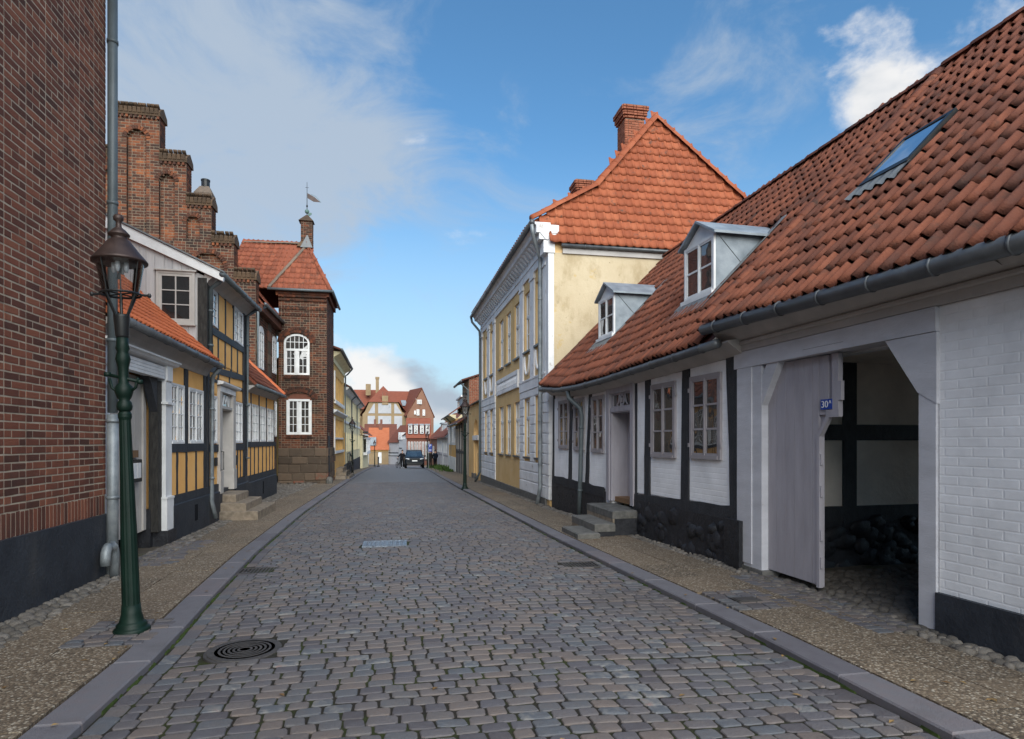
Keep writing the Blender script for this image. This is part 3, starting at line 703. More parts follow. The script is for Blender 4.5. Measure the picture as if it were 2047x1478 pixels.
def tile_field(part, surf_, x0, x1, slen, tw, te, clip, mat, name='roof_tile', limit=300, lift=.0, slip=0.0, jit=1.0, **kw):
    T = [pantile(tw, te, **kw)]; items = []; e = .02
    rows = int(math.ceil(slen/te)); cols = int((x1-x0)/tw)
    for r in range(rows):
        t = r*te/slen
        for c in range(cols):
            x = x0+c*tw
            if not clip(x+tw/2, min(1, t+te/slen*.5)): continue
            p = surf_(x, t); dx = (surf_(x+e, t)-p).normalized(); dy = (surf_(x, t+e)-p); dy = (dy-dx*dy.dot(dx)).normalized(); nn = dx.cross(dy)
            p = p+nn*(lift+U(-.002, .003)*jit)+dy*U(-slip, slip); rz = U(-.012, .012)*jit; dxx = dx+dy*rz; dyy = dy-dx*rz
            tl = U(-.012, .012)*jit; nn2 = nn+dyy*tl; dyy = dyy-nn*tl
            items.append((0, mat4(p, dxx, dyy, nn2)))
    pieces(name, part, T, items, mat, limit, smooth=True)
def ridge_tiles(part, pts, mat, r=.10, ln=.36, name='ridge_tile', up=(0, 0, 1)):
    b = MB(); n = 6; vs = []
    for yy, rr, zz in ((0, 1.0, .012), (1.06, .9, 0)):
        vs += [(math.cos(PI*k/n)*rr, yy, math.sin(PI*k/n)*.85*rr+zz) for k in range(n+1)]
    fs = [(k, k+1, n+1+k+1, n+1+k) for k in range(n)]+[tuple(range(n, -1, -1))]
    b.raw(vs, fs); T = [template(b, name)]; items = []
    for a, c in zip(pts, pts[1:]):
        a, c = Vector(a), Vector(c); d = c-a; k = max(1, round(d.length/ln)); ln_ = d.length/k; d.normalize(); upv = Vector(up)
        x = d.cross(upv).normalized(); z = x.cross(d)
        for i in range(k):
            p = a+d*(i*ln_)+z*U(-.006, .006); items.append((0, mat4(p, x*r, d*ln_, z*r)))
    pieces(name, part, T, items, mat, 300, True)
def gutter(root, path, r=.062, mat=None, brackets=0, name='gutter'):
    g = MB().tube(path, r, 10).build(name, mat or M['gutter'], root, True)
    if brackets:
        P = [Vector(p) for p in path]; tot = sum((b-a).length for a, b in zip(P, P[1:]))
        for k in range(brackets):
            s = tot*(k+.5)/brackets
            for a, b in zip(P, P[1:]):
                l = (b-a).length
                if s <= l:
                    p = a+(b-a)*s/l; d = (b-a).normalized()*.012; MB().tube([p-d, p+d], r+.009, 10).build('bracket', mat or M['gutter'], g, True); break
                s -= l
    return g
def downpipe(root, path, r=.045, mat=None, name='downpipe', collars=()):
    o = MB().tube(path, r, 10).build(name, mat or M['pipe'], root, True)
    for p in collars: MB().tube([(p[0], p[1], p[2]-.02), (p[0], p[1], p[2]+.02)], r+.009, 10).build('collar', mat or M['pipe'], o, True)
    return o
def arch_pts(xc, zs, r, rz, n=12): return [(xc-r*math.cos(PI*i/n), zs+rz*math.sin(PI*i/n)) for i in range(n+1)]

# ================================================================== LEFT SIDE
# ---- near brick house at the left edge
h = facade('brick_house', 'dark red brick house with black plinth and tall grey downpipe, nearest on the left', 'house', (-3.5, -3.0), (-3.5, 8.62))
w = MB().box(0, 11.62, .001, 7, .74, 8.3).build('wall', M['mortar'], h)
def sp0(z): return [(8.0, 11.63)]
it = brick_items(sp0, .98, 8.3, .0775, proud=.003, mo=.015)
it += [(rng.randrange(5), trs(8.03+k*.075, 0.0, .86, .060, .003, .225)) for k in range(48)]
pieces('brick', w, BT, it, M['brick_near'])
ni = brick_items(lambda z: [(0, 7.99)], .74, 8.3, .0775, proud=.003, mo=.015)
pieces('brick', w, BT, ni, M['brick_near'], limit=0, stuff='brick_field')
MB().box(-.02, 11.64, -.05, 7, -.4, .745).build('plinth', M['plinth'], h)
downpipe(h, [(11.56, -.105, 8.2), (11.56, -.105, 2.0)], .057, M['pipe_dark'], collars=[(11.56, -.105, 6.6), (11.56, -.105, 4.6), (11.56, -.105, 2.9)])
downpipe(h, [(11.56, -.105, 1.98), (11.56, -.105, .0)], .066, M['pipe'], collars=[(11.56, -.105, 1.9), (11.56, -.105, .95)], name='standpipe')
MB().tube([(11.50, -.15, -.02)]+[(11.375+.125*math.cos(a), -.15, .26+.125*math.sin(a)) for a in [PI*k/8 for k in range(9)]]+[(11.25, -.15, .16)], .055, 12).build('pipe_bend', M['pipe'], h, True)
rf = MB().slab([(-.3, -.45, 8.25), (11.8, -.45, 8.25), (11.8, 3.5, 11.9), (-.3, 3.5, 11.9)], (0, .05, -.1)).slab([(-.3, 3.5, 11.9), (11.8, 3.5, 11.9), (11.8, 7.4, 8.25), (-.3, 7.4, 8.25)], (0, -.05, -.1)).build('roof', M['roof_dark'], h)
gutter(h, [(-.3, -.5, 8.2), (11.8, -.5, 8.2)], .07)

# ---- low gate house with the bright orange roof
h = facade('gate_house', 'low yellow half-timbered gate house with orange tile roof and open cart gateway', 'house', (-3.62, 8.66), (-3.66, 13.5))
W1 = 4.84
b = MB(); b.box(2.46, W1, .012, 5.2, .70, 3.0); b.box(-.02, .12, .02, 5.2, -.3, 3.0); b.box(.12, 2.44, .02, 5.2, 2.92, 3.0); b.box(.1, 2.44, 4.9, 5.2, -.3, 2.92)
b.build('wall', M['yellow'], h)
MB().box(2.44, 2.5, .16, 4.9, .55, 2.9).build('gateway_side', M['yellow'], h); MB().box(2.25, 2.52, .14, .32, -.3, .55).build('gateway_foot', M['tar_stone'], h); MB().box(2.43, 2.52, .32, 4.9, -.3, .55).build('gateway_foot', M['tar_stone'], h)
b = MB().box(2.72, W1+.01, -.055, .2, -.4, .56); b.prism([(-.055, .56), (-.03, .575), (-.03, .72), (.2, .72), (.2, .56)], 2.72, W1+.01); b.build('plinth', M['plinth'], h)
MB().box(3.93, 4.09, -.062, -.04, .16, .46).build('cellar_vent', M['cloth_black'], h)
for a, c in ((2.74, 3.43), (3.68, 4.64)): panel(h, a, c, 2.645, 2.945, M['yellow'])
for a, c in ((2.73, 3.02), (3.10, 3.53), (3.62, 4.12), (4.21, 4.71)): panel(h, a, c, .725, 1.47, M['yellow'])
timber(h, (2.72, 1.53), (W1, 1.53), .15, .022, M['plinth'], .006)
timber(h, (3.56, 1.60), (3.56, 2.95), .20); timber(h, (4.745, .72), (4.745, 2.95), .17)
for x in (3.06, 3.575, 4.165): timber(h, (x, .72), (x, 1.455), .085, .016)
window(h, 2.735, 3.455, 1.605, 2.64, 2, 4, 2, M['white'], M['glass_c'], y=-.005, fw=.035, bar=.014)
window(h, 3.735, 4.645, 1.605, 2.64, 2, 4, 2, M['white'], M['glass_c'], y=-.005, fw=.04, bar=.015)
# gateway surround
b = MB(); b.box(.11, .32, -.03, .15, .72, 2.90); b.box(.09, .34, -.06, .15, .20, .70); b.box(.08, .35, -.07, .15, .70, .735); b.box(.06, .36, -.08, .1, 2.36, 2.40)
b.build('pilaster', M['white'], h)
b = MB(); b.box(2.43, 2.72, -.03, .14, .72, 2.90); b.box(2.41, 2.74, -.055, .14, .19, .70); b.box(2.40, 2.75, -.065, .14, .70, .735); b.box(2.40, 2.75, -.075, .1, 2.25, 2.29)
b.build('pilaster', M['white'], h)
MB().box(2.35, 2.78, -.09, .3, -.3, .19).build('guard_stone', M['tar_stone'], h); MB().box(.05, .38, -.10, .2, -.3, .2).build('guard_stone', M['tar_stone'], h)
for k in range(4): MB().box(.36, 2.40, -.035, .10, 2.655+k*.05, 2.700+k*.05).build('lintel_board', M['white'], h)
for x in (.115, 2.44): MB().box(x, x+.25, -.055, .1, 2.64, 2.90).build('bracket_block', M['white'], h)
MB().prism([(.05, 2.86), (-.10, 2.90), (-.12, 2.93), (-.15, 2.94), (-.15, 2.965), (.05, 2.965)], -.05, 2.84).build('cornice_shelf', M['white'], h)
b = MB(); b.wob((2.36, .2), (2.36, 2.5), .18, .0, y0=.14); b.build('gate_post', M['black_old'], h)
MB().box(2.26, 2.45, .03, .17, .19, 2.62).build('gate_post', M['black_old'], h)
MB().hexa([(2.0, .04, 2.55), (2.27, .04, 2.1), (2.27, .16, 2.1), (2.0, .16, 2.55)], [(1.85, .04, 2.66), (2.27, .04, 2.66), (2.27, .16, 2.66), (1.85, .16, 2.66)]).build('brace', M['black'], h)
MB().hexa([(.32, .04, 2.25), (.36, .04, 2.25), (.36, .16, 2.25), (.32, .16, 2.25)], [(.32, .04, 2.66), (.62, .04, 2.66), (.62, .16, 2.66), (.32, .16, 2.66)]).build('brace', M['black'], h)
gt = MB().box(.14, 2.22, .25, .29, .22, 2.66).build('gate', M['putty'], h)
x = .15
while x < 2.15:
    wv = U(.19, .24); MB().box(x, min(x+wv-.008, 2.16), .222, .252, .225, 2.655).build('plank', M['putty'], gt); x += wv
MB().box(2.12, 2.23, .195, .25, .24, 2.65).build('stile', M['putty'], gt)
lb = thing('letterbox', 'small dark wall letterbox with a wooden flap on the pale plank gate', 'letterbox', h.matrix_basis @ Vector((1.66, .215, 1.03)), h.rotation_euler.z)
MB().box(-.20, .20, -.09, 0, 0, .34).build('body', M['iron'], lb); MB().box(-.19, .17, -.05, 0, .37, .48).build('flap', M['wood'], lb)
for k in range(2): MB().box(-.17+k*.17, -.03+k*.17, -.1, -.08, .06, .29).build('newspaper', M['white'], lb)
# cove under the eaves, gutter, roof
prof = [(.02, 2.945), (-.02, 2.95), (-.05, 3.0), (-.06, 3.03), (-.10, 3.10), (-.17, 3.16), (-.21, 3.185), (-.21, 3.21), (.02, 3.21)]
MB().prism(prof, -.02, W1+.02).build('cove', M['soffit'], h)
gutter(h, [(-.02, -.275, 3.20), (W1+.05, -.275, 3.165)], .06, brackets=7)
SF = lambda x, t: Vector((x, -.27+t*2.75, 3.24+t*2.62+.10*math.sin(PI*t)*-.6))
rf = MB().slab([tuple(SF(-.03, 0)-Vector((0, 0, .03))), tuple(SF(W1, 0)-Vector((0, 0, .03))), tuple(SF(W1, 1)-Vector((0, 0, .08))), tuple(SF(-.03, 1)-Vector((0, 0, .08)))], (0, .03, -.06))
rf.slab([(-.03, 2.5, 5.8), (W1, 2.5, 5.8), (W1, 5.4, 3.2), (-.03, 5.4, 3.2)], (0, -.03, -.06)); rf = rf.build('roof', M['roof_bright'], h)
tile_field(rf, SF, -.02, W1-.02, 3.8, .155, .215, lambda x, t: x < W1-.06, M['tile_new'], limit=300)
downpipe(h, [(W1-.02, -.27, 3.12), (W1+.06, -.12, 2.95), (W1+.08, -.10, 2.8), (W1+.08, -.10, .42), (W1+.13, -.16, .08)], .042, M['pipe'], collars=[(W1+.08, -.10, 2.3), (W1+.08, -.10, .9)])

# ---- two storey half-timbered house with a white boarded gable
h = facade('half_timbered_house', 'two-storey yellow half-timbered house with grey-white boarded gable beside the gate house', 'house', (-3.66, 13.5), (-3.85, 18.0))
W2 = 4.5; D2 = 7.0; ez = lambda x: 4.93+.05*x     # eaves lean with age
b = MB()
for xa, xb, za, ya in ((.06, 1.28, .7, .012), (1.28, 2.52, 2.72, .012), (2.52, W2, .7, .012), (1.28, 2.52, .3, .5)):
    b.hexa([(xa, ya, za), (xb, ya, za), (xb, D2, za), (xa, D2, za)], [(xa, ya, ez(xa)-(.0 if ya < .1 else 2.0)), (xb, ya, ez(xb)-(.0 if ya < .1 else 2.0)), (xb, D2, ez(xb)-(.0 if ya < .1 else 2.0)), (xa, D2, ez(xa)-(.0 if ya < .1 else 2.0))])
b.build('wall', M['yellow'], h)
b = MB().box(.0, 1.25, -.06, .2, -.4, .55); b.prism([(-.06, .55), (-.03, .57), (-.03, .72), (.2, .72), (.2, .55)], 0, 1.25); b.box(2.78, W2, -.06, .2, -.4, .55); b.prism([(-.06, .55), (-.03, .57), (-.03, .71), (.2, .71), (.2, .55)], 2.78, W2); b.box(1.25, 2.78, .06, .2, -.4, .55)
b.build('plinth', M['plinth'], h)
# upper storey
for a, c in ((1.12, 1.76), (1.86, 2.66)): panel(h, a, c, 4.06, 4.86, M['yellow'])
panel(h, .33, .98, 4.02, 4.07, M['yellow'])
for a, c in ((.36, .46), (.55, 1.02), (1.14, 1.72), (1.83, 2.43), (2.52, 3.15), (3.25, 3.85)): panel(h, a, c, 3.36, 3.92 if a < 2 else 3.98, M['yellow'])
for a, c in ((.3, 1.02), (1.14, 2.2), (2.3, 3.85)): panel(h, a, c, 3.02, 3.22, M['yellow'])
for a, c in ((.30, 1.0), (2.85, 3.85)): panel(h, a, c, 2.66, 2.92, M['yellow'])
for x, z0, z1, ww in ((1.06, 3.95, 4.93, .10), (1.81, 3.95, 4.95, .09), (2.72, 4.0, 4.98, .10), (.50, 3.3, 3.95, .07), (1.08, 3.3, 3.95, .09), (1.775, 3.3, 3.95, .09), (2.475, 3.3, 4.0, .09), (3.20, 3.3, 4.0, .09), (1.08, 2.92, 3.25, .10), (2.25, 2.95, 3.28, .08)):
    timber(h, (x, z0), (x, z1), ww, .018)
timber(h, (.26, 3.955), (4.0, 4.04), .15, .03, M['plinth']); timber(h, (.26, 3.14), (4.0, 3.30), .14, .03, M['plinth']); timber(h, (.26, 2.93), (4.0, 2.985), .07, .02)
timber(h, (.17, .72), (.17, 3.2), .17, .02); timber(h, (.15, 3.2), (.15, 4.95), .2, .022); timber(h, (4.08, .72), (4.08, 5.12), .24, .024); timber(h, (4.40, .72), (4.40, 5.12), .2, .02)
window(h, .33, .98, 4.075, 4.84, 2, 4, 1, M['white'], M['glass'], y=-.012, fw=.035, bar=.014)
window(h, 2.83, 3.92, 4.11, 4.96, 2, 4, 2, M['white'], M['glass'], y=-.012, fw=.04, bar=.015)
# ground floor
window(h, .34, .96, 1.60, 2.61, 2, 4, 1, M['white'], M['glass_c'], y=-.008, fw=.035, bar=.014)
window(h, 2.84, 3.84, 1.60, 2.63, 2, 4, 2, M['white'], M['glass_c'], y=-.008, fw=.04, bar=.015)
timber(h, (.26, 1.50), (1.05, 1.50), .16, .025, M['plinth']); timber(h, (2.78, 1.50), (4.0, 1.50), .16, .025, M['plinth'])
for a, c in ((.28, .50), (.60, .98), (2.86, 3.16), (3.28, 3.55), (3.66, 3.94)): panel(h, a, c, .73, 1.42, M['yellow'])
for x in (.55, 3.22, 3.60): timber(h, (x, .72), (x, 1.43), .08, .016)
MB().box(.66, .84, -.05, -.02, 1.12, 1.30).build('name_plate', M['iron'], h); MB().box(2.88, 3.02, -.05, -.02, 1.06, 1.30).build('name_plate', M['iron'], h)
# front door, recessed, with monogram fanlight
b = MB(); b.box(1.06, 1.30, -.05, .1, .50, 2.86); b.box(2.50, 2.79, -.05, .1, .50, 2.86); b.box(1.30, 2.50, -.03, .1, 2.72, 2.86); b.box(1.30, 2.50, -.03, .12, 2.38, 2.44)
b.box(1.03, 1.32, -.07, .05, .50, .98); b.box(2.48, 2.81, -.07, .05, .5, .98); b.build('door_surround', M['putty'], h)
for k in range(3): MB().box(1.10, 2.72, -.06, .02, 2.74+k*.04, 2.775+k*.04).build('lintel_board', M['white'], h)
MB().prism([(.0, 2.87), (-.12, 2.89), (-.14, 2.92), (-.14, 2.95), (.0, 2.97)], .98, 3.0).build('door_hood', M['white'], h)
MB().box(1.28, 1.31, .0, .38, .5, 2.4).box(2.49, 2.52, .0, .38, .5, 2.4).box(1.3, 2.5, .0, .38, 2.37, 2.385).build('door_reveal', M['putty'], h)
fl = MB().box(1.30, 2.50, .02, .04, 2.44, 2.72).build('fanlight', M['glass_d'], h)
b = MB()
for p in ([(1.62, 2.46), (1.74, 2.70)], [(1.74, 2.70), (1.9, 2.50)], [(1.9, 2.50), (2.06, 2.70)], [(2.06, 2.70), (2.18, 2.46)]):
    (xa, za), (xb, zb) = p; b.slab([(xa-.022, .0, za), (xa+.022, .0, za), (xb+.022, .0, zb), (xb-.022, .0, zb)], (0, .015, 0))
for x in (1.52, 2.28): b.box(x-.012, x+.012, .0, .015, 2.44, 2.72)
b.build('monogram', M['white'], fl)
dr = MB().box(1.31, 2.49, .36, .40, .58, 2.38).build('door', M['white'], h)
for z0, z1 in ((.72, 1.02), (1.10, 1.30), (1.42, 2.25)):
    for x0, x1 in ((1.42, 1.84), (1.96, 2.38)): MB().box(x0, x1, .340, .362, z0, z1).build('door_panel', M['white'], dr)
MB().tube([(1.92, .33, 1.33), (1.92, .30, 1.33), (2.04, .30, 1.33)], .012, 6).build('handle', M['iron'], dr)
MB().box(1.30, 2.50, .30, .42, .40, .585).build('door_sill', M['black'], h)
MB().tube([(1.17, -.05, 1.42), (1.17, -.10, 1.42), (1.17, -.10, 1.02), (1.17, -.05, 1.02)], .012, 6).build('grab_handle', M['iron'], h)
# boarded gable facing the street's near end
gb = MB(); gp = [(0, -.02, 3.3), (0, -.02, 4.95), (0, .3, 5.08), (0, 3.2, 6.62), (0, D2, 4.9), (0, D2, 3.3)]
gb.slab([(.004, y, z) for _, y, z in gp], (.03, 0, 0)); gb = gb.build('gable', M['boards'], h)
def rakez(y): return 4.99+(y+.15)*.49
y = .16
while y < 3.2:
    wv = U(.12, .17); yc = min(y+wv-.006, 3.2)
    z0 = 3.2
    for (ya, yb, za, zb) in [(y, yc, z0, None)]:
        if ya > .24 and yb < .86: segs = ((z0, 3.98), (5.02, None))
        elif ya < .86 and yb > .24: segs = ((z0, 3.98), (5.02, None))
        else: segs = ((z0, None),)
        for sa, sb in segs:
            d = U(.0, .006)
            MB().hexa([(-.022-d, ya, sa), (.006, ya, sa), (.006, yb, sa), (-.022-d, yb, sa)], [(-.022-d, ya, sb or rakez(ya)-.05), (.006, ya, sb or rakez(ya)-.05), (.006, yb, sb or rakez(yb)-.05), (-.022-d, yb, sb or rakez(yb)-.05)]).build('board', M['boards'], gb)
    y += wv
b = MB(); ya, yb, za, zb = .24, .84, 4.03, 4.97
for (p, q, r, s_) in ((ya-.05, ya, za-.06, zb+.05), (yb, yb+.05, za-.06, zb+.05), (ya, yb, zb, zb+.05), (ya, yb, za-.06, za)): b.box(-.05, 0, p, q, r, s_)
b.box(-.08, 0, ya-.08, yb+.08, zb+.05, zb+.075); b.box(-.085, 0, ya-.07, yb+.07, za-.085, za-.06)
for (p, q, r, s_) in ((ya, ya+.05, za, zb), (yb-.05, yb, za, zb), (ya+.05, yb-.05, zb-.05, zb), (ya+.05, yb-.05, za, za+.05), ((ya+yb)/2-.012, (ya+yb)/2+.012, za+.05, zb-.05)): b.box(-.04, 0, p, q, r, s_)
for k in (1, 2): zz = za+.05+(zb-za-.1)*k/3; b.box(-.036, 0, ya+.05, yb-.05, zz-.01, zz+.01)
gw = b.build('window', M['putty'], h)
for i in range(2):
    for k in range(3):
        p = ya+.05+i*(yb-ya-.1)/2; r = za+.05+k*(zb-za-.1)/3
        MB().box(-.022, -.016, p, p+(yb-ya-.1)/2, r, r+(zb-za-.1)/3).build('pane', M['glass_d'], gw)
MB().box(-.03, .09, -.03, .14, 3.2, 4.92).build('corner_post', M['black_old'], h)
# bargeboard, eaves, gutter, roof
bb = MB(); bb.hexa([(-.09, -.34, 4.86), (.02, -.34, 4.86), (.02, 3.3, 6.44), (-.09, 3.3, 6.44)], [(-.09, -.36, 5.02), (.02, -.36, 5.02), (.02, 3.3, 6.72), (-.09, 3.3, 6.72)]); bb.build('bargeboard', M['white'], h)
MB().hexa([(-.12, -.36, 5.03), (.02, -.36, 5.03), (.02, 3.3, 6.73), (-.12, 3.3, 6.73)], [(-.12, -.36, 5.06), (.02, -.36, 5.06), (.02, 3.3, 6.77), (-.12, 3.3, 6.77)]).build('verge_cap', M['lead'], h)
pr = [(.02, 4.80), (-.02, 4.81), (-.06, 4.88), (-.16, 4.96), (-.27, 4.99), (-.27, 5.02), (.02, 5.02)]
MB().prism(pr, -.02, W2+.02, .05*W2).build('cove', M['soffit'], h)
gutter(h, [(-.1, -.33, 5.0), (W2+.05, -.33, 5.0+.05*W2)], .06, M['pipe_dark'], brackets=7)
rf = MB().slab([(-.08, -.34, 5.05), (W2+.1, -.34, 5.28), (W2+.1, 3.3, 6.95), (-.08, 3.3, 6.74)], (0, .04, -.07)).slab([(-.08, 3.3, 6.74), (W2+.1, 3.3, 6.95), (W2+.1, D2+.3, 5.1), (-.08, D2+.3, 4.9)], (0, -.04, -.07)).build('roof', M['roof_far'], h)
MB().poly([(W2-.001, .012, 4.9), (W2-.001, D2, 4.9), (W2-.001, 3.3, 6.8)]).build('rear_gable', M['yellow'], h)
downpipe(h, [(.1, -.33, 4.98), (.08, -.22, 4.86), (.16, -.06, 4.75), (.17, -.06, 3.36)], .045, M['pipe_dark'], collars=[(.17, -.06, 4.3), (.17, -.06, 3.6)])
downpipe(h, [(4.25, -.33, 5.2), (4.22, -.2, 5.08), (4.20, -.08, 4.98), (4.20, -.08, .5)], .045, M['pipe_dark'], collars=[(4.20, -.08, 4.2), (4.20, -.08, 2.6), (4.20, -.08, 1.2)])
# stone steps
st = thing('stone_steps', 'weathered sandstone steps up to the white front door on the left', 'steps', (-3.72, 15.4, gz(15.4)))
g0 = gz(15.4)
for nm, (u0, u1, v0, v1, z0, z1) in (('step', (0, .86, -.95, 1.2, -.1, .255)), ('step', (0, .60, -.85, .85, .255, .43)), ('step', (0, .34, -.62, .62, .43, .60))):
    b = MB(); e = .02; b.box(u0-.1, u1, v0, v1, z0, z1-e); b.hexa([(u0-.1, v0, z1-e), (u1, v0, z1-e), (u1, v1, z1-e), (u0-.1, v1, z1-e)], [(u0-.1, v0+e, z1), (u1-e, v0+e, z1), (u1-e, v1-e, z1), (u0-.1, v1-e, z1)])
    b.build(nm, M['step'], st)

# ---- low yellow house with a lean-to red roof
h = facade('low_house', 'low yellow half-timbered house with four white windows between the two-storey house and brick manor', 'house', (-3.85, 18.0), (-3.95, 22.8))
W3 = 4.8
MB().box(.0, W3, .012, 3.5, .6, 3.05).build('wall', M['yellow'], h)
b = MB().box(0, W3+.01, -.06, .2, -.6, .5); b.prism([(-.06, .5), (-.03, .52), (-.03, .69), (.2, .69), (.2, .5)], 0, W3+.01); b.build('plinth', M['plinth'], h)
for x in (2.2,): MB().box(x-.07, x+.07, -.066, -.04, .05, .42).build('cellar_vent', M['cloth_black'], h)
timber(h, (0, 1.555), (W3, 1.555), .14, .025, M['plinth'])
for x in (.56, 1.79, 3.03, 4.55): timber(h, (x, 1.6), (x, 3.02), .13, .02)
xs = [.10, .50, 1.07, 1.67, 2.36, 3.03, 3.66, 4.2, 4.7]
for x in xs[1:]: timber(h, (x, .69), (x, 1.5), .085, .018)
for a, c in zip(xs, xs[1:]): panel(h, a+.05, c-.05, .70, 1.485, M['yellow'])
for a, c in ((.04, .49), (.63, 1.72), (1.86, 2.96), (3.1, 4.48)): panel(h, a, c, 2.71, 3.02, M['yellow'])
for a, c in ((.0, .48), (.70, 1.68), (1.92, 2.90), (3.20, 4.38)): window(h, a, c, 1.63, 2.70, 2, 4, 2 if a else 1, M['white'], M['glass_c'], y=-.008, fw=.035, bar=.015)
MB().prism([(.02, 2.98), (-.02, 2.99), (-.08, 3.06), (-.18, 3.12), (-.26, 3.14), (-.26, 3.17), (.02, 3.17)], 0, W3+.05, .06).build('cove', M['soffit'], h)
gutter(h, [(-.2, -.31, 3.14), (W3+.1, -.31, 3.2)], .055, M['pipe_dark'], brackets=6)
SF = lambda x, t: Vector((x, -.3+t*2.6, 3.2+t*2.5))
rf = MB().slab([tuple(SF(-.05, 0)), tuple(SF(W3+.05, 0)), tuple(SF(W3+.05, 1)), tuple(SF(-.05, 1))], (0, .04, -.06)).build('roof', M['roof_far'], h)
MB().poly([(W3, .0, 3.0), (W3, 3.5, 3.0), (W3, 3.5, 5.6), (W3, 2.3, 5.6)]).build('side_wall', M['mortar'], h)
tile_field(rf, SF, -.05, W3+.1, 3.6, .22, .30, lambda x, t: t < .75, M['tile_old'], limit=300)
ridge_tiles(rf, [tuple(SF(W3+.02, 0)+Vector((0, 0, .06))), tuple(SF(W3+.02, .7)+Vector((0, 0, .06)))], M['tile_new'], .09, .3, 'verge_tile')

# ---- medieval brick manor: stepped gable, street wing and stair tower
h = thing('brick_manor', 'medieval dark brick manor with crow-stepped gable, street wing and square stair tower', 'manor', (0, 25.2, 0))
V0 = 25.2      # local y = street position - 25.2, local x = lateral position
cx = -9.2
steps_ = [(.78, 13.62), (1.70, 12.0), (2.57, 10.45), (3.36, 9.08), (4.14, 7.75)]    # half-width, body top
def gspans(z):
    if z < 1.2: return [(cx-4.14, -5.08)]
    for hw, zt in steps_:
        if z < zt and (hw == 4.14 or True):
            pass
    hw = max([q for q, zt in steps_ if z < zt], default=0)
    if not hw: return []
    sp = [(cx-hw, cx+hw)]
    # round-arched blind niches
    for xc, r, zb, zs in niches:
        if zb < z < zs+r:
            ww = r if z < zs else math.sqrt(max(0, r*r-(z-zs)**2)); sp = subtract(sp, [(xc-ww-.001, xc+ww+.001)])
    return sp
niches = [(cx, .325, 6.0, 12.80), (cx+1.03, .265, 9.1, 11.29), (cx-1.03, .265, 9.1, 11.29), (cx+1.93, .225, 9.15, 9.83), (cx-1.93, .225, 9.15, 9.83), (cx+2.45, .56, 7.6, 8.15)]
gw_ = MB()
prev = 0
ptop = [(-.78, 13.62)]
poly = []
for hw, zt in steps_: poly += [(cx+hw, zt)]
for k, (hw, zt) in enumerate(steps_):       # backing slabs, one per step, set back behind the brick face
    zb = steps_[k+1][1] if k+1 < len(steps_) else -.6
    gw_.box(cx-hw+.01, cx+hw-.01, .13, .62, zb, zt)
gw_.box(-5.2, -5.07, .0, .62, -.6, 7.2) if False else None
gable = gw_.build('gable', M['mortar_dark'], h)
fm = MB()    # mortar face between niches
for k, (hw, zt) in enumerate(steps_):
    pass
it = brick_items(gspans, 4.0, 13.62, .104, .27, .135, .016, .005)
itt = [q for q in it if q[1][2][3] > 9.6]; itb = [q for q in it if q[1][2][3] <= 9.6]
# mortar face as strips per course so that niches stay open
b = MB()
z = 4.0
while z < 13.62:
    for xa, xb in gspans(z+.052): b.box(xa+.004, xb-.004, .003, .14, z, z+.104)
    z += .104
b.build('joint_face', M['mortar_dark'], gable)
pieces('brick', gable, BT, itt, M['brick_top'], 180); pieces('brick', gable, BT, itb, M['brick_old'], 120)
b = MB()
for xc, r, zb, zs in niches:
    for s_ in (-1, 1):
        z = zb
        while z < zs-.02:
            b.box(min(xc+s_*r-s_*.001, xc+s_*(r+.012)), max(xc+s_*r-s_*.001, xc+s_*(r+.012)), .0015, .127, z, z+.092); z += .104
tag(b.build('reveal_brick', M['brick_old'], gable), kind='stuff')
# brickwork at the back of the niches
def nsp(z):
    o = []
    for xc, r, zb, zs in niches:
        if zb < z < zs+r:
            ww = r if z < zs else math.sqrt(max(0, r*r-(z-zs)**2)); o.append((xc-ww, xc+ww))
    return o
Xn = np.eye(4); Xn[1, 3] = .128
pieces('niche_brick', gable, BT, brick_items(nsp, 6.0, 13.2, .104, .27, .135, .016, .005, X=Xn), M['brick_top'], 60)
# arches of rubbed brick over the niches
it = []
for xc, r, zb, zs in niches:
    n = max(7, int(PI*(r+.08)/.095))
    for i in range(n):
        a = PI*(i+.5)/n; it.append((rng.randrange(5), trs(xc-(r+.075)*math.cos(a), -.004, zs+(r+.075)*math.sin(a), PI*(r+.05)/n*.86, .022, .15, rotm(0, -(PI/2-a)+0 if False else (a-PI/2), 0))))
pieces('arch_brick', gable, BT, it, M['brick_top'], 90)
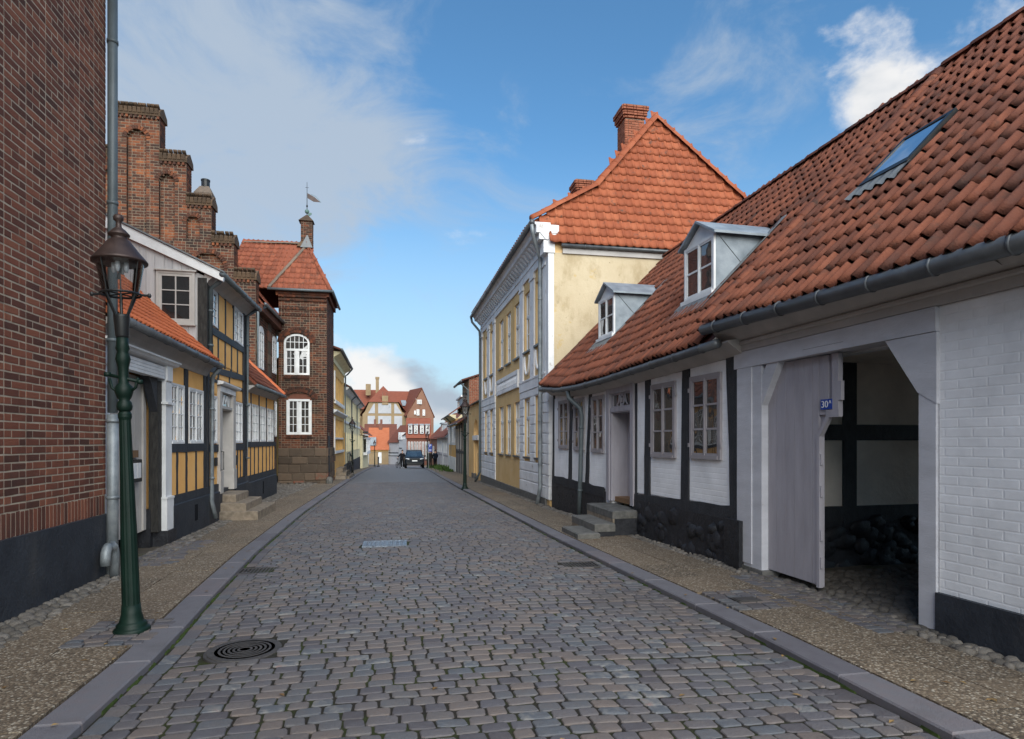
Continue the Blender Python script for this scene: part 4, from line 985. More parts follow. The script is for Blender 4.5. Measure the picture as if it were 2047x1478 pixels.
# end faces and caps of the steps
it = []
for sgn in (1, -1):
    for k, (hw, zt) in enumerate(steps_):
        zb = steps_[k+1][1] if k+1 < len(steps_) else 6.0
        X = mat4((cx+sgn*hw, .31, 0), (0, sgn, 0), (-sgn, 0, 0), (0, 0, 1))
        it += brick_items(lambda z: [(-.30, .31)], zb, zt, .104, .27, .135, .016, .005, X=X)
pieces('step_brick', gable, BT, it, M['brick_top'], 150)
it = []; ct_ = []
for sgn in (1, -1):
    for k, (hw, zt) in enumerate(steps_):
        xi = 0 if k == 0 else steps_[k-1][0]
        if k == 0 and sgn < 0: continue
        x0, x1 = (cx-hw, cx+hw) if k == 0 else ((cx+xi, cx+hw) if sgn > 0 else (cx-hw, cx-xi))
        x1 += .05 if sgn > 0 or k == 0 else 0; x0 -= .05 if sgn < 0 or k == 0 else 0
        cap = MB().prism([(-.06, zt+.02), (-.09, zt+.16), (-.04, zt+.24), (.30, zt+.46), (.66, zt+.24), (.70, zt+.02)], x0, x1).build('cap', M['stone_cap'], gable)
        n = int((x1-x0)/.15)
        for i in range(n):
            ct_.append((rng.randrange(5), trs(x0+.075+i*.15, -.02, zt-.04, .085, .05, .11)))       # corbel course
            it.append((rng.randrange(5), trs(x0+.07+i*(x1-x0-.05)/n, -.06, zt+.19, .12, .06, .20, rotm(.25, 0, U(-.05, .05)))))
            it.append((rng.randrange(5), trs(x0+.07+i*(x1-x0-.05)/n, .10, zt+.36, .125, .05, .34, rotm(1.0, 0, U(-.08, .08)))))
pieces('cap_tile', gable, BT, it, M['stone_cap'], 120); pieces('corbel', gable, BT, ct_, M['brick_top'], 80)
# main roof behind the gable
rf = MB().slab([(cx, .55, 12.6), (-4.85, .55, 6.95), (-4.85, 16, 6.95), (cx, 16, 12.6)], (0, 0, -.1)).slab([(cx, .55, 12.6), (cx, 16, 12.6), (cx-4.4, 16, 6.95), (cx-4.4, .55, 6.95)], (0, 0, -.1)).build('roof', M['tile_tower'], h)
# little concrete-topped chimney behind the steps
ch = MB().hexa([(-8.0, 2.6, 11.3), (-7.3, 2.6, 11.3), (-7.3, 3.2, 11.3), (-8.0, 3.2, 11.3)], [(-8.0, 2.6, 11.92), (-7.3, 2.6, 11.92), (-7.3, 3.2, 11.92), (-8.0, 3.2, 11.92)]).hexa([(-8.0, 2.6, 11.93), (-7.3, 2.6, 11.93), (-7.3, 3.2, 11.93), (-8.0, 3.2, 11.93)], [(-7.8, 2.75, 12.25), (-7.45, 2.75, 12.25), (-7.45, 3.05, 12.25), (-7.8, 3.05, 12.25)]).build('chimney', M['ridge'], h)
MB().lathe([(.17, 12.24), (.17, 12.5), (.185, 12.51), (.185, 12.56), (.15, 12.58)], 12, (-7.62, 2.9, 0)).build('chimney_pot', M['iron'], rf)

# street wing wall (u = -5.07), seen obliquely
wing_x = -5.07; Xw = mat4((wing_x, 0, 0), (0, 1, 0), (-1, 0, 0), (0, 0, 1))   # local x -> along the street
wg = MB().box(-9, wing_x-.012, .05, 4.6, -.6, 6.9).build('wing_wall', M['mortar_dark'], h)
wh = [(.62, 1.50, 4.50, 6.0), (3.42, 4.28, 4.62, 6.06), (3.6, 4.4, 1.85, 3.4)]
def wsp(z):
    sp = [(.05, 4.38)]
    for a, c, p, q in wh:
        if p < z < q+.22: sp = subtract(sp, [(a, c)])
    for a, c in ((.05, .46), (2.38, 3.1)):
        if z < 6.4: sp = subtract(sp, [(a, c)])
    return sp
pieces('brick', wg, BT, brick_items(wsp, 3.4, 6.6, .104, .27, .135, .016, .005, X=Xw), M['brick_old'], 150)
pieces('brick', wg, BT, brick_items(lambda z: [(4.0 if 1.85 < z < 3.4 else 3.4, 4.38)], 1.3, 3.4, .104, .27, .135, .016, .005, X=Xw), M['brick_old'], 60)
b = []
for a, c, zt in ((.05, .46, 6.3), (2.38, 3.1, 6.4)):     # granite ashlar piers
    z = 2.6
    while z < zt:
        hh = U(.36, .6); b.append((rng.randrange(5), Xw @ trs((a+c)/2, 0, z+hh/2, c-a-.01, .03, hh-.015))); z += hh
z = -.5
while z < 1.3:
    for q in range(3): b.append((rng.randrange(5), Xw @ trs(2.7+q*.62, 0, z+.22, .60, .03, .43)))
    z += .45
pieces('ashlar_block', wg, BT, b, M['granite'])
for (a, c, p, q) in wh:
    ar = q > 5; bb_ = MB(); yy = wing_x
    def bx(m_, s0, s1, x0, x1, z0, z1): return m_.box(x0, x1, s0, s1, z0, z1)
    bx(bb_, a, a+.07, yy-.01, yy+.03, p, q); bx(bb_, c-.07, c, yy-.01, yy+.03, p, q); bx(bb_, a+.07, c-.07, yy-.01, yy+.03, p, p+.07); bx(bb_, a+.07, c-.07, yy-.01, yy+.03, q-.05, q); m_ = (a+c)/2
    bx(bb_, m_-.03, m_+.03, yy-.01, yy+.026, p+.07, q-.05)
    for k in range(1, 4): bx(bb_, a+.07, c-.07, yy-.01, yy+.018, p+(q-p)*k/4-.012, p+(q-p)*k/4+.012)
    if ar:
        ap = [(yy+.028, m_-(c-a)/2*math.cos(PI*i/8), q+.2*math.sin(PI*i/8)) for i in range(9)]; bb_.slab(ap, (-.03, 0, 0))
    ww = bb_.build('window', M['white'], h)
    for i in range(2):
        for k in range(4):
            s0 = a+.07 if i == 0 else m_+.03; s1 = m_-.03 if i == 0 else c-.07
            MB().box(yy-.004, yy+.006, s0, s1, p+.07+(q-p-.12)*k/4, p+.07+(q-p-.12)*(k+1)/4).build('pane', M['glass_c'], ww)
gutter(h, [(wing_x+.32, .2, 6.92), (wing_x+.32, 4.5, 6.98)], .065, brackets=5)
MB().box(wing_x-.2, wing_x+.24, .1, 4.4, 6.62, 6.9).build('eaves', M['brick_old'], h)
SFm = lambda s_, t: Vector((-4.78-t*4.4, s_, 6.98+t*5.6))
downpipe(h, [(wing_x+.3, .45, 6.88), (wing_x+.12, .2, 6.7), (wing_x+.08, .08, 6.6), (wing_x+.08, .08, 3.2)], .05, M['pipe_dark'])
tile_field(rf, lambda x, t: Vector((-4.78-t*4.4, x+.6, 6.98+t*5.6)), 0, 5.0, 7.1, .23, .33, lambda x, t: True, M['tile_tower'], limit=40)

# stair tower
TX0, TX1, TY = -4.98, -2.88, 4.4         # front face v=29.6
tw_ = MB().box(TX0+.012, TX1-.012, TY+.012+.09, TY+3.4, 1.2, 8.4).build('tower_wall', M['mortar_dark'], h)
ta = [(-4.195, .565, 4.60, 6.10, .42), (-4.095, .555, 1.92, 3.55, .30)]      # window centre, half-width, sill, head/springing, rise
def tsp(z):
    sp = [(TX0, TX1)]
    for k, (xc, hw, zb, zs, rise) in enumerate(ta):
        if zb < z < zs+rise+(.0):
            ww = hw if z < zs else hw*math.sqrt(max(0, 1-((z-zs)/rise)**2)); sp = subtract(sp, [(xc-ww, xc+ww)])
    return sp
Xt = np.eye(4); Xt[1, 3] = TY
pieces('brick', tw_, BT, brick_items(tsp, 1.32, 8.3, .104, .27, .135, .016, .005, X=Xt), M['brick_old'], 260)
b = MB(); z = 1.32
while z < 8.3:
    for xa, xb in tsp(z+.052): b.box(xa+.006, xb-.006, TY+.003, TY+.12, z, z+.104)
    z += .104
b.build('joint_face', M['mortar_dark'], tw_)
Xs = mat4((TX1, TY, 0), (0, 1, 0), (-1, 0, 0), (0, 0, 1))
def ssp(z):
    sp = [(0, 3.4)]
    if z < 2.0 : sp = subtract(sp, [(.5, 1.3)])
    return sp
pieces('side_brick', tw_, BT, brick_items(ssp, 1.32, 8.3, .104, .27, .135, .016, .005, X=Xs), M['brick_old'], 40)
# corbelled bands under the eaves
it = []
for k, (z, pr) in enumerate(((7.36, .03), (7.64, .05), (8.02, .05), (8.18, .09), (8.30, .13))):
    n = 17
    for i in range(n): it.append((rng.randrange(5), trs(TX0+(TX1-TX0)*(i+.5)/n, TY-.0, z, .075 if k < 2 else .118, pr+.02, .13 if k < 2 else .10)))
pieces('corbel', tw_, BT, it, M['brick_old'], 100)
MB().box(TX0-.1, TX1+.10, TY-.10, TY+3.5, 8.20, 8.40).build('cornice', M['brick_old'], tw_)
# rows of headers over the windows
it = []
for xc, hw, zb, zs, rise in ta:
    for ring, rr in ((0, .08), (1, .21)):
        n = 20 if ring == 0 else 26
        for i in range(n):
            a = PI*(i+.5)/n; ex, ez_ = (hw+rr)*math.cos(a), (rise+rr)*math.sin(a)
            it.append((rng.randrange(5), trs(xc-ex, TY-.012, zs+ez_, .085, .02, .125, rotm(0, math.atan2(-math.cos(a)*(rise+rr), math.sin(a)*(hw+rr)) , 0))))
    for i in range(11): it.append((rng.randrange(5), trs(xc-hw+.05+i*2*hw/11, TY-.02, zb-.08, .088, .05, .13)))
pieces('arch_brick', tw_, BT, it, M['brick_old'], 130)
# upper arched window
def tower_window(xc, hw, zb, zt, rise, trans):
    yy = TY+.04; b = MB(); x0, x1 = xc-hw+.01, xc+hw-.01; f = .085
    b.box(x0, x0+f, yy, yy+.07, zb, zt); b.box(x1-f, x1, yy, yy+.07, zb, zt); b.box(x0+f, x1-f, yy, yy+.07, zb, zb+f); b.box(xc-.055, xc+.055, yy-.012, yy+.07, zb+f, trans or zt-f)
    top = trans if trans else zt
    b.box(x0+f, x1-f, yy-.01, yy+.07, top-.05, top+.05)
    ls = []
    for s0, s1 in ((x0+f, xc-.055), (xc+.055, x1-f)):
        b.box(s0, s0+.05, yy+.012, yy+.06, zb+f, top-.05); b.box(s1-.05, s1, yy+.012, yy+.06, zb+f, top-.05); b.box(s0+.05, s1-.05, yy+.012, yy+.06, zb+f, zb+f+.05)
        a, c = s0+.05, s1-.05; m_ = (a+c)/2; z0_, z1_ = zb+f+.05, top-.05; n = 4 if not trans else 3
        b.box(m_-.013, m_+.013, yy+.02, yy+.055, z0_, z1_)
        for k in range(1, n): b.box(a, c, yy+.021, yy+.054, z0_+(z1_-z0_)*k/n-.012, z0_+(z1_-z0_)*k/n+.012)
        for k in range(n):
            for (p, q) in ((a, m_-.013), (m_+.013, c)): ls.append([(p, z0_+(z1_-z0_)*k/n), (q, z0_+(z1_-z0_)*k/n), (q, z0_+(z1_-z0_)*(k+1)/n), (p, z0_+(z1_-z0_)*(k+1)/n)])
    if trans:
        ro, ri = (hw-.01), (hw-.01-f); zs = zt; n = 14
        for i in range(n):
            a0, a1 = PI*i/n, PI*(i+1)/n
            q = [(xc-ro*math.cos(a0), yy, zs+rise*math.sin(a0)), (xc-ro*math.cos(a1), yy, zs+rise*math.sin(a1)), (xc-ri*math.cos(a1), yy, zs+(rise-f)*math.sin(a1)), (xc-ri*math.cos(a0), yy, zs+(rise-f)*math.sin(a0))]
            b.slab(q, (0, .07, 0))
        for k in range(1, 5): xx = x0+f+(x1-x0-2*f)*k/5; zz = zs+(rise-f)*math.sqrt(max(0, 1-((xx-xc)/ri)**2)); b.box(xx-.012, xx+.012, yy+.02, yy+.055, trans+.05, zz)
        b.box(x0+f, x1-f, yy+.021, yy+.054, zs+.02, zs+.045)
        for k in range(5):
            xa, xb = x0+f+(x1-x0-2*f)*k/5+.012, x0+f+(x1-x0-2*f)*(k+1)/5-.012
            ls.append([(xa, trans+.05), (xb, trans+.05), (xb, zs+.02), (xa, zs+.02)])
            hz_ = lambda xx: zs+(rise-f)*math.sqrt(max(.02, 1-((xx-xc)/ri)**2))
            ls.append([(xa, zs+.045), (xb, zs+.045), (xb, max(hz_(xb), zs+.06)), ((xa+xb)/2, hz_((xa+xb)/2)), (xa, max(hz_(xa), zs+.06))])
    o = b.build('window', M['white'], h)
    for q in ls: MB().slab([(x, yy+.034, z) for x, z in q], (0, .008, 0)).build('pane', M['glass'], o)
tower_window(-4.195, .565, 4.60, 6.10, .40, 5.78)
tower_window(-4.095, .555, 1.92, 3.50, 0, None)
MB().slab([(x, TY+.055, z) for x, z in arch_pts(-4.095, 3.5, .55, .33)], (0, .04, 0)).build('tympanum', surf('dull_red_render', (.16, .062, .04), ns=6, bump=.4), h)
# rough granite foot of the tower
it = []; zz = [(-.62, .62), (.0, .56), (.56, .33), (.89, .43)]
z = -.62
for hh in (.48, .34, .40, .34, .40):
    x = TX0-.02
    while x < TX1-.05:
        l = min(U(.42, .72), TX1+.01-x); l = TX1+.01-x if TX1+.01-(x+l) < .2 else l
        it.append((rng.randrange(5), trs(x+l/2, TY-.02, z+hh/2, l-.018, .035*U(.7, 1.3), hh-.018))); x += l
    y = TY
    while y < TY+3.4:
        l = U(.5, .8)
        if not (TY+.5 < y+l/2 < TY+1.3): it.append((rng.randrange(5), trs(TX1+.015, y+l/2, z+hh/2, l-.018, .035, hh-.018, rotm(0, 0, PI/2))))
        y += l
    z += hh
MB().box(TX0+.01, TX1-.01, TY+.01, TY+3.4, -.9, 1.33).build('tower_foot', M['mortar_dark'], h)
pieces('ashlar_block', tw_, BT, it, M['granite'])
it = [(rng.randrange(5), trs(U(TX0-.3, TX1+.25), TY-U(.05, .3), -.32+U(-.03, .05), U(.15, .34), U(.1, .2), U(.1, .2), rotm(0, 0, U(0, 3)))) for k in range(16)]
pieces('boulder', tw_, BT, it, M['cobble'])
MB().lathe([(.16, -.5), (.15, .0), (.10, .12)], 8, (TX1+.12, TY-.08, -.1)).build('guard_stone', M['step_grey'], h)
MB().box(TX1-.01, TX1+.03, TY+.5, TY+1.3, -.5, 1.9).build('side_door', M['black'], h)
for p in ((TX1+.02, 3.0), (TX1+.02, 1.9)): pass
# tower roof
ev = 8.45
A = Vector((-3.95, 6.1, 11.05)); E0 = Vector((-5.35, TY-.22, ev)); E1 = Vector((-2.70, TY-.22, ev)); E2_ = Vector((-2.68, TY+3.6, ev)); R0 = Vector((-6.9, 6.6, 11.10)); R1_ = Vector((-4.10, 6.15, 11.12)); B0 = Vector((-8.6, TY+.2, ev+.1))
front = MB().poly([tuple(E0), tuple(E1), tuple(A)]).poly([tuple(E1), tuple(E2_), tuple(A)]).poly([tuple(R0), tuple(B0), tuple(E0), tuple(A)]).poly([tuple(A), tuple(E2_), (-8, TY+4.4, ev), tuple(R0)]).build('tower_roof', M['tile_tower'], h)
def tri_roof(p00, p10, apexl, apexr, nm, tw=.235, te=.34, lim=200):
    """tiles laid on a face: eave from p00 to p10, top edge apexl..apexr; courses stay level"""
    x_ = (p10-p00).normalized(); mid = (apexl+apexr)/2; up = mid-p00; up = up-x_*up.dot(x_); H_ = up.length; up.normalize()
    wl = (p10-p00).length; al = (apexl-p00).dot(x_); ar = (apexr-p00).dot(x_)
    def sf(x, t): return p00+x_*x+up*(t*H_)
    def clip(x, t): return al*t-.03 < x < wl+(ar-wl)*t+.03
    lo = min(0, al)-.1; hi = max(wl, ar)+.1
    return sf, lo, hi, H_, clip
for (p, q, a_, c_) in ((E0, E1, A, A),):
    sf, lo, hi, H_, cl = tri_roof(p, q, a_, c_, ''); tile_field(front, sf, lo, hi, H_, .225, .37, cl, M['tile_tower'], limit=130)
sf, lo, hi, H_, cl = tri_roof(B0, E0, R0, A, ''); tile_field(front, sf, lo, hi, H_, .225, .33, cl, M['tile_tower'], limit=170)
sf, lo, hi, H_, cl = tri_roof(E1, E2_, A, A, ''); tile_field(front, sf, lo, hi, H_, .225, .37, cl, M['tile_tower'], limit=0)
ridge_tiles(front, [tuple(E1+Vector((0, 0, .04))), tuple(A)], M['tile_tower'], .10, .36); ridge_tiles(front, [tuple(E0+Vector((0, 0, .05))), tuple(A)], M['ridge'], .09, .36, 'hip_tile'); ridge_tiles(front, [tuple(R0+Vector((0, 0, .04))), tuple(A+Vector((0, 0, .04)))], M['ridge'], .09, .36)
gutter(h, [(-5.4, TY-.29, ev-.03), (-2.62, TY-.29, ev-.03)], .06, M['pipe_dark']); gutter(h, [(-2.6, TY-.3, ev-.03), (-2.6, TY+3.6, ev-.03)], .06, M['pipe_dark'])
# chimney stack on the apex
sx, sy = -3.98, 6.25
stk = MB().box(sx-.26, sx+.26, sy-.22, sy+.22, 10.6, 12.25).build('chimney', M['mortar_dark'], h)
it = brick_items(lambda z: [(-.26, .26)], 10.9, 12.2, .10, .25, .12, .013, .012, X=np.array(mat4((sx, sy-.22, 0), (1, 0, 0), (0, 1, 0), (0, 0, 1)))) + brick_items(lambda z: [(-.22, .22)], 10.9, 12.2, .10, .25, .12, .013, .012, X=np.array(mat4((sx+.26, sy, 0), (0, 1, 0), (-1, 0, 0), (0, 0, 1))))
pieces('brick', stk, BT, it, M['brick_old'], 40)
MB().hexa([(sx-.36, sy-.3, 12.18), (sx+.33, sy-.3, 12.18), (sx+.33, sy+.3, 12.18), (sx-.36, sy+.3, 12.18)], [(sx-.05, sy-.05, 12.52), (sx+.05, sy-.05, 12.52), (sx+.05, sy+.05, 12.52), (sx-.05, sy+.05, 12.52)]).build('cap', M['stone_cap'], stk)
MB().hexa([(sx-.44, sy-.34, 10.92), (sx+.1, sy-.34, 10.92), (sx+.1, sy+.2, 10.92), (sx-.44, sy+.2, 10.92)], [(sx-.26, sy-.26, 11.2), (sx, sy-.26, 11.2), (sx, sy, 11.2), (sx-.26, sy, 11.2)]).build('flashing', M['stone_cap'], stk)
MB().hexa([(sx-.26, sy-.42, 10.86), (sx+.3, sy-.42, 10.86), (sx+.3, sy+.2, 10.86), (sx-.26, sy+.2, 10.86)], [(sx+.02, sy-.235, 11.5), (sx+.06, sy-.235, 11.5), (sx+.06, sy, 11.5), (sx+.02, sy, 11.5)]).build('flashing', M['lead'], stk)
# weather vane
t = thing('weather_vane', 'black swallow-tail weather vane with verdigris ball on the stair tower chimney', 'weather vane', (sx, 25.2+sy, 12.5))
MB().tube([(0, 0, 0), (0, 0, 1.62)], [.022, .010], 6).build('rod', M['iron'], t)
MB().lathe([(.01, .08), (.09, .14), (.105, .20), (.09, .27), (.01, .32)], 10).build('ball', M['verdigris'], t)
MB().lathe([(.03, .42), (.045, .47), (.02, .54)], 8).build('knop', M['iron'], t)
MB().slab([(.02, 0, 1.10), (.34, 0, .93), (.62, 0, .70), (.30, 0, .70), (.02, 0, .86)], (0, .012, 0)).build('flag', M['copper'], t)
MB().tube([(.18, 0, 1.05), (.42, 0, .95), (.64, 0, .69)], .008, 5).build('flag_edge', M['verdigris'], t)
MB().slab([(.02, -.01, .02), (.10, -.01, .0), (.20, -.01, .06), (.22, -.01, .14), (.16, -.01, .16), (.08, -.01, .12)], (0, .03, 0)).build('cockerel', M['verdigris'], t)
b = MB()
for a in (0, PI/2): b.tube([(-.08*math.cos(a), -.08*math.sin(a), 1.36), (.08*math.cos(a), .08*math.sin(a), 1.36)], .008, 5)
b.build('cross', M['iron'], t)

# ================================================================== RIGHT SIDE
RP0, RP1 = (4.12, 16.4), (4.72, 1.558)
rx = lambda x: (RP0[0]+.0404*x, RP0[1]-.99918*x)
# ---- white half-timbered cottage
h = facade('white_cottage', 'white half-timbered cottage with black posts, red pantiles and two zinc dormers', 'house', RP0, RP1)
ZE = lambda x: interp([(0, 3.03), (.8, 3.0), (2, 2.88), (3.44, 2.83), (4.91, 2.84), (6.97, 2.89), (8.9, 2.94), (9.5, 2.95)], x)
ZW = lambda x: ZE(x)-.17
RY = lambda x: 3.33+.07*min(x, 10.5); RZ = lambda x: 6.73+.075*min(x, 10.5)
b = MB(); n = 18
cuts = sorted([.6+8.45*i/n for i in range(n+1) if not 4.5 < .6+8.45*i/n < 5.6]+[4.55, 5.59])
for xa, xb in zip(cuts, cuts[1:]):
    if xa == 4.55: b.box(xa, xb, .45, 6.6, .3, 2.62); continue
    b.hexa([(xa, .012, .4), (xb, .012, .4), (xb, 6.6, .4), (xa, 6.6, .4)], [(xa, .012, ZW(xa)+.1), (xb, .012, ZW(xb)+.1), (xb, 6.6, ZW(xb)+.1), (xa, 6.6, ZW(xa)+.1)])
b.slab([(.6, .02, 2.9), (.6, 6.6, 2.9), (.6, 3.3, 6.55)], (.2, 0, 0)); b.build('wall', M['limewash'], h)
def wpanel(x0, x1, z0): panel(h, x0, x1, z0, min(ZW(x0), ZW(x1))+.02, M['limewash'], d=.006, amp=.006)
wpanel(.74, 1.95, .74); wpanel(2.16, 3.2, .71); wpanel(3.34, 4.38, .68); wpanel(5.79, 6.12, .72); wpanel(6.33, 7.43, .74); wpanel(7.65, 8.72, .76)
b = MB()
for x0, x1 in ((.74, 1.95), (2.16, 3.2), (3.34, 4.38), (6.33, 7.43), (7.65, 8.72)): pass
for a, c, ww, dd in (((.64, .5), (.70, ZW(.7)+.02), .12, .02), ((1.99, .6), (2.15, ZW(2.1)+.02), .20, .022), ((3.15, .6), (3.41, ZW(3.4)+.02), .17, .022), ((5.745, .5), (5.755, ZW(5.7)+.03), .07, .02), ((6.20, .66), (6.24, ZW(6.2)+.03), .20, .024), ((7.52, .68), (7.56, ZW(7.5)+.03), .22, .026), ((8.92, .3), (8.79, ZW(8.8)+.06), .27, .03)):
    timber(h, a, c, ww, dd, amp=.010)
timber(h, (4.40, .68), (4.42, ZW(4.4)+.02), .03, .008)
MB().wob((5.68, .60), (9.06, .695), .19, .035, amp=.012, seg=12).build('timber', M['black'], h)
MB().wob((.6, .66), (4.2, .60), .2, .03, amp=.02, seg=12).build('timber', M['black'], h)
b = MB()
for i in range(n):      # dark line under the eaves board
    xa, xb = .6+8.45*i/n, .6+8.45*(i+1)/n
    b.hexa([(xa, -.02, ZW(xa)-.0), (xb, -.02, ZW(xb)-.0), (xb, .01, ZW(xb)), (xa, .01, ZW(xa))], [(xa, -.02, ZW(xa)+.03), (xb, -.02, ZW(xb)+.03), (xb, .01, ZW(xb)+.03), (xa, .01, ZW(xa)+.03)])
b.build('head_rail', M['black'], h)
for a, c, p, q in ((1.16, 1.95, 1.47, 2.65), (2.33, 3.02, 1.44, 2.63), (3.50, 4.22, 1.41, 2.60), (6.38, 7.24, 1.38, 2.60), (7.70, 8.53, 1.39, 2.605)):
    wd = window(h, a, c, p, q, 1, 3, 2, M['lilac_d'], M['glass'], y=-.030, fw=.055, bar=.028)
    for zz in (p+.2, q-.2):
        for xx in (a-.012, c+.012): MB().box(xx-.02, xx+.02, -.052, -.03, zz-.03, zz+.03).build('hinge', M['lilac_d'], wd)
# tarred boulder footing
def boulder(k):
    b = MB(); n, m = 8, 5; vs = [(0, 0, -.5)]
    for i in range(1, m):
        for j in range(n):
            a = 2*PI*j/n; ph = PI*i/m-PI/2; r = .5*U(.78, 1.16); vs.append((r*math.cos(ph)*math.cos(a), r*math.cos(ph)*math.sin(a), r*math.sin(ph)))
    vs.append((0, 0, .5)); fs = [(0, 1+(j+1) % n, 1+j) for j in range(n)]
    for i in range(m-2): fs += [(1+i*n+j, 1+i*n+(j+1) % n, 1+(i+1)*n+(j+1) % n, 1+(i+1)*n+j) for j in range(n)]
    fs += [(1+(m-2)*n+j, 1+(m-2)*n+(j+1) % n, len(vs)-1) for j in range(n)]
    b.raw(vs, fs); return template(b, 'boulder')
BO = [boulder(k) for k in range(6)]
ft = MB().box(.55, 4.25, -.02, .4, -.5, .62).box(5.68, 8.72, -.04, .4, -.5, .60).box(8.72, 9.07, -.10, .4, -.5, .62).build('footing', M['tar_stone'], h)
it = []
for xa, xb, z1, big in ((.6, 4.25, .60, 0), (5.9, 8.78, .56, 1)):
    for k in range(62 if big else 60):
        sz = U(.20, .44) if big else U(.12, .24); x = U(xa, xb); z = -.08+(z1+.02)*((k*.618) % 1)
        it.append((rng.randrange(6), trs(x, U(.02, .07) if big else .06, z, sz*U(1, 1.5), .22*U(.8, 1.2) if big else .18, sz*U(.75, 1.05), rotm(U(-.4, .4), U(-.5, .5), U(-.3, .3)))))
pieces('boulder', ft, BO, it, M['tar_stone'], smooth=True)
# front door, set back, with an ornamental fanlight
b = MB(); b.box(4.42, 4.56, -.06, .1, .47, 2.72); b.box(5.58, 5.71, -.06, .1, .47, 2.74); b.box(4.56, 5.58, -.05, .1, 2.58, 2.72); b.box(4.56, 5.58, -.035, .12, 2.22, 2.30)
b.prism([(.02, 2.70), (-.09, 2.72), (-.09, 2.76), (.02, 2.76)], 4.40, 5.73); b.build('door_surround', M['lilac'], h)
MB().box(4.56, 4.62, -.03, .34, .47, 2.24).box(5.53, 5.58, -.03, .34, .47, 2.24).box(4.62, 5.53, -.02, .34, 2.20, 2.235).build('door_reveal', M['lilac'], h)
fl = MB().box(4.56, 5.58, .03, .05, 2.30, 2.58).build('fanlight', M['glass_d'], h)
b = MB(); b.box(4.56, 4.63, -.0, .03, 2.30, 2.58); b.box(5.51, 5.58, -.0, .03, 2.30, 2.58); b.box(4.63, 5.51, -.0, .03, 2.30, 2.33); b.box(4.63, 5.51, -.0, .03, 2.55, 2.58)
xc = 5.07
for k in range(14):
    a0, a1 = 2*PI*k/14, 2*PI*(k+1)/14
    b.slab([(xc+.10*math.cos(a0), .0, 2.44+.115*math.sin(a0)), (xc+.10*math.cos(a1), .0, 2.44+.115*math.sin(a1)), (xc+.068*math.cos(a1), .0, 2.44+.08*math.sin(a1)), (xc+.068*math.cos(a0), .0, 2.44+.08*math.sin(a0))], (0, .02, 0))
for s_ in (-1, 1):
    P_ = [(.13, 2.55), (.15, 2.47), (.18, 2.40), (.25, 2.34)]
    for (xa, za), (xb, zb) in zip(P_, P_[1:]): b.slab([(xc+s_*xa-.018, .0, za), (xc+s_*xa+.018, .0, za), (xc+s_*xb+.018, .0, zb), (xc+s_*xb-.018, .0, zb)], (0, .02, 0))
b.tube([(xc, .0, 2.40), (xc, .0, 2.48)], .018, 6); b.build('ornament', M['lilac'], fl)
dr = MB().box(4.62, 5.53, .32, .36, .55, 2.2).build('door', M['lilac'], h)
MB().box(5.20, 5.23, .305, .33, .56, 2.19).build('astragal', M['lilac'], dr)
for z0, z1 in ((.66, .98), (1.05, 1.20), (1.28, 2.08)):
    for x0, x1 in ((4.72, 5.12), (5.30, 5.46)):
        b = MB(); b.box(x0, x1, .312, .33, z0, z1); b.box(x0+.035, x1-.035, .302, .32, z0+.035, z1-.035); b.build('door_panel', M['lilac'], dr)
MB().tube([(5.17, .31, 1.36), (5.17, .27, 1.36), (5.08, .27, 1.35)], .010, 6).build('handle', M['iron'], dr); MB().box(5.15, 5.19, .308, .318, 1.22, 1.48).build('lock_plate', M['iron'], dr)
MB().box(4.56, 5.58, .05, .36, .46, .555).build('door_sill', M['wood'], h)
# eaves board with sagging gutter
b = MB()
for i in range(n):
    xa, xb = .55+8.5*i/n, .55+8.5*(i+1)/n
    def q(x): return [(x, .02, ZW(x)+.0), (x, -.03, ZW(x)+.0), (x, -.25, ZE(x)-.02), (x, -.25, ZE(x)+.0), (x, .02, ZE(x)+.05)]
    A_, B_ = q(xa), q(xb); b.raw(A_+B_, [(k, (k+1) % 5, (k+1) % 5+5, k+5) for k in range(5)]+[(4, 3, 2, 1, 0), (5, 6, 7, 8, 9)])
b.build('soffit', M['soffit'], h, True) if False else b.build('soffit', M['soffit'], h)
gutter(h, [(.5+8.42*i/16, -.31, ZE(.5+8.42*i/16)-.02) for i in range(17)], .062, M['gutter'], brackets=11)
downpipe(h, [(2.75, -.31, 2.78), (2.76, -.29, 2.62), (3.05, -.12, 2.38), (3.06, -.09, 2.2), (3.0, -.10, .9), (3.0, -.13, .02)], .05, M['pipe_dark'], collars=[(3.05, -.10, 1.95), (3.0, -.11, .55)])
# roof
SR = lambda x, t: Vector((x, -.34+(RY(x)+.34)*t, ZE(x)+.05+(RZ(x)-ZE(x)-.05)*t-.05*math.sin(PI*t)+.012*math.sin(x*2.1+t*5)))
XL = lambda t: .52-.62*t
def roof_sheet(sf, x0, x1, nx, nt_, dz, nm, mat, par):
    b = MB()
    for i in range(nx+1):
        for j in range(nt_+1):
            t = j/nt_; x = x0(t)+(x1(t)-x0(t))*i/nx; p = sf(x, t); b.v.append((p.x, p.y, p.z-dz))
    b.f += [(i*(nt_+1)+j, (i+1)*(nt_+1)+j, (i+1)*(nt_+1)+j+1, i*(nt_+1)+j+1) for i in range(nx) for j in range(nt_)]
    return b.build(nm, mat, par)
rf = roof_sheet(SR, lambda t: XL(t)+.03, lambda t: 8.75, 14, 6, .045, 'roof', M['tile_old'], h)
DORM = [(1.87, 2.85), (6.07, 7.06)]
def in_dormer(x, t, sf):
    p = sf(x, t)
    for a, c in DORM:
        if a-.10 < x < c+.10 and .55 < p.y < 2.0 and p.y < 2.05-.0: return True
    return False
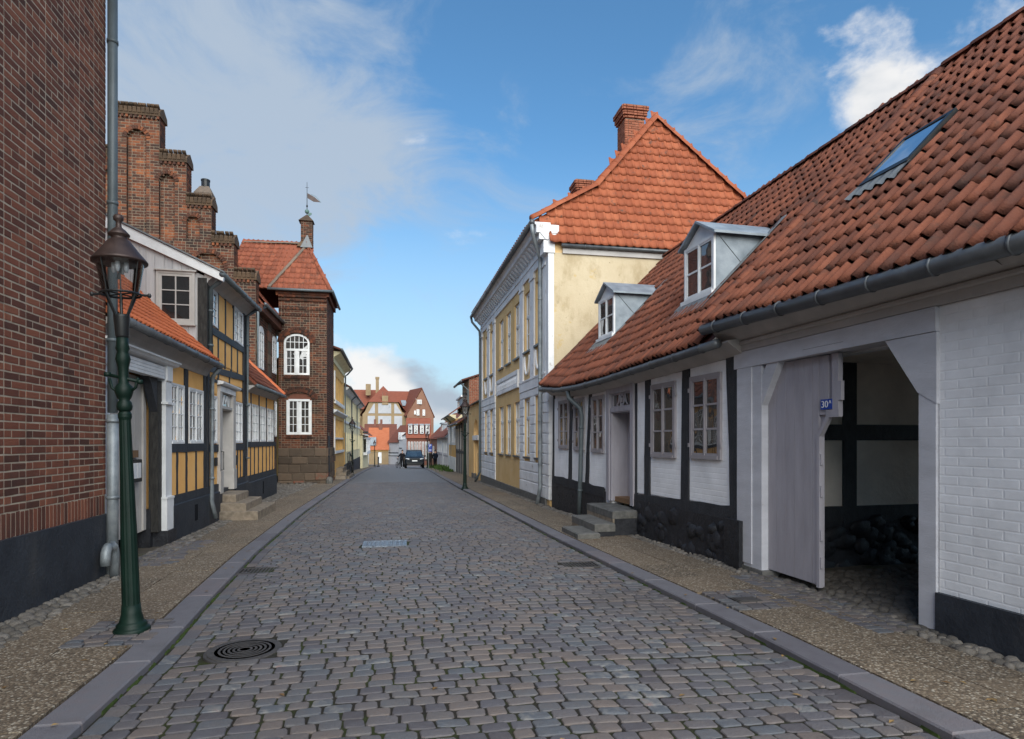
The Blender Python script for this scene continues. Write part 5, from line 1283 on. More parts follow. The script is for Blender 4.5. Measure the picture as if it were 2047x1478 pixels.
tile_field(rf, SR, -.1, 8.62, 5.2, .160, .305, lambda x, t: x > XL(t) and x < 8.55-.12*t and not in_dormer(x, t, SR), M['tile_old'], limit=300, slip=.016, jit=1.6, roll=.050, lift0=.014, pan=.012)
bk = MB()
bk.slab([(-.1, 3.35, 6.70), (15, RY(15), RZ(15)-.04), (15, 8.3, 3.0), (-.1, 7.0, 2.9)], (0, 0, -.06)); bk.build('rear_roof', M['roof_dark'], h)
ridge_tiles(rf, [(XL(1)-.02+x*.955, RY(x*.955)+.0, RZ(x*.955)+.0) for x in range(0, 10)], M['tile_old'], .12, .38)
ridge_tiles(rf, [tuple(SR(XL(t)+.06, t)+Vector((0, 0, .05))) for t in (0, .25, .5, .75, 1.0)], M['tile_old'], .075, .3, 'verge_tile')
for k, (a, c) in enumerate(DORM):
    yf = .8; zb, zt, za = 4.06, 5.07, 5.36; xm = (a+c)/2
    yt = 1.98   # where the cheek tops meet the slope
    d = MB()
    d.slab([(a, yf, zb-.1), (a, yf, zt), (a, yt+.1, zt)], (.03, 0, 0)); d.slab([(c, yf, zb-.1), (c, yf, zt), (c, yt+.1, zt)], (-.03, 0, 0)); d.box(a+.03, c-.03, yf+.06, yf+.1, zb-.1, zt)
    d = d.build('dormer', M['zinc'], h)
    MB().tube([(c+.002, yf+.05, zt-.06), (c+.002, yt-.62, zb+.42)], .006, 4).tube([(c+.002, yt-.1, zt-.03), (c+.002, yf-.05, zb-.02)], .006, 4).build('seam', M['gutter'], d)
    MB().slab([(a, yf-.004, zt-.02), (c, yf-.004, zt-.02), (xm, yf-.004, za-.02)], (0, .05, 0)).build('gablet', M['white'], d)
    b = MB(); b.hexa([(a-.11, yf-.10, zt-.05), (xm, yf-.10, za), (xm, 2.35, za), (a-.11, 2.1, zt-.05)], [(a-.11, yf-.10, zt-.01), (xm, yf-.10, za+.04), (xm, 2.35, za+.04), (a-.11, 2.1, zt-.01)])
    b.hexa([(xm, yf-.10, za), (c+.11, yf-.10, zt-.05), (c+.11, 2.1, zt-.05), (xm, 2.35, za)], [(xm, yf-.10, za+.04), (c+.11, yf-.10, zt-.01), (c+.11, 2.1, zt-.01), (xm, 2.35, za+.04)])
    b.build('dormer_roof', M['zinc'], d)
    window(d, a+.01, c-.01, zb+.05, zt-.03, 1, 2, 2, M['white'], M['glass_d'], y=yf-.03, fw=.05, bar=.03, sub=True)
    for pn in [o for o in d.children if False]: pass
    MB().box(a-.02, c+.02, yf-.10, yf+.02, zb-.02, zb+.05).build('sill', M['white'], d)
    MB().slab([(a-.02, yf-.02, zb-.03), (c+.02, yf-.02, zb-.03), (c+.04, yf-.06, zb-.27), (a-.04, yf-.06, zb-.27)], (0, .03, 0)).build('apron', M['zinc'], d)
    b = MB(); xs_ = [a-.12+(c-a+.24)*i/10 for i in range(11)]
    for i in range(10):
        t0 = SR(xs_[i], .17); pa = lambda x, yy: (x, yy, SR(x, (yy+.34)/(RY(x)+.34)).z+.055+U(-.006, .006))
        b.poly([pa(xs_[i], .46), pa(xs_[i+1], .46), pa(xs_[i+1], .78), pa(xs_[i], .78)])
    b.build('flashing', M['lead'], d)
    b = MB(); pa = lambda x, yy, dz=.06: (x, yy, SR(x, (yy+.34)/(RY(x)+.34)).z+dz)
    b.slab([pa(c, .62), pa(c+.13, .62), pa(c+.13, 2.02), pa(c, 2.02)], (0, 0, .012)); b.build('side_flashing', M['lead'], d); b = MB(); b.slab([pa(a-.10, .62), pa(a, .62), pa(a, 2.0), pa(a-.10, 2.0)], (0, 0, .012)); b.build('side_flashing', M['lead'], d)

# stone steps to the cottage door
g0 = gz(11.2)
st = thing('stone_steps', 'three grey stone steps with tarred sides up to the lilac door on the right', 'steps', (4.3, 11.3, g0))
for nm, (u0, u1, v0, v1, z0, z1) in (('step', (-.44, .1, -.75, .72, -.1, .50)), ('step', (-.80, -.44, -.84, .55, -.1, .29)), ('step', (-1.16, -.78, -1.02, -.02, -.1, .155))):
    b = MB(); e = .018; b.box(u0, u1, v0, v1, z0, z1-.14); b2 = MB()
    b2.box(u0-.01, u1+.01, v0-.01, v1+.01, z1-.14, z1-e); b2.hexa([(u0-.01, v0-.01, z1-e), (u1, v0-.01, z1-e), (u1, v1+.01, z1-e), (u0-.01, v1+.01, z1-e)], [(u0+e, v0+e, z1), (u1, v0+e, z1), (u1, v1-e, z1), (u0+e, v1-e, z1)])
    r_ = b.build('riser', M['tar_stone'] if nm == 'step' and z1 > .2 else M['step_grey'], st); b2.build('step', M['step_grey'], r_)
    MB().box(u0-.006, u0+.03, v0-.004, v1+.004, z0, z1-.14).build('front', M['step'], r_)

# ---- gate house with the open cart entrance (same row, nearer)
h = facade('gateway_house', 'pale painted gateway house with wide cart entrance and roof window, nearest on the right', 'house', RP0, RP1)
OX = 9.3
ZG = lambda x: 3.14-.028*(x-8.7)
b = MB(); b.box(8.9, 15, .35, .5, 2.60, 3.1); b.box(OX+2.62, 15, .012, 6.6, -.3, 3.1); b.build('wall', M['limewash'], h)
# passage: side walls of plaster and tarred timber on a tarred stone foot
ps = MB().box(8.95, 9.08, .35, 5.4, .55, 2.75).build('passage_wall', M['plaster_in'], h)
MB().box(8.95, 11.95, .5, 5.4, 2.70, 2.78).build('passage_ceiling', M['plaster_in'], h)
for yy, w_ in ((.45, .25), (1.55, .21), (4.6, .26)): MB().box(9.08, 9.105+U(0, .01), yy-w_/2, yy+w_/2, .5, 2.7).build('timber', M['black'], h)
MB().box(9.08, 9.107, .5, 5.3, 1.66, 1.87).build('timber', M['black'], h); MB().box(9.08, 9.105, .5, 5.3, .58, .78).build('timber', M['black'], h)
ft = MB().box(8.95, 9.10, .35, 5.4, -.4, .60).build('passage_footing', M['tar_stone'], h)
it = []
for k in range(75):
    sz = U(.16, .38); it.append((rng.randrange(6), trs(9.075, U(.5, 5.2), -.08+.66*((k*.618) % 1), .17*U(.8, 1.2), sz*U(1, 1.6), sz*U(.7, 1), rotm(U(-.4, .4), U(-.2, .2), U(-.3, .3)))))
pieces('boulder', ft, BO, it, M['tar_stone'], smooth=True)
MB().box(11.84, 11.93, .3, 5.4, -.3, 2.75).build('passage_wall', M['black'], h)
# posts, braces, beam
b = MB(); b.box(OX-.38, OX+.14, -.03, .17, .06, 2.60); b.build('post', M['blue_white'], h)
MB().box(OX-.36, OX-.05, -.045, -.03, .10, 2.585).build('post_board', M['blue_white'], h)
MB().box(OX-.28, OX+.20, -.06, .2, -.2, .06).build('post_base', M['step_grey'], h)
MB().box(OX+2.38, OX+2.55, -.03, .17, .03, 2.575).build('post', M['blue_white'], h)
MB().hexa([(OX-.08, -.025, 2.09), (OX+.14, -.025, 2.09), (OX+.14, .155, 2.09), (OX-.08, .155, 2.09)], [(OX+.24, -.025, 2.60), (OX+.46, -.025, 2.60), (OX+.46, .155, 2.60), (OX+.24, .155, 2.60)]).build('brace', M['blue_white'], h)
MB().hexa([(OX+2.37, -.035, 2.08), (OX+2.56, -.035, 1.97), (OX+2.56, .15, 1.97), (OX+2.37, .15, 2.08)], [(OX+2.02, -.035, 2.585), (OX+2.56, -.035, 2.585), (OX+2.56, .15, 2.585), (OX+2.02, .15, 2.585)]).build('brace', M['blue_white'], h)
bm = MB(); ns_ = 10
for i in range(ns_):
    xa, xb = OX-.43+2.98*i/ns_, OX-.43+2.98*(i+1)/ns_; e = U(-.004, .004)
    bm.box(xa, xb, -.045+0*e, .2, 2.585, 2.80)
bm = MB().box(OX-.43, OX+2.56, -.045, .2, 2.59, 2.80).build('beam', M['blue_white'], h)
MB().box(OX+.9, OX+1.5, -.0462, -.044, 2.66, 2.6625).build('crack', M['cloth_black'], bm)
MB().box(OX-.46, 15, -.055, .2, 2.805, 2.885).build('frieze_board', M['soffit'], h)
MB().prism([(.1, 2.885), (-.07, 2.885), (-.085, 2.90), (-.085, 2.925), (-.06, 2.94), (.1, 2.94)], OX-.5, 15).build('bead', M['soffit'], h)
b = MB()
for i in range(10):
    xa, xb = OX-.58+6.3*i/10, OX-.58+6.3*(i+1)/10
    q = lambda x: [(x, .05, 2.94), (x, -.06, 2.94), (x, -.12, 2.965), (x, -.22, 3.04), (x, -.29, ZG(x)-.03), (x, -.29, ZG(x)+.0), (x, .05, ZG(x)+.02)]
    A_, B_ = q(xa), q(xb); b.raw(A_+B_, [(k, (k+1) % 7, (k+1) % 7+7, k+7) for k in range(7)]+[(6, 5, 4, 3, 2, 1, 0), (7, 8, 9, 10, 11, 12, 13)])
b.build('cove', M['soffit'], h)
gutter(h, [(OX-.64, -.365, ZG(8.7)), (15, -.365, ZG(15))], .075, M['gutter'], brackets=10)
# plank gate leaf, closed on the left half, with house number plate
gl = MB().slab([(OX+.14, .09, .10), (OX+1.03, .09, .05), (OX+1.03, .09, 1.72), (OX+1.16, .09, 1.92), (OX+1.30, .09, 1.92), (OX+1.30, .09, 2.58), (OX+.14, .09, 2.58)], (0, .04, 0)).build('gate', M['lilac'], h)
xs_ = [.14, .30, .47, .62, .78, .92, 1.025]
for a, c in zip(xs_, xs_[1:]):
    MB().box(OX+a+.003, OX+c-.003, .062, .095, .075, 2.575 if c < .46 else 2.58).build('plank', M['lilac'], gl)
MB().box(OX+1.03, OX+1.165, .064, .095, 1.935, 2.575).build('plank', M['lilac'], gl)
MB().slab([(OX+1.0, .05, .045), (OX+1.045, .05, .045), (OX+1.045, .05, 1.71), (OX+1.0, .05, 1.71)], (0, .05, 0)).slab([(OX+1.0, .052, 1.70), (OX+1.045, .052, 1.70), (OX+1.19, .052, 1.905), (OX+1.145, .052, 1.93)], (0, .05, 0)).box(OX+1.14, OX+1.33, .051, .1, 1.905, 1.985).box(OX+1.235, OX+1.325, .05, .1, 1.985, 2.58).build('stile', M['lilac'], gl)
for zz in (.32, .62, 1.10, 1.45): MB().box(OX+1.045, OX+1.065, .055, .09, zz-.06, zz+.06).build('latch_block', M['lilac'], gl)
MB().box(OX+1.325, OX+1.365, .05, .09, 2.08, 2.28).build('latch_block', M['lilac'], gl)
def text_obj(body, size, loc, rot, mat, parent, name='lettering', ext=.0012):
    c = bpy.data.curves.new('lettering', 'FONT'); c.body = body; c.size = size; c.align_x = 'CENTER'; c.align_y = 'CENTER'; c.extrude = ext
    o = bpy.data.objects.new('tmp_text', c); COL.objects.link(o); bpy.context.view_layer.update()
    me = bpy.data.meshes.new_from_object(o.evaluated_get(bpy.context.evaluated_depsgraph_get())); bpy.data.objects.remove(o)
    me.materials.clear(); me.materials.append(mat); q = link(name, me, parent); q.location = loc; q.rotation_euler = rot; return q
loc = h.matrix_basis @ Vector((OX+1.155, .046, 2.045))
sg = thing('house_number_sign', 'small blue enamel house number plate reading 30A on the lilac gate', 'sign', loc, h.rotation_euler.z)
MB().box(-.085, .085, 0, .012, -.055, .055).build('plate', M['sign_blue'], sg)
text_obj('30', .105, (-.022, -.0022, -.003), (PI/2, 0, 0), M['sign_white'], sg); text_obj('A', .055, (.058, -.0022, .022), (PI/2, 0, 0), M['sign_white'], sg)
# roof
SG = lambda x, t: Vector((x, -.40+(RY(x)+.40)*t, ZG(x)+.05+(RZ(x)+.03-ZG(x)-.05)*t-.03*math.sin(PI*t)+.010*math.sin(x*2.3+t*4)))
rf = roof_sheet(SG, lambda t: 8.62-.25*t, lambda t: 15, 12, 6, .045, 'roof', M['tile_old'], h)
def in_sky(x, t): return 9.60 < x < 10.29 and .385 < t < .540
tile_field(rf, SG, 8.40, 15, 5.35, .162, .315, lambda x, t: x > 8.70-.30*t and not in_sky(x, t), M['tile_old'], limit=300, slip=.016, jit=1.6, roll=.050, lift0=.014, pan=.012)
ridge_tiles(rf, [(8.4+x*.9, RY(8.4+x*.9), RZ(8.4+x*.9)+.03) for x in range(0, 8)], M['tile_old'], .125, .38)
ridge_tiles(rf, [tuple(SG(8.66-.30*t, t)+Vector((0, 0, .035))) for t in (0, .33, .66, 1.0)], M['tile_old'], .085, .3, 'verge_tile')
def sgp(x, t, dz):
    p = SG(x, t); e1 = (SG(x+.05, t)-p).normalized(); e2 = (SG(x, t+.02)-p).normalized(); nn = e1.cross(e2).normalized(); return tuple(p+nn*dz)
b = MB()
x0, x1, t0, t1 = 9.66, 10.24, .398, .528
for (a, c, p, q) in ((x0-.06, x0, t0-.015, t1+.012), (x1, x1+.06, t0-.015, t1+.012), (x0, x1, t0-.015, t0+.003), (x0, x1, t1, t1+.012)):
    lo = [sgp(a, p, -.03), sgp(c, p, -.03), sgp(c, q, -.03), sgp(a, q, -.03)]; hi = [sgp(a, p, .085), sgp(c, p, .085), sgp(c, q, .085), sgp(a, q, .085)]; b.hexa(lo, hi)
sk = b.build('roof_window', M['iron'], h)
MB().slab([sgp(x0, t0+.003, .074), sgp(x1, t0+.003, .074), sgp(x1, t1, .074), sgp(x0, t1, .074)], (0, .004, -.006)).build('pane', M['glass_sky'], sk)
b = MB(); k_ = 24
for i in range(k_):
    xa, xb = x0-.1+(x1-x0+.2)*i/k_, x0-.1+(x1-x0+.2)*(i+1)/k_; w_ = lambda x: .05+.022*math.cos(2*PI*((x-8.40)/.162-.12))
    b.poly([sgp(xa, t0-.055, w_(xa)+.012), sgp(xb, t0-.055, w_(xb)+.012), sgp(xb, t0-.012, .07), sgp(xa, t0-.012, .07)])
b.build('flashing', M['lead'], sk, True)
# white brick wall beyond the gateway (only its edge shows)
MB().box(OX+2.56, 15, -.05, .012, -.4, .36).build('plinth', M['plinth'], h)
wl = MB().box(OX+2.56, 15, -.004, .02, .36, 2.80).build('side_wall', M['limewash'], h)
# loose stones by the passage corner
t = thing('stone_heap', 'few loose rounded field stones at the foot of the gateway post at the right edge', 'stones', (4.38, 4.35, gz(4.3)+.08))
for k in range(9): MB().raw([tuple(p) for p in BO[k % 6][0]*np.array((U(.08, .14), U(.07, .12), U(.05, .08)))+np.array((U(-.12, .12), U(-.26, .22), -.035))], BO[k % 6][1]).build('stone', M['cobble'], t, True)

# ---- neoclassical yellow house
h = facade('neoclassical_house', 'two-storey yellow and white neoclassical house with pilasters, relief panel and steep orange hipped roof', 'house', (4.18, 29.1), (4.18, 16.3))
WX = 12.8
cs = [1.5, 3.05, 5.3, 6.8, 8.35, 10.05, 11.6]
holes = []
for c in cs: holes += [(c-.45, c+.45, 1.17, 2.97), (c-.43, c+.43, 4.46, 6.30)]
wl = wall_holes(0, WX, -.6, 7.0, holes, .0, .14); wl.poly([(WX, 0, -.6), (WX, 8.0, -.6), (WX, 8.0, 7.0), (WX, 0, 7.0)]); wl.poly([(0, 0, -.6), (0, 0, 7), (0, 8, 7), (0, 8, -.6)])
wl = wl.build('wall', M['yellow_r'], h)
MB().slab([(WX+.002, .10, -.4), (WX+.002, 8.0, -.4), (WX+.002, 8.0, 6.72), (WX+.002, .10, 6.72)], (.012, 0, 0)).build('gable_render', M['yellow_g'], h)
for c in cs:
    window(h, c-.45, c+.45, 1.17, 2.97, 1, (2, 1), 2, M['white'], M['glass'], y=.07, fw=.05, bar=.022, transom=2.37)
    window(h, c-.43, c+.43, 4.46, 6.30, 1, (2, 1), 2, M['white'], M['glass'], y=.07, fw=.05, bar=.022, transom=5.55)
    MB().box(c-.50, c+.50, -.07, .1, 4.40, 4.455).build('sill', M['gutter'], h); MB().box(c-.50, c+.50, -.06, .1, 1.11, 1.165).build('sill', M['gutter'], h)
# banded white bays of the ground floor
zs_ = [.06, .42, .72, 1.02, 1.30, 1.58, 1.86, 2.14, 2.42, 2.70, 2.98, 3.22]
for xa, xb in ((.0, 4.0), (8.95, 12.5)):
    for za, zb in zip(zs_, zs_[1:]):
        if za < 1.0 or za > 2.9: sg_ = [(xa, xb)]
        else: sg_ = subtract([(xa, xb)], [(c-.45, c+.45) for c in cs])
        for a, c in sg_:
            e = .012; b = MB(); b.box(a, c, -.014, .01, za, zb); b.hexa([(a, -.014, za+.016), (c, -.014, za+.016), (c, -.014, zb-.016), (a, -.014, zb-.016)], [(a+e, -.036, za+.03), (c-e, -.036, za+.03), (c-e, -.036, zb-.03), (a+e, -.036, zb-.03)])
            b.build('rusticated_block', M['white_r'], h)
    MB().box(xa, xb, -.05, .01, 3.22, 3.52).build('string_course', M['white_r'], h)
    MB().box(xa, xb, -.065, .01, 3.50, 3.55).build('string_course', M['white_r'], h)
for za, zb in zip(zs_, zs_[1:]):    # corner quoins, turning onto the gable
    MB().box(12.52, WX+.022, -.02, .10, za, zb).box(12.525, WX+.036, -.04, .105, za+.016, zb-.016).build('quoin', M['white_r'], h)
MB().box(12.52, WX+.035, -.045, .11, 3.22, 6.7).build('corner_pilaster', M['white_r'], h)
MB().box(-.02, 12.53, -.06, .05, -.8, .07).build('plinth', M['step_grey'], h)
for a, c in ((0, .42), (1.95, 2.5), (3.5, 3.98), (8.98, 9.5), (10.55, 11.08), (12.1, 12.5)):
    p = MB().box(a, c, -.045, .01, 3.55, 6.46).build('pilaster', M['white_r'], h); MB().box(a-.04, c+.04, -.075, .01, 6.46, 6.53).box(a-.02, c+.02, -.06, .01, 6.53, 6.64).build('capital', M['white_r'], p)
for c in (1.5, 3.05, 10.05, 11.6):     # plaster garlands
    b = MB(); P_ = [(c-.34+.02*i, -.015, 4.32) for i in range(1)]+[(c-.34*math.cos(PI*i/12), -.02, 4.3-.58*math.sin(PI*i/12)) for i in range(13)]
    b.tube(P_, [.03]*2+[.04]*(len(P_)-4)+[.03]*2, 6); b.build('garland', M['white_r'], h, True)
# relief panel
rp = MB(); a, c, p, q = 4.5, 8.75, 3.44, 4.03
for x0, x1, z0, z1 in ((a, c, p, p+.12), (a, c, q-.14, q), (a, a+.12, p+.12, q-.14), (c-.12, c, p+.12, q-.14)): rp.box(x0, x1, -.07, .005, z0, z1)
rp.box(a+.12, c-.12, -.012, .004, p+.12, q-.14); rp = rp.build('relief_panel', M['white_r'], h)
x = a+.2; it = []
while x < c-.16:
    MB().lathe([(.03, p+.13), (.055, p+.17), (.04, p+.23), (.06, p+.29), (.045, p+.36), (.03, p+.42), (.05, p+.44)], 6, (x, -.02, 0)).build('relief_figure', M['white_r'], rp, True); x += .125
# entablature
MB().box(-.02, WX+.02, -.05, .01, 6.64, 6.86).box(-.02, WX+.02, -.075, .01, 6.86, 6.93).build('architrave', M['white_r'], h)
MB().prism([(.01, 6.93), (-.06, 6.93), (-.06, 7.16), (-.12, 7.20), (-.34, 7.28), (-.36, 7.40), (-.42, 7.46), (-.42, 7.50), (.01, 7.50)], -.05, WX+.05).build('cornice', M['white_r'], h)
x = .15
while x < WX:
    MB().hexa([(x, -.12, 7.04), (x+.13, -.12, 7.04), (x+.13, -.055, 7.04), (x, -.055, 7.04)], [(x, -.30, 7.24), (x+.13, -.30, 7.24), (x+.13, -.055, 7.24), (x, -.055, 7.24)]).build('modillion', M['white_r'], h); x += .36
MB().box(12.3, WX+.07, -.38, .24, 7.22, 7.44).box(12.35, WX+.055, -.30, .17, 7.05, 7.22).box(12.42, WX+.06, -.18, .13, 6.70, 7.02).build('cornice_return', M['white_r'], h)
gutter(h, [(-.2, -.48, 7.50), (WX+.0, -.48, 7.52)], .07, M['gutter'], brackets=9)
MB().box(WX, WX+.06, .35, 8.1, 6.70, 6.92).build('fascia', M['soffit'], h)
gutter(h, [(WX+.11, .30, 6.90), (WX+.11, 8.2, 6.90)], .055, M['gutter'], brackets=6)
downpipe(h, [(12.75, -.48, 7.46), (12.70, -.44, 7.2), (12.2, -.12, 6.72), (12.15, -.11, 6.5), (12.15, -.11, .35), (12.2, -.2, -.1)], .055, M['pipe'], collars=[(12.15, -.11, z) for z in (5.6, 3.4, 2.2, 1.0)])
downpipe(h, [(-.2, -.48, 7.46), (-.17, -.44, 7.25), (.05, -.12, 6.8), (.08, -.10, 6.5), (.08, -.10, .2), (-.1, -.3, -.25)], .055, M['pipe_dark'])
# hipped roof with sprocketed foot
EL = Vector((12.93, -.12, 6.93)); ER = Vector((12.93, 8.1, 6.93)); KL = Vector((12.07, 1.52, 8.83)); KR = Vector((12.07, 6.12, 8.83)); AP = Vector((11.0, 3.82, 11.56)); CC = Vector((12.62, -.44, 7.60))
b = MB()
b.poly([tuple(EL+Vector((0, .4, 0))), tuple(ER), tuple(KR), tuple(KL), tuple(CC)]).poly([tuple(KL), tuple(KR), tuple(AP)])
b.poly([(-.1, -.44, 7.58), tuple(CC), tuple(KL), (.7, 1.52, 8.83)]).poly([(.7, 1.52, 8.83), tuple(KL), tuple(AP), (1.8, 3.82, 11.56)])
b.poly([(-.1, -.44, 7.58), (.7, 1.52, 8.83), (.7, 6.12, 8.83), (-.1, 8.1, 7.5)]).poly([(.7, 1.52, 8.83), (1.8, 3.82, 11.56), (.7, 6.12, 8.83)])
b.poly([tuple(ER), (-.1, 8.1, 7.5), (.7, 6.12, 8.83), tuple(KR)]).poly([tuple(KR), (.7, 6.12, 8.83), (1.8, 3.82, 11.56), tuple(AP)])
rf = b.build('roof', M['tile_orange'], h)
L1_, L2_ = math.hypot(.86, 1.90), math.hypot(1.07, 2.73); LT = L1_+L2_
def SH(y, t):
    d = t*LT
    if d <= L1_: f = d/L1_; return Vector((12.93-.86*f, y, 6.93+1.90*f))
    f = (d-L1_)/L2_; return Vector((12.07-1.07*f, y, 8.83+2.73*f))
def clipH(y, t):
    z = SH(y, t).z
    if z < 7.6: lo = .10 if z < 7.45 else -.35+.2
    elif z < 8.83: lo = -.44+(z-7.6)/1.23*1.96
    else: lo = 1.52+(z-8.83)/2.73*2.3
    hi = 8.1-(z-6.93)/1.9*1.98 if z < 8.83 else 6.12-(z-8.83)/2.73*2.3
    return lo-.13 < y < hi+.10
tile_field(rf, SH, -.5, 8.1, LT, .232, .293, clipH, M['tile_orange'], limit=300, lift=.035)
ridge_tiles(rf, [tuple(CC+Vector((.03, 0, .03))), tuple(KL+Vector((.03, 0, .045))), tuple(AP+Vector((.02, 0, .05)))], M['tile_orange'], .15, .38, 'hip_tile')
ridge_tiles(rf, [tuple(ER+Vector((.03, 0, .03))), tuple(KR+Vector((.03, 0, .045))), tuple(AP+Vector((.02, 0, .05)))], M['tile_orange'], .15, .38, 'hip_tile')
ridge_tiles(rf, [(1.8, 3.82, 11.6), (11.05, 3.82, 11.6)], M['tile_orange'], .13, .38)
tile_field(rf, lambda x, t: Vector((x, -.46+1.96*t, 7.60+1.23*t)), 0, 12.2, 2.32, .232, .293, lambda x, t: x < 12.5-.45*t and x > .7*t, M['tile_orange'], limit=0, lift=.03)
tile_field(rf, lambda x, t: Vector((x, 1.52+2.3*t, 8.83+2.73*t)), 0, 12.2, 3.57, .232, .293, lambda x, t: .8+t < x < 12.0-1.07*t, M['tile_orange'], limit=0, lift=.03)
for cx_, zt, ww in ((9.0, 12.85, .345), (3.5, 12.62, .33)):
    cy_ = 3.82
    ch = MB().box(cx_-ww+.012, cx_+ww-.012, cy_-ww+.012, cy_+ww-.012, 9.8, zt-.05).build('chimney', M['mortar_grey'], h)
    Xa = np.array(mat4((cx_+ww, cy_, 0), (0, 1, 0), (-1, 0, 0), (0, 0, 1))); Xb = np.array(mat4((cx_, cy_-ww, 0), (1, 0, 0), (0, 1, 0), (0, 0, 1)))
    it = []
    for X_ in (Xa, Xb): it += brick_items(lambda z: [(-ww, ww)], 10.6, zt-.42, .078, .235, .112, .010, .012, X=X_)
    for k, (o_, zz) in enumerate(((.03, -.42), (.07, -.34), (.07, -.26), (.11, -.18), (.11, -.10))):
        for X_ in (Xa, Xb):
            Y_ = X_ @ trs(0, -o_, 0); it += brick_items(lambda z: [(-ww-o_, ww+o_)], zt+zz, zt+zz+.078, .078, .235, .112, .010, .03, X=Y_)
        MB().box(cx_-ww-o_+.02, cx_+ww+o_-.02, cy_-ww-o_+.02, cy_+ww+o_-.02, zt+zz, zt+zz+.078).build('cap_course', M['brick_red'], ch)
    pieces('brick', ch, BT, it, M['brick_red'], 110)
    MB().box(cx_-ww-.05, cx_+ww+.05, cy_-ww-.05, cy_+ww+.05, zt-.022, zt+.03).build('cap', M['ridge'], ch)
    MB().slab([(cx_+ww+.01, cy_-ww-.06, 10.55), (cx_+ww+.01, cy_+.2, 11.3), (cx_+ww+.01, cy_+.2, 11.75), (cx_+ww+.01, cy_-ww-.06, 11.1)], (.03, 0, 0)).build('flashing', M['lead'], ch)

# ================================================================== FURTHER DOWN THE STREET, RIGHT
# ---- yellow garden wall with blind arch
h = facade('niche_wall', 'yellow rendered wall with round blind arch and white band, beyond the neoclassical house', 'wall', (4.47, 36.4), (4.32, 29.15))
WX = 7.25; s0 = 36.4
nx, nr = s0-32.85, 1.05      # niche centre, half width
b = MB(); zs_, zt = 1.95, 3.62
b.box(0, nx-nr, .0, .5, -.9, zt); b.box(nx+nr, WX, .0, .5, -.9, zt); b.box(nx-nr, nx+nr, .22, .5, -.9, zt)
ap = arch_pts(nx, zs_, nr, .88, 14)
for (xa, za), (xb, zb) in zip(ap, ap[1:]): b.slab([(xa, 0, za), (xb, 0, zb), (xb, 0, zt), (xa, 0, zt)], (0, .25, 0))
b.box(nx-nr, nx-nr+.22, .08, .3, -.9, 1.7); b.box(nx+nr-.22, nx+nr, .08, .3, -.9, 1.7)
b.build('wall', M['yellow_r'], h)
MB().box(nx-nr-.22, nx+nr+.22, -.05, .25, 1.70, 1.95).build('band', M['white_r'], h)
MB().box(nx-.5, nx-.2, .16, .23, -.3, 1.0).build('vent_slot', M['step_grey'], h)
MB().box(nx-1.6, nx-.6, -.06, .1, -.9, -.1).box(nx-.3, nx+1.2, -.05, .1, -.9, -.22).build('plinth', M['step_grey'], h)
MB().hexa([(-.1, -.14, zt), (WX, -.14, zt), (WX, .6, zt+.25), (-.1, .6, zt+.25)], [(-.1, -.14, zt+.06), (WX, -.14, zt+.06), (WX, .6, zt+.33), (-.1, .6, zt+.33)]).build('coping', M['ridge'], h)
# ---- brick house behind it
h = thing('brick_house', 'reddish-brown brick house showing its blank gable above the yellow arched wall', 'house', (4.55, 37.0, 0))
w = MB().poly([(0, .012, -1), (6, .012, -1), (6, .012, 6.3), (3, .012, 6.3), (0, .012, 5.35)]).box(0, 6, .02, 3.6, -1, 5.3).build('wall', M['mortar'], h)
pieces('brick', w, BT, brick_items(lambda z: [(max(0, (z-5.35)/.32), 3.5)], 3.6, 6.2, .10, .27, .13, .016, .005), M['brick_old'] if False else M['brick_red'], 200)
MB().slab([(-.45, -.12, 5.22), (3.0, -.12, 6.38), (3.0, 3.8, 6.38), (-.45, 3.8, 5.22)], (0, 0, .09)).build('roof', M['roof_dark'], h)
gutter(h, [(-.5, -.2, 5.18), (-.5, 3.8, 5.18)], .075); downpipe(h, [(-.48, .1, 5.1), (-.3, .1, 4.9), (-.06, .08, 4.7), (-.06, .08, -.3)], .05, M['pipe_dark'])
MB().box(-.35, -.05, .4, .52, 4.4, 4.55).build('wall_lamp', M['iron'], h)
# ---- dark half-timbered outhouse
def simple_window(h, x0, x1, z0, z1, fm, gm, nx_=2, nz=3, y=-.02):
    b = MB(); f = .06
    for p, q, r, s_ in ((x0, x0+f, z0, z1), (x1-f, x1, z0, z1), (x0+f, x1-f, z0, z0+f), (x0+f, x1-f, z1-f, z1)): b.box(p, q, y-.03, y+.05, r, s_)
    for i in range(1, nx_): xx = x0+(x1-x0)*i/nx_; b.box(xx-.02, xx+.02, y-.025, y+.05, z0+f, z1-f)
    for k in range(1, nz): zz = z0+(z1-z0)*k/nz; b.box(x0+f, x1-f, y-.02, y+.05, zz-.012, zz+.012)
    w = b.build('window', fm, h)
    for i in range(nx_): MB().box(x0+f+(x1-x0-2*f)*i/nx_, x0+f+(x1-x0-2*f)*(i+1)/nx_, y-.008, y+.02, z0+f, z1-f).build('pane', gm, w)
    return w
h = facade('half_timbered_outhouse', 'low grey half-timbered outhouse with dark posts behind the street lamp', 'house', (4.62, 45.2), (4.5, 38.0))
MB().box(0, 7.2, .012, 5, -1, 2.75).build('wall', surf('grey_plaster', (.33, .31, .29), ns=2, bump=.2), h)
for x in (.1, 1.5, 2.9, 4.4, 5.8, 7.1): timber(h, (x, -.9), (x+U(-.1, .1), 2.75), .2, .03)
timber(h, (0, .9), (7.2, .95), .16, .028)
for a in (.3, 1.75, 3.2): panel(h, a, a+1.0, 1.1, 2.5, M['plaster_in'])
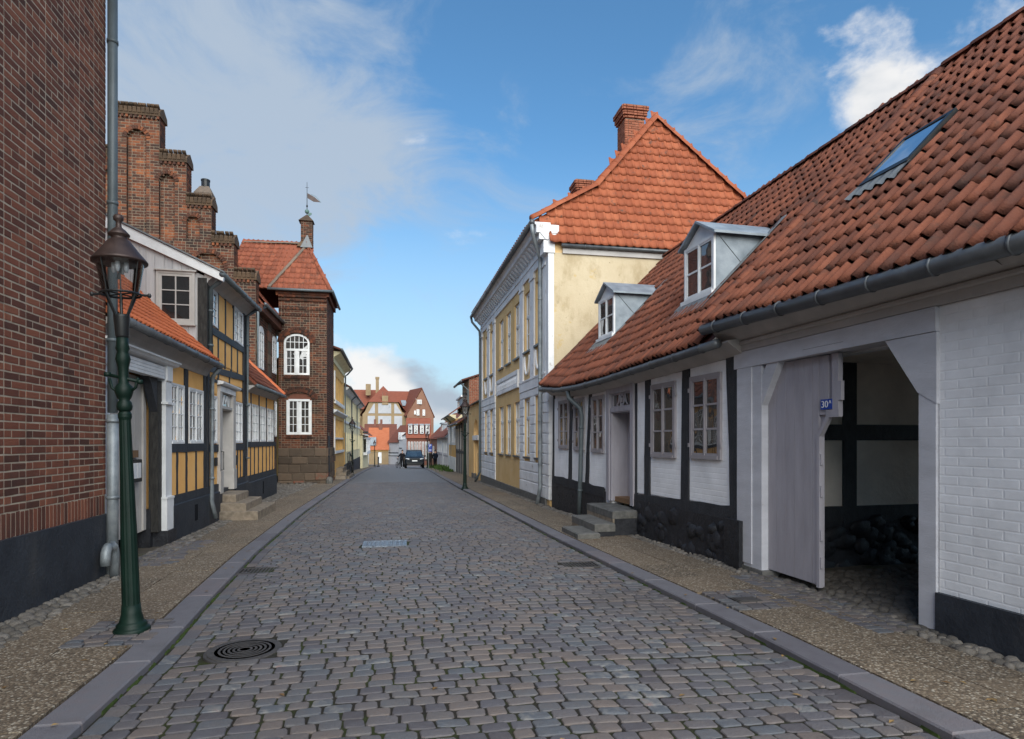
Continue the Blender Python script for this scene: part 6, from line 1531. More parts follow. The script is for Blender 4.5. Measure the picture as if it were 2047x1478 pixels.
MB().slab([(-.2, -.55, 2.72), (7.3, -.55, 2.72), (7.3, 2.4, 4.5), (-.2, 2.4, 4.5)], (0, .03, .1)).build('roof', M['roof_dark'], h)
MB().slab([(-.001, .012, 2.7), (-.001, 5, 2.7), (-.001, 2.4, 4.4)], (.05, 0, 0)).build('gable', M['black'], h)
gutter(h, [(-.2, -.6, 2.72), (7.3, -.6, 2.72)], .06)
# ---- white and ochre house with grey dormer
h = facade('ochre_white_house', 'white and ochre rendered house with downpipe and a flat grey dormer on its roof', 'house', (4.78, 53.6), (4.58, 45.25))
WX = 8.35
MB().box(0, WX, .012, 6, .45, 3.3).build('wall', M['ochre'], h); MB().box(-.02, WX+.02, -.02, 6.02, -1.2, .45).build('plinth', M['white'], h)
MB().box(0, 1.0, -.015, .01, .45, 3.3).box(1.0, WX, -.015, .01, 1.35, 2.75).build('white_band', M['white'], h)
for a in (1.5, 3.4, 5.3, 7.0): simple_window(h, a, a+.85, 1.5, 2.65, M['white'], M['glass_c'])
MB().prism([(.02, 3.25), (-.1, 3.3), (-.45, 3.5), (-.45, 3.56), (.02, 3.56)], -.1, WX+.1).build('cornice', M['cream'], h)
rf = MB().slab([(-.1, -.5, 3.5), (WX+.1, -.5, 3.5), (WX+.1, 2.9, 5.9), (-.1, 2.9, 5.9)], (0, .03, .1)).build('roof', M['roof_far'], h)
MB().slab([(WX, .012, 3.2), (WX, 6, 3.2), (WX, 2.9, 5.8)], (-.05, 0, 0)).build('gable', M['cream'], h)
d = MB().box(1.0, 5.6, .75, 3.0, 3.9, 5.05).build('dormer', M['zinc'], h); MB().box(.8, 5.8, .6, 3.2, 5.05, 5.17).build('dormer_roof', M['white'], d)
simple_window(d, 1.2, 2.6, 4.0, 4.95, M['white'], M['glass_d'], y=.73)
downpipe(h, [(4.6, -.45, 3.45), (4.6, -.08, 3.1), (4.6, -.08, -.8)], .05, M['pipe_dark']); gutter(h, [(-.1, -.55, 3.5), (WX+.1, -.55, 3.5)], .06)
# ---- pale grey half-timbered house
h = facade('pale_cottage', 'pale blue-grey half-timbered cottage with red roof and dormer beyond the parked car', 'house', (4.62, 64.2), (4.80, 53.7))
WX = 10.5
MB().box(0, WX, .012, 5, -1.6, 1.95).build('wall', M['white'], h)
for k in range(12): timber(h, (.15+k*.9, -1.2), (.15+k*.9, 1.95), .09, .02, M['lilac'])
timber(h, (0, .35), (WX, .35), .10, .022, M['lilac']); timber(h, (0, 1.85), (WX, 1.85), .10, .022, M['lilac'])
for a in (.4, 2.2, 4.0, 6.7, 8.5): simple_window(h, a, a+.75, .55, 1.7, M['white'], M['glass_c'])
MB().box(5.4, 6.2, -.03, .02, -1.0, 1.5).build('door', M['white'], h)
rf = MB().slab([(-.1, -.4, 1.95), (WX+.1, -.4, 1.95), (WX+.1, 2.6, 4.6), (-.1, 2.6, 4.6)], (0, .03, .1)).build('roof', M['roof_far'], h)
MB().slab([(0, .02, 1.9), (0, 5, 1.9), (0, 2.6, 4.5)], (.05, 0, 0)).build('gable', M['white'], h)
for a, c, z1 in ((.6, 2.4, 3.35), (6.6, 8.6, 3.6)):
    d = MB().box(a, c, .35, 2.0, 2.45, z1).build('dormer', M['zinc'], h); MB().box(a-.12, c+.12, .2, 2.2, z1, z1+.12).build('dormer_roof', M['zinc'], d); simple_window(d, a+.1, c-.1, 2.5, z1-.05, M['white'], M['glass_d'], y=.33)
# weeds along its foot
b = MB()
for k in range(650):
    v = U(45, 66); u = FR(v)-.05-abs(rng.gauss(0, .35))
    z = gz(v)+.07; a = U(0, PI); hh = U(.08, .45)*(1 if v > 50 else .5); w_ = U(.03, .09); ux, uy = math.cos(a)*w_, math.sin(a)*w_
    b.raw([(u-ux, v-uy, z), (u+ux, v+uy, z), (u+U(-.1, .1), v+U(-.1, .1), z+hh)], [(0, 1, 2)])
tag(b.build('weeds', M['grass']), kind='stuff')
# ---- brick houses where the street bends
def gabled(name, label, p0, p1, depth, zb, ze, zr, wall, roof, ov=.3):
    h = facade(name, label, 'house', p0, p1); Wd = math.hypot(p1[0]-p0[0], p1[1]-p0[1])
    MB().box(0, Wd, .012, depth, zb, ze).slab([(0, .02, ze-.02), (0, depth, ze-.02), (0, depth/2, zr-.05)], (.05, 0, 0)).slab([(Wd, .02, ze-.02), (Wd, depth, ze-.02), (Wd, depth/2, zr-.05)], (-.05, 0, 0)).build('wall', wall, h)
    MB().slab([(-.12, -ov, ze-.12), (Wd+.12, -ov, ze-.12), (Wd+.12, depth/2, zr), (-.12, depth/2, zr)], (0, .03, .1)).slab([(-.12, depth/2, zr), (Wd+.12, depth/2, zr), (Wd+.12, depth+ov, ze-.12), (-.12, depth+ov, ze-.12)], (0, -.03, .1)).build('roof', roof, h)
    return h, Wd
h, Wd = gabled('brown_brick_house', 'brown brick and timber house with tall white windows and four zinc dormers behind the car', (2.3, 96.5), (5.9, 96.35), 7, -3, 2.2, 5.2, M['far_brown'], M['roof_far'])
for k in range(8): x = .22+k*.43; simple_window(h, x, x+.26, -1.1, 1.55, M['white'], M['glass_c'] if k != 4 else M['far_brown'], 1, 4)
timber(h, (0, -1.25), (Wd, -1.25), .12, .03); timber(h, (0, 1.75), (Wd, 1.75), .1, .03, M['far_brown'])
h2 = facade('long_brick_wing', 'long reddish brick wing with zinc dormers in its tiled roof, running off to the right', 'house', (5.92, 96.36), (8.2, 75.3)); 
MB().box(0, 21.2, .012, 7, -3, 2.0).slab([(21.2, .02, 1.9), (21.2, 7, 1.9), (21.2, 3.5, 5.6)], (-.05, 0, 0)).build('wall', M['far_red'], h2)
MB().slab([(-.1, -.35, 1.95), (21.3, -.35, 1.95), (21.3, 3.5, 5.8), (-.1, 3.5, 5.8)], (0, .03, .1)).build('roof', M['roof_far'], h2)
for k in range(3): simple_window(h2, 2+k*5, 3+k*5, -1, .9, M['white'], M['glass_c'])
for k, x in enumerate((.25, 1.1, 2.0, 2.85)):
    d = MB().box(x, x+.62, .15, 2.4, 2.75, 4.1).build('dormer', M['zinc'], h); MB().box(x-.06, x+.68, .0, 2.6, 4.1, 4.28).build('dormer_roof', M['zinc'], d); simple_window(d, x+.05, x+.57, 2.8, 4.05, M['white'], M['glass_d'], 1, 2, y=.13)
h, Wd = gabled('white_half_timbered_house', 'white half-timbered house with dark bands and dark red roof left of the car', (-.4, 108.5), (1.2, 107.0), 6, -4, 1.5, 4.3, M['far_white'], M['roof_dark'])
for k in range(9): timber(h, (.12+k*.24, -.2), (.12+k*.24, 1.45), .05, .02, M['lilac_d']); timber(h, (.12+k*.24, -2.4), (.12+k*.24, -.95), .05, .02, M['lilac_d'])
timber(h, (0, -.35), (Wd, -.35), .16, .03); timber(h, (0, -.85), (Wd, -.85), .12, .03)
g_ = facade('white_gable_house', 'white gabled end house with black lintels between the half-timbered and brown brick houses', 'house', (1.25, 106.95), (2.35, 105.5))
MB().box(0, 1.82, .012, 5, -4, 2.0).build('wall', M['far_white'], g_); MB().slab([(-.1, -.2, 1.85), (2.0, -.2, 2.9), (2.0, 5, 4.6), (-.1, 5, 3.5)], (0, 0, .1)).build('roof', M['roof_dark'], g_)
timber(g_, (.05, .45), (.9, .45), .15, .03); timber(g_, (.2, -.75), (.8, -.75), .12, .03); MB().box(.25, .75, -.03, .02, -2.2, -.8).build('door', M['black'], g_)
for k in range(2): b = MB().box(.35+k*.5, .55+k*.5, -.35, .6, 1.9, 3.1).build('dormer', M['white'], g_)
h, Wd = gabled('orange_roof_house', 'low pale house with a bright orange tiled roof and double door at the street corner', (-3.7, 108.0), (-.45, 108.0), 6.5, -4, .25, 3.9, M['far_tan'], M['roof_bright'])
MB().box(0, Wd, -.02, .02, -.1, .28).build('fascia', M['ochre'], h); MB().box(1.55, 2.1, -.03, .02, -2.1, -.25).build('door', M['white'], h); MB().box(1.85, 1.87, -.04, -.03, -2.1, -.25).build('door_gap', M['iron'], h)
MB().box(.15, 1.2, .1, 2.0, .9, 2.3).build('dormer', M['zinc'], h); MB().box(1.6, 2.2, 2.9, 3.6, 3.5, 4.7).build('chimney', M['far_brown'], h)
h, Wd = gabled('dark_roof_house', 'small house with dark red roof, two chimneys and zinc dormers behind the orange roof', (-5.0, 122), (1.0, 122), 7, -4, 1.5, 4.9, M['far_white'], M['roof_dark'])
for x in (1.9, 3.1): MB().box(x-.22, x+.22, 3.2, 3.8, 4.3, 5.9).build('chimney', M['far_brown'], h)
d = MB().box(-.2, 3.2, -.2, 2.5, 1.6, 2.9).build('dormer', M['zinc'], h)
for k in range(2): simple_window(d, .2+k*1.6, .7+k*1.6, 1.7, 2.8, M['white'], M['glass_d'], 1, 2, y=-.22)
# ---- great school-like building on the hill behind
h = thing('hill_building', 'large tan and red brick building with white panelled gable above the street end', 'building', (0, 150, 0))
ga, gb_ = -6.6, 3.5
MB().poly([(ga, 0, -5), (gb_, 0, -5), (gb_, 0, 7.9), (gb_-1.0, 0, 8.6), (1.5, 0, 10.9), (-5.0, 0, 10.9), (ga+.6, 0, 8.6), (ga, 0, 7.9)]).box(ga, gb_, .3, 22, -5, 7.9).build('wall', M['far_tan'], h)
for q in ([(-5.3, 8.15), (-3.75, 8.15), (-3.75, 10.4), (-4.0, 10.4)], [(-3.0, 8.15), (.0, 8.15), (.0, 10.5), (-3.0, 10.5)], [(.7, 8.15), (2.5, 8.15), (1.1, 10.4), (.7, 10.4)], [(-5.4, 1), (-3.75, 1), (-3.75, 7.55), (-5.4, 7.55)], [(-3.0, 1), (.0, 1), (.0, 7.55), (-3.0, 7.55)], [(.7, 1), (2.55, 1), (2.55, 7.55), (.7, 7.55)]):
    MB().slab([(x, -.08, z) for x, z in q], (0, .07, 0)).build('white_panel', M['far_white'], h)
for z in (6.3, 9.6): MB().box(-.5, -.25, -.12, -.07, z, z+.5).build('vent', M['zinc'], h)
MB().hexa([(-2.1, -.25, 10.2), (-.7, -.25, 10.2), (-.7, .6, 10.2), (-2.1, .6, 10.2)], [(-2.1, -.25, 12.3), (-.7, -.25, 12.3), (-.7, .6, 12.3), (-2.1, .6, 12.3)]).build('bay', M['far_tan'], h)
for x in (-1.95, -1.0): MB().box(x-.12, x+.12, -.1, .2, 12.3, 13.2).build('pinnacle', M['far_brown'], h)
b = MB(); apx = (-2.2, 5, 15.0)
b.poly([(-5.3, -.4, 10.8), (1.8, -.4, 10.8), (-1.9, 4.5, 15.0)]).poly([(1.8, -.4, 10.8), (4.1, -.4, 7.7), (4.1, 20, 7.7), (-1.9, 18, 15.0), (-1.9, 4.5, 15.0)]).poly([(-5.3, -.4, 10.8), (-1.9, 4.5, 15.0), (-1.9, 18, 15.0), (-7.2, 20, 7.7), (-7.2, -.4, 7.7)])
b.poly([(-13, 8, 9.5), (-4.5, 8, 9.5), (-2.5, 12, 14.6), (-9.2, 12, 14.6)]).poly([(-13, 8, 9.5), (-9.2, 12, 14.6), (-9.2, 13, 14.6), (-13, 18, 9.5)])
b.poly([(0, 3, 8.0), (6.0, 3, 8.0), (6.0, 10, 14.2), (-2, 10, 14.2)])
b.build('roof', M['roof_far'], h)
MB().box(-12, -4, 9, 18, -5, 9.6).build('left_wing', M['far_tan'], h)
MB().box(-3.7, -2.95, 6, 6.8, 12, 17.1).box(-3.8, -2.85, 5.9, 6.9, 16.8, 17.3).build('chimney', M['far_tan'], h); MB().box(-6.2, -5.0, 9, 10, 13, 15.8).build('chimney', M['far_tan'], h)
rg = MB().poly([(3.6, -2, -5), (10, 1, -5), (10, 1, 7.6), (7.2, -.4, 14.0), (3.6, -2, 7.8)]).build('right_gable', M['far_red'], h)
MB().slab([(3.3, -2.3, 7.4), (7.15, -.6, 14.2), (4.6, 10, 14.4), (1.2, 10, 8.4)], (0, 0, .15)).slab([(7.15, -.6, 14.2), (10.3, .9, 7.3), (10.3, 12, 7.3), (4.6, 10, 14.4)], (0, 0, .15)).build('roof', M['roof_far'], h)
gx = lambda x: -2+(x-3.6)*3/6.4
for x, z, w_, hh in ((6.5, 10.4, 1.2, 1.0), (6.2, 7.7, .65, 1.4), (7.6, 7.7, .6, 1.4), (5.5, 7.9, .4, .9), (6.2, 4.6, .9, 1.5), (8.0, 4.6, .9, 1.5), (4.9, 4.6, .8, 1.5)):
    f_ = MB().box(x-w_/2, x+w_/2, gx(x)-.25-.06, gx(x)+.3, z, z+hh).build('window', M['white'], h)
    for i in range(2): MB().box(x-w_/2+.1+i*(w_/2-.05), x-w_/2+i*(w_/2-.05)+w_/2-.05, gx(x)-.34, gx(x)-.28, z+.12, z+hh-.12).build('pane', M['glass_c'], f_)
MB().slab([(2.7, 5.0, 10.2), (3.9, 5.0, 10.2), (3.5, 6.6, 11.6), (2.3, 6.6, 11.6)], (0, -.12, .12)).build('roof_window', M['zinc'], h)

# ================================================================== FURTHER DOWN THE STREET, LEFT
h = facade('ochre_townhouse', 'two-storey ochre townhouse with white window frames, cornices and iron-railed stone steps', 'house', (-2.95, 33.2), (-2.95, 41.2))
WX = 8.0
b = wall_holes(0, WX, -1, 6.2, [(1.0, 6.9, 3.85, 5.2), (1.0, 6.9, 1.15, 2.85)], 0, .35); b.poly([(WX, 0, -1), (WX, 7, -1), (WX, 7, 6.2), (WX, 0, 6.2)]); b.build('wall', M['ochre'], h)
for z0, z1 in ((3.85, 5.2), (1.15, 2.85)):
    for k in range(5):
        x = 1.0+k*1.18
        MB().box(x+.98, x+1.18, .005, .35, z0, z1).build('pier', M['ochre'], h)
        simple_window(h, x+.02, x+.98, z0, z1, M['white'], M['glass_c'], 2, 3, y=.2)
MB().box(.75, 1.0, -.06, .05, 3.75, 5.35).box(.75, 7.1, -.10, .05, 3.65, 3.83).build('window_trim', M['white'], h)
MB().box(.75, 1.0, -.06, .05, 1.0, 2.95).box(.75, 7.1, -.08, .05, .98, 1.12).build('window_trim', M['white'], h); MB().box(.8, 7.0, -.05, .3, 1.75, 1.85).build('window_rail', M['white'], h)
MB().prism([(.01, 3.05), (-.08, 3.1), (-.22, 3.2), (-.22, 3.27), (.01, 3.3)], -.05, WX+.06).build('string_course', M['white'], h)
MB().prism([(.01, 5.7), (-.06, 5.72), (-.06, 5.95), (-.2, 6.05), (-.4, 6.15), (-.4, 6.25), (.01, 6.25)], -.05, WX+.1).build('cornice', M['cream'], h)
gutter(h, [(-.3, -.48, 6.3), (WX+.25, -.48, 6.3)], .075); downpipe(h, [(WX+.2, -.48, 6.25), (WX+.1, -.2, 5.9), (WX+.02, -.08, 5.8), (WX+.02, -.08, -.2)], .05, M['pipe_dark'])
MB().slab([(-.3, -.45, 6.28), (WX+.3, -.45, 6.28), (WX+.3, 3.5, 7.7), (-.3, 3.5, 7.7)], (0, .03, .1)).build('roof', M['roof_dark'], h)
st = thing('stone_steps', 'broad worn stone steps with a black iron railing at the ochre townhouse', 'steps', (-2.95, 36.2, gz(36)))
for k in range(3): MB().box(0, .75-.2*k, -1.6+.35*k, 2.2-.1*k, .0 if k == 0 else .2*k, .2+.2*k).build('step', M['step'], st)
MB().hexa([(.0, -2.4, -.1), (.7, -2.4, -.1), (.7, -1.5, -.1), (0, -1.5, -.1)], [(.1, -2.1, .25), (.55, -2.1, .25), (.6, -1.6, .25), (.1, -1.6, .25)]).build('boulder', M['step'], st)
b = MB(); zr = lambda v: 1.45-(v-.2)*.20 if v > .2 else 1.45
for v0, v1 in ((-1.4, .2), (.2, 3.4)): b.tube([(.66, v0, zr(v0)), (.66, v1, zr(v1))], .03, 6)
for v in (-1.4, .2, 1.8, 3.3): b.tube([(.66, v, 0), (.66, v, zr(v))], .03, 6)
for k in range(7):
    v0 = -1.3+k*.6; P_ = [(.66, v0+.3+.28*math.cos(PI+PI*i/6), zr(v0)-.45-.22*math.sin(PI*i/6)) for i in range(7)]; b.tube(P_, .022, 5)
b.build('railing', M['iron'], st)
h = facade('cream_house', 'long cream rendered house with grey downpipes and dark blue plinth', 'house', (-3.0, 41.4), (-3.05, 63.8))
WX = 22.4
MB().box(0, WX, .012, 7, .1, 5.0).build('wall', M['cream'], h); MB().box(-.01, WX+.01, -.03, 1, -2, .12).build('plinth', M['plinth'], h)
for k in range(9):
    x = 2.6+k*2.2
    for z in (.9, 3.4): simple_window(h, x, x+.95, z, z+1.35, M['cream'], M['glass_c'], 2, 3, y=.0)
MB().box(.6, 1.5, -.02, .02, -.4, 2.2).build('door', M['ochre'], h); MB().box(0, WX, -.05, .01, 2.85, 3.0).build('string_course', M['white'], h)
MB().prism([(.01, 4.8), (-.1, 4.85), (-.35, 5.05), (-.35, 5.12), (.01, 5.12)], -.05, WX+.1).build('cornice', M['white'], h)
gutter(h, [(-.1, -.42, 5.12), (WX+.2, -.42, 5.12)], .07)
for x in (7.6, 15.6): downpipe(h, [(x, -.42, 5.05), (x, -.08, 4.75), (x, -.08, -.4)], .055, M['pipe_dark'])
MB().slab([(-.1, -.4, 5.1), (WX+.2, -.4, 5.1), (WX+.2, 3.5, 7.3), (-.1, 3.5, 7.3)], (0, .03, .1)).build('roof', M['roof_dark'], h); MB().slab([(.0, .012, 5), (.0, 7, 5), (.0, 3.5, 7.2)], (.05, 0, 0)).build('gable', M['far_red'], h)
MB().box(WX-.5, WX-.2, -.8, -.3, 2.4, 2.6).build('wall_lamp', M['iron'], h)
h = facade('bay_window_house', 'small cream house with red roof and a white bay window after the long cream house', 'house', (-2.8, 64.2), (-2.8, 80.5))
MB().box(0, 16.3, .012, 6, -2.5, 2.3).build('wall', M['cream'], h)
rf = MB().slab([(-.2, -.5, 2.25), (16.4, -.5, 2.25), (16.4, 3, 5.4), (-.2, 3, 5.4)], (0, .03, .1)).build('roof', M['roof_far'], h)
MB().slab([(0, .02, 2.2), (0, 6, 2.2), (0, 3, 5.3)], (.05, 0, 0)).build('gable', M['cream'], h)
b = MB().box(2, 13, -.35, .02, .2, .5).box(2, 13, -.35, .02, 1.85, 2.05).build('bay', M['white'], h)
for k in range(5): simple_window(b, 2.1+k*2.2, 4.1+k*2.2, .5, 1.85, M['white'], M['glass_c'], 3, 3, y=-.3)
h = facade('red_roof_house', 'house with a steep dark red roof below the cream terrace at the bend', 'house', (-3.2, 81), (-4.2, 95)); MB().box(0, 14, .012, 6, -3.5, 1.0).build('wall', M['far_white'], h); MB().slab([(-.2, -.4, .95), (14.2, -.4, .95), (14.2, 3, 4.9), (-.2, 3, 4.9)], (0, .03, .1)).build('roof', M['roof_far'], h)

# ================================================================== STREET FURNITURE
def make_lamp(name, label, loc, tilt):
    t = thing(name, label, 'street lamp', loc, .3, 'green street lamps along the pavements'); t.rotation_euler = (0, tilt, .0)
    MB().lathe([(.158, -.05), (.158, .018), (.148, .032), (.128, .040), (.134, .062), (.112, .085), (.104, .092), (.098, .125), (.086, .165), (.080, .25)], 20).build('base', M['green'], t, True)
    n = 16; b = MB(); prof = [(.079, .2), (.071, .9), (.056, 1.6), (.050, 2.0), (.058, 2.03), (.058, 2.06), (.048, 2.08)]
    vs = []
    for r, z in prof:
        for k in range(n*2):
            a = PI*k/n; rr = r*(1 if k % 2 else .965) if z < 2.02 else r; vs.append((rr*math.cos(a), rr*math.sin(a), z))
    m_ = 2*n; b.raw(vs, [(i*m_+k, i*m_+(k+1) % m_, (i+1)*m_+(k+1) % m_, (i+1)*m_+k) for i in range(len(prof)-1) for k in range(m_)]); b.build('shaft', M['green'], t)
    MB().lathe([(.045, 2.08), (.062, 2.10), (.068, 2.13), (.060, 2.17), (.045, 2.19), (.062, 2.22), (.078, 2.27), (.072, 2.32), (.045, 2.35), (.042, 2.42), (.046, 2.50), (.055, 2.54), (.064, 2.58), (.056, 2.62), (.048, 2.65), (.060, 2.68), (.052, 2.72), (.050, 2.80)], 18).build('collar', M['green'], t, True)
    b = MB(); b.tube([(-.155, .03, 2.44), (.155, -.03, 2.36)], .016, 8); b.lathe([(.03, -.02), (.034, 0), (.03, .02)], 8, (-.15, .03, 2.44)); b.lathe([(.026, -.02), (.03, 0), (.026, .02)], 8, (.15, -.03, 2.36))
    for s_ in (-1, 1): b.tube([(s_*.13, -.02*s_, 2.40), (s_*.11, -.02*s_, 2.31), (s_*.06, -.01*s_, 2.27)], .014, 6)
    b.build('ladder_arm', M['green'], t, True)
    MB().lathe([(.050, 2.78), (.056, 2.80), (.068, 2.98), (.070, 3.0), (.055, 3.0)], 18).build('sleeve', M['iron'], t, True)
    b = MB()
    for k in range(4):
        a = PI/4+k*PI/2+.35; b.tube([(.055*math.cos(a), .055*math.sin(a), 2.97), (.165*math.cos(a), .165*math.sin(a), 3.19)], .011, 6)
    b.tube([(0, 0, 2.95), (0, 0, 3.2)], .014, 8); b.build('strut', M['iron'], t)
    b = MB(); R_ = [(.168*math.cos(2*PI*k/24), .168*math.sin(2*PI*k/24), 3.195) for k in range(25)]; b.tube(R_, .011, 6)
    for a in (.1, PI+.1): b.tube([(.165*math.cos(a), .165*math.sin(a), 3.195), (.235*math.cos(a), .235*math.sin(a), 3.19)], .012, 6); b.lathe([(.012, -.02), (.02, 0), (.012, .02)], 8, (.24*math.cos(a), .24*math.sin(a), 3.19))
    for k in range(4): a = PI/4+k*PI/2+.35; b.tube([(0, 0, 3.197), (.165*math.cos(a), .165*math.sin(a), 3.197)], .007, 5)
    b.build('ring', M['iron'], t)
    n = 24; gl = MB(); vs = [(r*math.cos(2*PI*k/n), r*math.sin(2*PI*k/n), z) for r, z in ((.150, 3.20), (.205, 3.51)) for k in range(n)]
    gl.raw(vs, [(k, (k+1) % n, n+(k+1) % n, n+k) for k in range(n)]); gl.build('glass', M['clear'], t, True)
    b = MB()
    for k in range(4): a = PI/4+k*PI/2+.35; b.tube([(.157*math.cos(a), .157*math.sin(a), 3.2), (.212*math.cos(a), .212*math.sin(a), 3.52)], .006, 5)
    b.build('glazing_bar', M['iron'], t)
    MB().lathe([(.236, 3.495), (.236, 3.51), (.225, 3.525), (.165, 3.60), (.095, 3.70), (.070, 3.715), (.066, 3.74), (.092, 3.752), (.093, 3.762), (.060, 3.80), (.026, 3.83), (.022, 3.88), (.042, 3.90), (.045, 3.925), (.034, 3.945), (.0, 3.95)], 24).build('cap', M['copper'], t, True)
    b = MB()
    for k in range(4):
        a = k*PI/2; b.lathe([(.012, 3.40), (.024, 3.44), (.022, 3.49), (.008, 3.51)], 8, (.055*math.cos(a), .055*math.sin(a), 0))
    b.build('bulb', M['lamp_lens'], t, True)
    MB().tube([(0, 0, 3.2), (0, 0, 3.42)], .006, 6).tube([(-.02, 0, 3.34), (0, 0, 3.42), (0, 0, 3.52)], .012, 6).build('burner', M['iron'], t)
    return t
LS = .908
lamp = make_lamp('street_lamp', 'tall dark green gas-style street lamp in the left foreground, leaning slightly', (-2.20, 5.93, gz(5.93)+.056), -.030); lamp.scale = (LS,)*3
WM[lamp.name] = Matrix.Translation(lamp.location)
for loc, lab in (((2.80, 24.1, gz(24.1)+.05), 'green street lamp on the right pavement before the arched yellow wall'), ((-2.34, 39.6, gz(39.6)+.05), 'green street lamp on the left pavement by the railed stone steps'), ((3.42, 60.5, gz(60.5)+.05), 'distant street lamp beside the blue parking sign'), ((-2.2, 87.0, gz(87)+.08), 'farthest street lamp on the left, before the orange-roofed house')):
    c = lamp.copy(); COL.objects.link(c); c['label'] = lab; c.location = loc; c.rotation_euler = (0, U(-.008, .008), U(-.4, .4))
    WM[c.name] = Matrix.Translation(loc)
    for ch in list(lamp.children): k = ch.copy(); COL.objects.link(k); k.parent = c
t = thing('bollard', 'short black bollard beside the farthest lamp on the left', 'bollard', (-1.72, 87.2, gz(87.2)+.06))
MB().lathe([(.2, -.1), (.2, .05), (.10, .1), (.09, 1.1), (.12, 1.14), (.11, 1.22), (.04, 1.3)], 12).build('post', M['iron'], t, True)
t = thing('parking_sign', 'small blue parking sign with a white P above two pedestrians', 'sign', (3.50, 60.2, gz(60)+.05))
MB().tube([(0.02, 0.05, -.1), (0.02, 0.05, 2.2)], .03, 8).build('post', M['pipe'], t); MB().box(-.02, .34, -.02, .02, 1.95, 2.32).build('plate', M['sign_blue'], t); MB().box(-.02, .34, -.02, .02, 1.60, 1.93).build('plate', M['sign_blue'], t)
text_obj('P', .36, (.16, -.026, 2.135), (PI/2, 0, 0), M['sign_white'], t, ext=.004)
for k in range(2): MB().box(.04, .28, -.028, -.018, 1.70+k*.08, 1.73+k*.08).build('text_line', M['sign_white'], t)

# ---- parked SUV facing the camera
def make_car():
    t = thing('parked_suv', 'dark blue SUV parked by the right kerb, facing the camera', 'car', (2.28, 62.5, gz(62.5)+.02), 0)
    Wd = 1.0
    def ringpts(y, zb, zt, hw, tuck): return [(-hw+tuck, y, zb), (hw-tuck, y, zb), (hw, y, zb+(zt-zb)*.35), (hw*.985, y, zt-.05), (hw*.93, y, zt), (-hw*.93, y, zt), (-hw*.985, y, zt-.05), (-hw, y, zb+(zt-zb)*.35)]
    sec = [(-.04, .42, .90, .84, .10), (.05, .32, 1.02, .93, .08), (.35, .30, 1.09, .97, .05), (1.25, .30, 1.15, .99, .05), (2.4, .30, 1.16, 1.0, .05), (3.8, .30, 1.16, .99, .05), (4.6, .34, 1.12, .95, .06), (4.85, .45, .95, .88, .08)]
    b = MB(); vs = []
    for s_ in sec: vs += ringpts(*s_)
    b.raw(vs, [(i*8+k, i*8+(k+1) % 8, (i+1)*8+(k+1) % 8, (i+1)*8+k) for i in range(len(sec)-1) for k in range(8)]+[tuple(range(7, -1, -1)), tuple(range((len(sec)-1)*8, len(sec)*8))]); body = b.build('body', M['car_paint'], t)
    b = MB(); rs = [(1.25, .88, 1.15), (2.15, .74, 1.74), (3.9, .72, 1.74), (4.65, .84, 1.14)]; vs = []
    for y, hw, z in rs: vs += [(-hw, y, z), (hw, y, z)]
    b.raw(vs, [(2, 3, 5, 4)]); b.slab([(-.74, 2.1, 1.735), (.74, 2.1, 1.735), (.70, 4.0, 1.75), (-.70, 4.0, 1.75)], (0, 0, .05)).build('roof', M['car_paint'], t)
    MB().slab([(-.84, 1.28, 1.16), (.84, 1.28, 1.16), (.71, 2.13, 1.73), (-.71, 2.13, 1.73)], (0, .03, 0)).build('windscreen', M['car_glass'], t)
    for s_ in (-1, 1):
        MB().slab([(s_*.89, 1.35, 1.16), (s_*.75, 2.2, 1.72), (s_*.73, 3.9, 1.72), (s_*.86, 4.55, 1.16)], (-s_*.03, 0, 0)).build('side_window', M['car_glass'], t)
        MB().tube([(s_*.86, 1.24, 1.15), (s_*.725, 2.13, 1.745)], .035, 6).build('pillar', M['car_paint'], t)
        MB().box(min(s_*.95, s_*1.14), max(s_*.95, s_*1.14), 1.42, 1.56, 1.12, 1.28).build('mirror', M['car_paint'], t)
        MB().slab([(s_*.88, -.0, .90), (s_*.52, -.06, .88), (s_*.52, -.05, .99), (s_*.86, .04, 1.01)], (0, .08, 0)).build('headlight', M['lamp_lens'], t)
        for y in (.95, 3.9):
            Mx = Matrix.Translation((s_*.86, y, .37)) @ Matrix.Rotation(PI/2, 4, 'Y'); w = MB().lathe([(.25, -.12), (.35, -.12), (.37, -.08), (.37, .08), (.35, .12), (.25, .12)], 18, M=Mx).build('wheel', M['rubber'], t, True); MB().lathe([(.0, -.10), (.24, -.10), (.24, .10), (.0, .10)], 12, M=Mx).build('rim', M['castiron'], w)
    MB().box(-.50, .50, -.075, .0, .87, .99).build('grille', M['iron'], t)
    for k in range(3): MB().box(-.48, .48, -.082, -.07, .885+k*.035, .895+k*.035).build('grille_bar', M['castiron'], t)
    MB().box(-.26, .26, -.085, -.05, .70, .815).build('number_plate', M['sign_white'], t); MB().box(-.78, .78, -.05, .05, .42, .58).build('air_intake', M['iron'], t)
    MB().box(-.7, .7, -.045, .0, .38, .42).build('skid_plate', M['castiron'], t); MB().slab([(-.88, 1.22, 1.165), (.88, 1.22, 1.165), (.88, .3, 1.10), (-.88, .3, 1.10)], (0, 0, .012)).build('bonnet', M['car_paint'], t)
    return t
make_car()

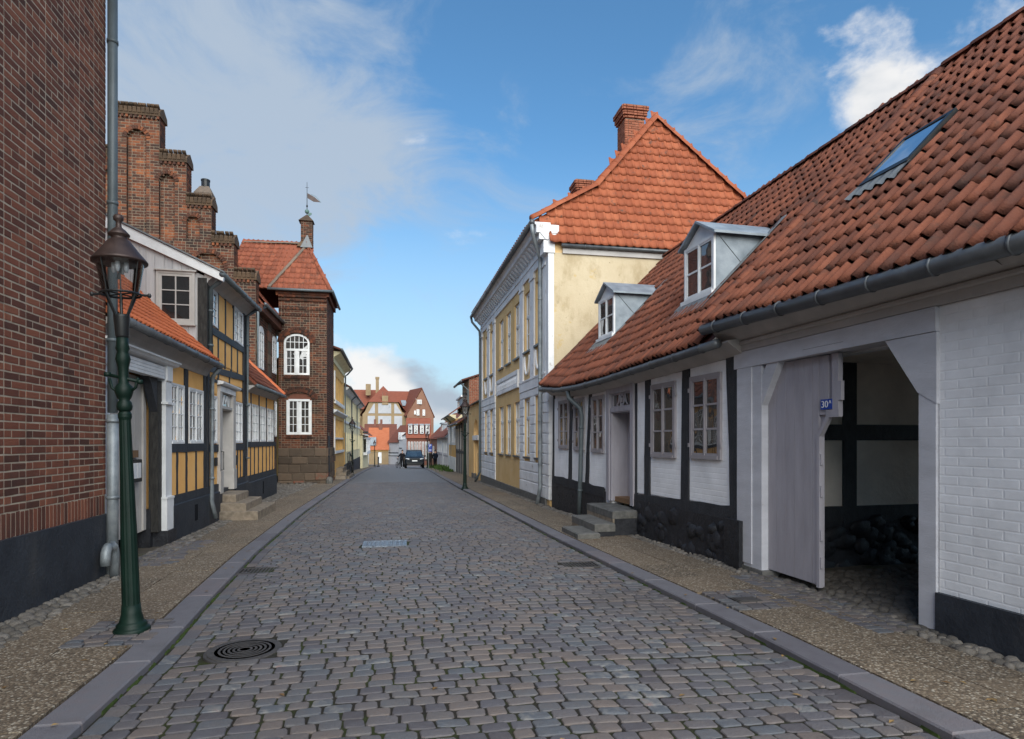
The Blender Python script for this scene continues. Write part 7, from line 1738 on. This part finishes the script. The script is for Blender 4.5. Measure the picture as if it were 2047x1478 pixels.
# ---- people
def skin_body(name, joints, edges, mat, parent, lv=2):
    me = bpy.data.meshes.new(name); me.from_pydata([j[0] for j in joints], edges, []); me.materials.append(mat)
    o = link(name, me, parent); m = o.modifiers.new('skin', 'SKIN'); me.skin_vertices[0].data[0].use_root = True if hasattr(me.skin_vertices[0].data[0], 'use_root') else True
    for k, j in enumerate(joints): me.skin_vertices[0].data[k].radius = j[1] if isinstance(j[1], tuple) else (j[1], j[1])
    s_ = o.modifiers.new('sub', 'SUBSURF'); s_.levels = lv; s_.render_levels = lv; return o
def ensure_skin(o): pass
def make_person(label, loc, rz, top, legs, la, ra, lf=((-.10, -.02, .06), (-.10, .0, .48)), rf_=((.10, .05, .06), (.10, .01, .48)), shoes='iron', hs=1.0):
    """la/ra: elbow and hand positions; local -Y is the way the person faces; one continuous skinned body, clothing as shells"""
    t = thing('person', label, 'person', loc, rz)
    J = [((0, 0, .92), (.13, .10)), ((0, 0, 1.15), (.13, .095)), ((0, .01, 1.38), (.15, .10)), ((0, 0, 1.50), .055), ((0, -.01, 1.57), .055), ((0, -.02, 1.66), (.078, .095)), ((0, -.02, 1.74), (.07, .085)),
         ((-.17, .01, 1.42), .06), (la[0], .045), (la[1], .034), (tuple(np.array(la[1])+np.array((0, -.03, -.09))), .028),
         ((.17, .01, 1.42), .06), (ra[0], .045), (ra[1], .034), (tuple(np.array(ra[1])+np.array((0, -.03, -.09))), .028),
         ((-.09, 0, .88), .085), (lf[1], .06), (lf[0], .045), (tuple(np.array(lf[0])+np.array((0, -.14, -.02))), .035),
         ((.09, 0, .88), .085), (rf_[1], .06), (rf_[0], .045), (tuple(np.array(rf_[0])+np.array((0, -.14, -.02))), .035)]
    Ed = [(0, 1), (1, 2), (2, 3), (3, 4), (4, 5), (5, 6), (2, 7), (7, 8), (8, 9), (9, 10), (2, 11), (11, 12), (12, 13), (13, 14), (0, 15), (15, 16), (16, 17), (17, 18), (0, 19), (19, 20), (20, 21), (21, 22)]
    skin_body('body', J, Ed, M['skin'], t)
    g = lambda r, k: tuple(x*k+.012 for x in r) if isinstance(r, tuple) else r*k+.012
    JJ = [(J[i][0], g(J[i][1], 1.15)) for i in (0, 1, 2)]+[((0, .0, 1.47), .075)]+[(J[i][0], g(J[i][1], 1.2)) for i in (7, 8, 9, 11, 12, 13)]+[((0, .0, .80), (.16, .12))]
    skin_body('jacket', JJ, [(0, 1), (1, 2), (2, 3), (2, 4), (4, 5), (5, 6), (2, 7), (7, 8), (8, 9), (0, 10)], M[top], t)
    JT = [((0, 0, .93), (.14, .11))]+[(J[i][0], g(J[i][1], 1.15)) for i in (15, 16, 17, 19, 20, 21)]
    skin_body('trousers', JT, [(0, 1), (1, 2), (2, 3), (0, 4), (4, 5), (5, 6)], M[legs], t)
    MB().lathe([(.05, 1.66), (.088, 1.70), (.094, 1.75), (.085, 1.80), (.05, 1.835), (.0, 1.84)], 12, (0, .005, 0)).build('hair', M['hair'], t, True)
    for k in (17, 21):
        x, y, z = J[k][0]; MB().lathe([(.05, -.06), (.055, -.03), (.045, .02), (.02, .035)], 10, (0, 0, 0), Matrix.Translation((x, y-.06, z)) @ Matrix.Diagonal((1, 2.3, 1, 1))).build('shoe', M[shoes], t, True)
    return t
zf = lambda v: gz(v)+.05
make_person('person in black jacket and white shoes standing with a bicycle left of the car', (1.10, 63.5, zroad(1.1, 63.5)), .15, 'cloth_black', 'cloth_black', ((-.36, -.10, 1.22), (-.52, -.34, 1.08)), ((.26, .02, 1.16), (.22, -.20, 1.0)), shoes='shoe')
make_person('person in a long dark olive coat under the parking sign, nearer the car', (3.72, 61.3, zf(61.3)), 2.8, 'cloth_dark', 'cloth_dark', ((-.22, .02, 1.15), (-.20, -.06, .92)), ((.22, .02, 1.15), (.20, -.05, .92)))
make_person('person in dark navy jacket and black trousers, right of the pair of walkers', (4.25, 61.8, zf(61.8)), -2.9, 'cloth_navy', 'cloth_black', ((-.24, .03, 1.16), (-.20, -.10, .98)), ((.24, .02, 1.15), (.20, -.04, .92)), lf=((-.10, -.14, .08), (-.10, -.07, .48)), rf_=((.10, .12, .10), (.10, .0, .48)))
# bicycle held by the first person
t = thing('bicycle', 'small dark bicycle held by the person in black', 'bicycle', (.72, 63.1, zroad(.72, 63.1)), .35)
for y in (-.45, .45):
    b = MB(); R_ = [(0, y+.29*math.cos(2*PI*k/20), .30+.29*math.sin(2*PI*k/20)) for k in range(21)]; b.tube(R_, .022, 6); w = b.build('wheel', M['rubber'], t, True)
    b = MB()
    for k in range(6): a = PI*k/6; b.tube([(0, y-.28*math.cos(a), .30-.28*math.sin(a)), (0, y+.28*math.cos(a), .30+.28*math.sin(a))], .004, 3)
    b.build('spokes', M['castiron'], w)
b = MB()
for p, q in (((0, -.45, .3), (0, -.33, .92)), ((0, -.36, .75), (0, .05, .32)), ((0, .05, .32), (0, .18, .85)), ((0, -.35, .8), (0, .17, .8)), ((0, .05, .32), (0, .45, .3)), ((0, .17, .75), (0, .45, .3))): b.tube([p, q], .018, 6)
b.build('frame', M['iron'], t)
MB().tube([(-.28, -.22, .98), (0, -.33, .96), (.28, -.22, .98)], .014, 6).build('handlebar', M['iron'], t); MB().hexa([(-.06, .08, .86), (.06, .08, .86), (.09, .30, .86), (-.09, .30, .86)], [(-.04, .06, .92), (.04, .06, .92), (.08, .30, .93), (-.08, .30, .93)]).build('saddle', M['rubber'], t)
MB().tube([(-.12, .05, .28), (.12, .05, .34)], .016, 6).build('crank', M['castiron'], t)
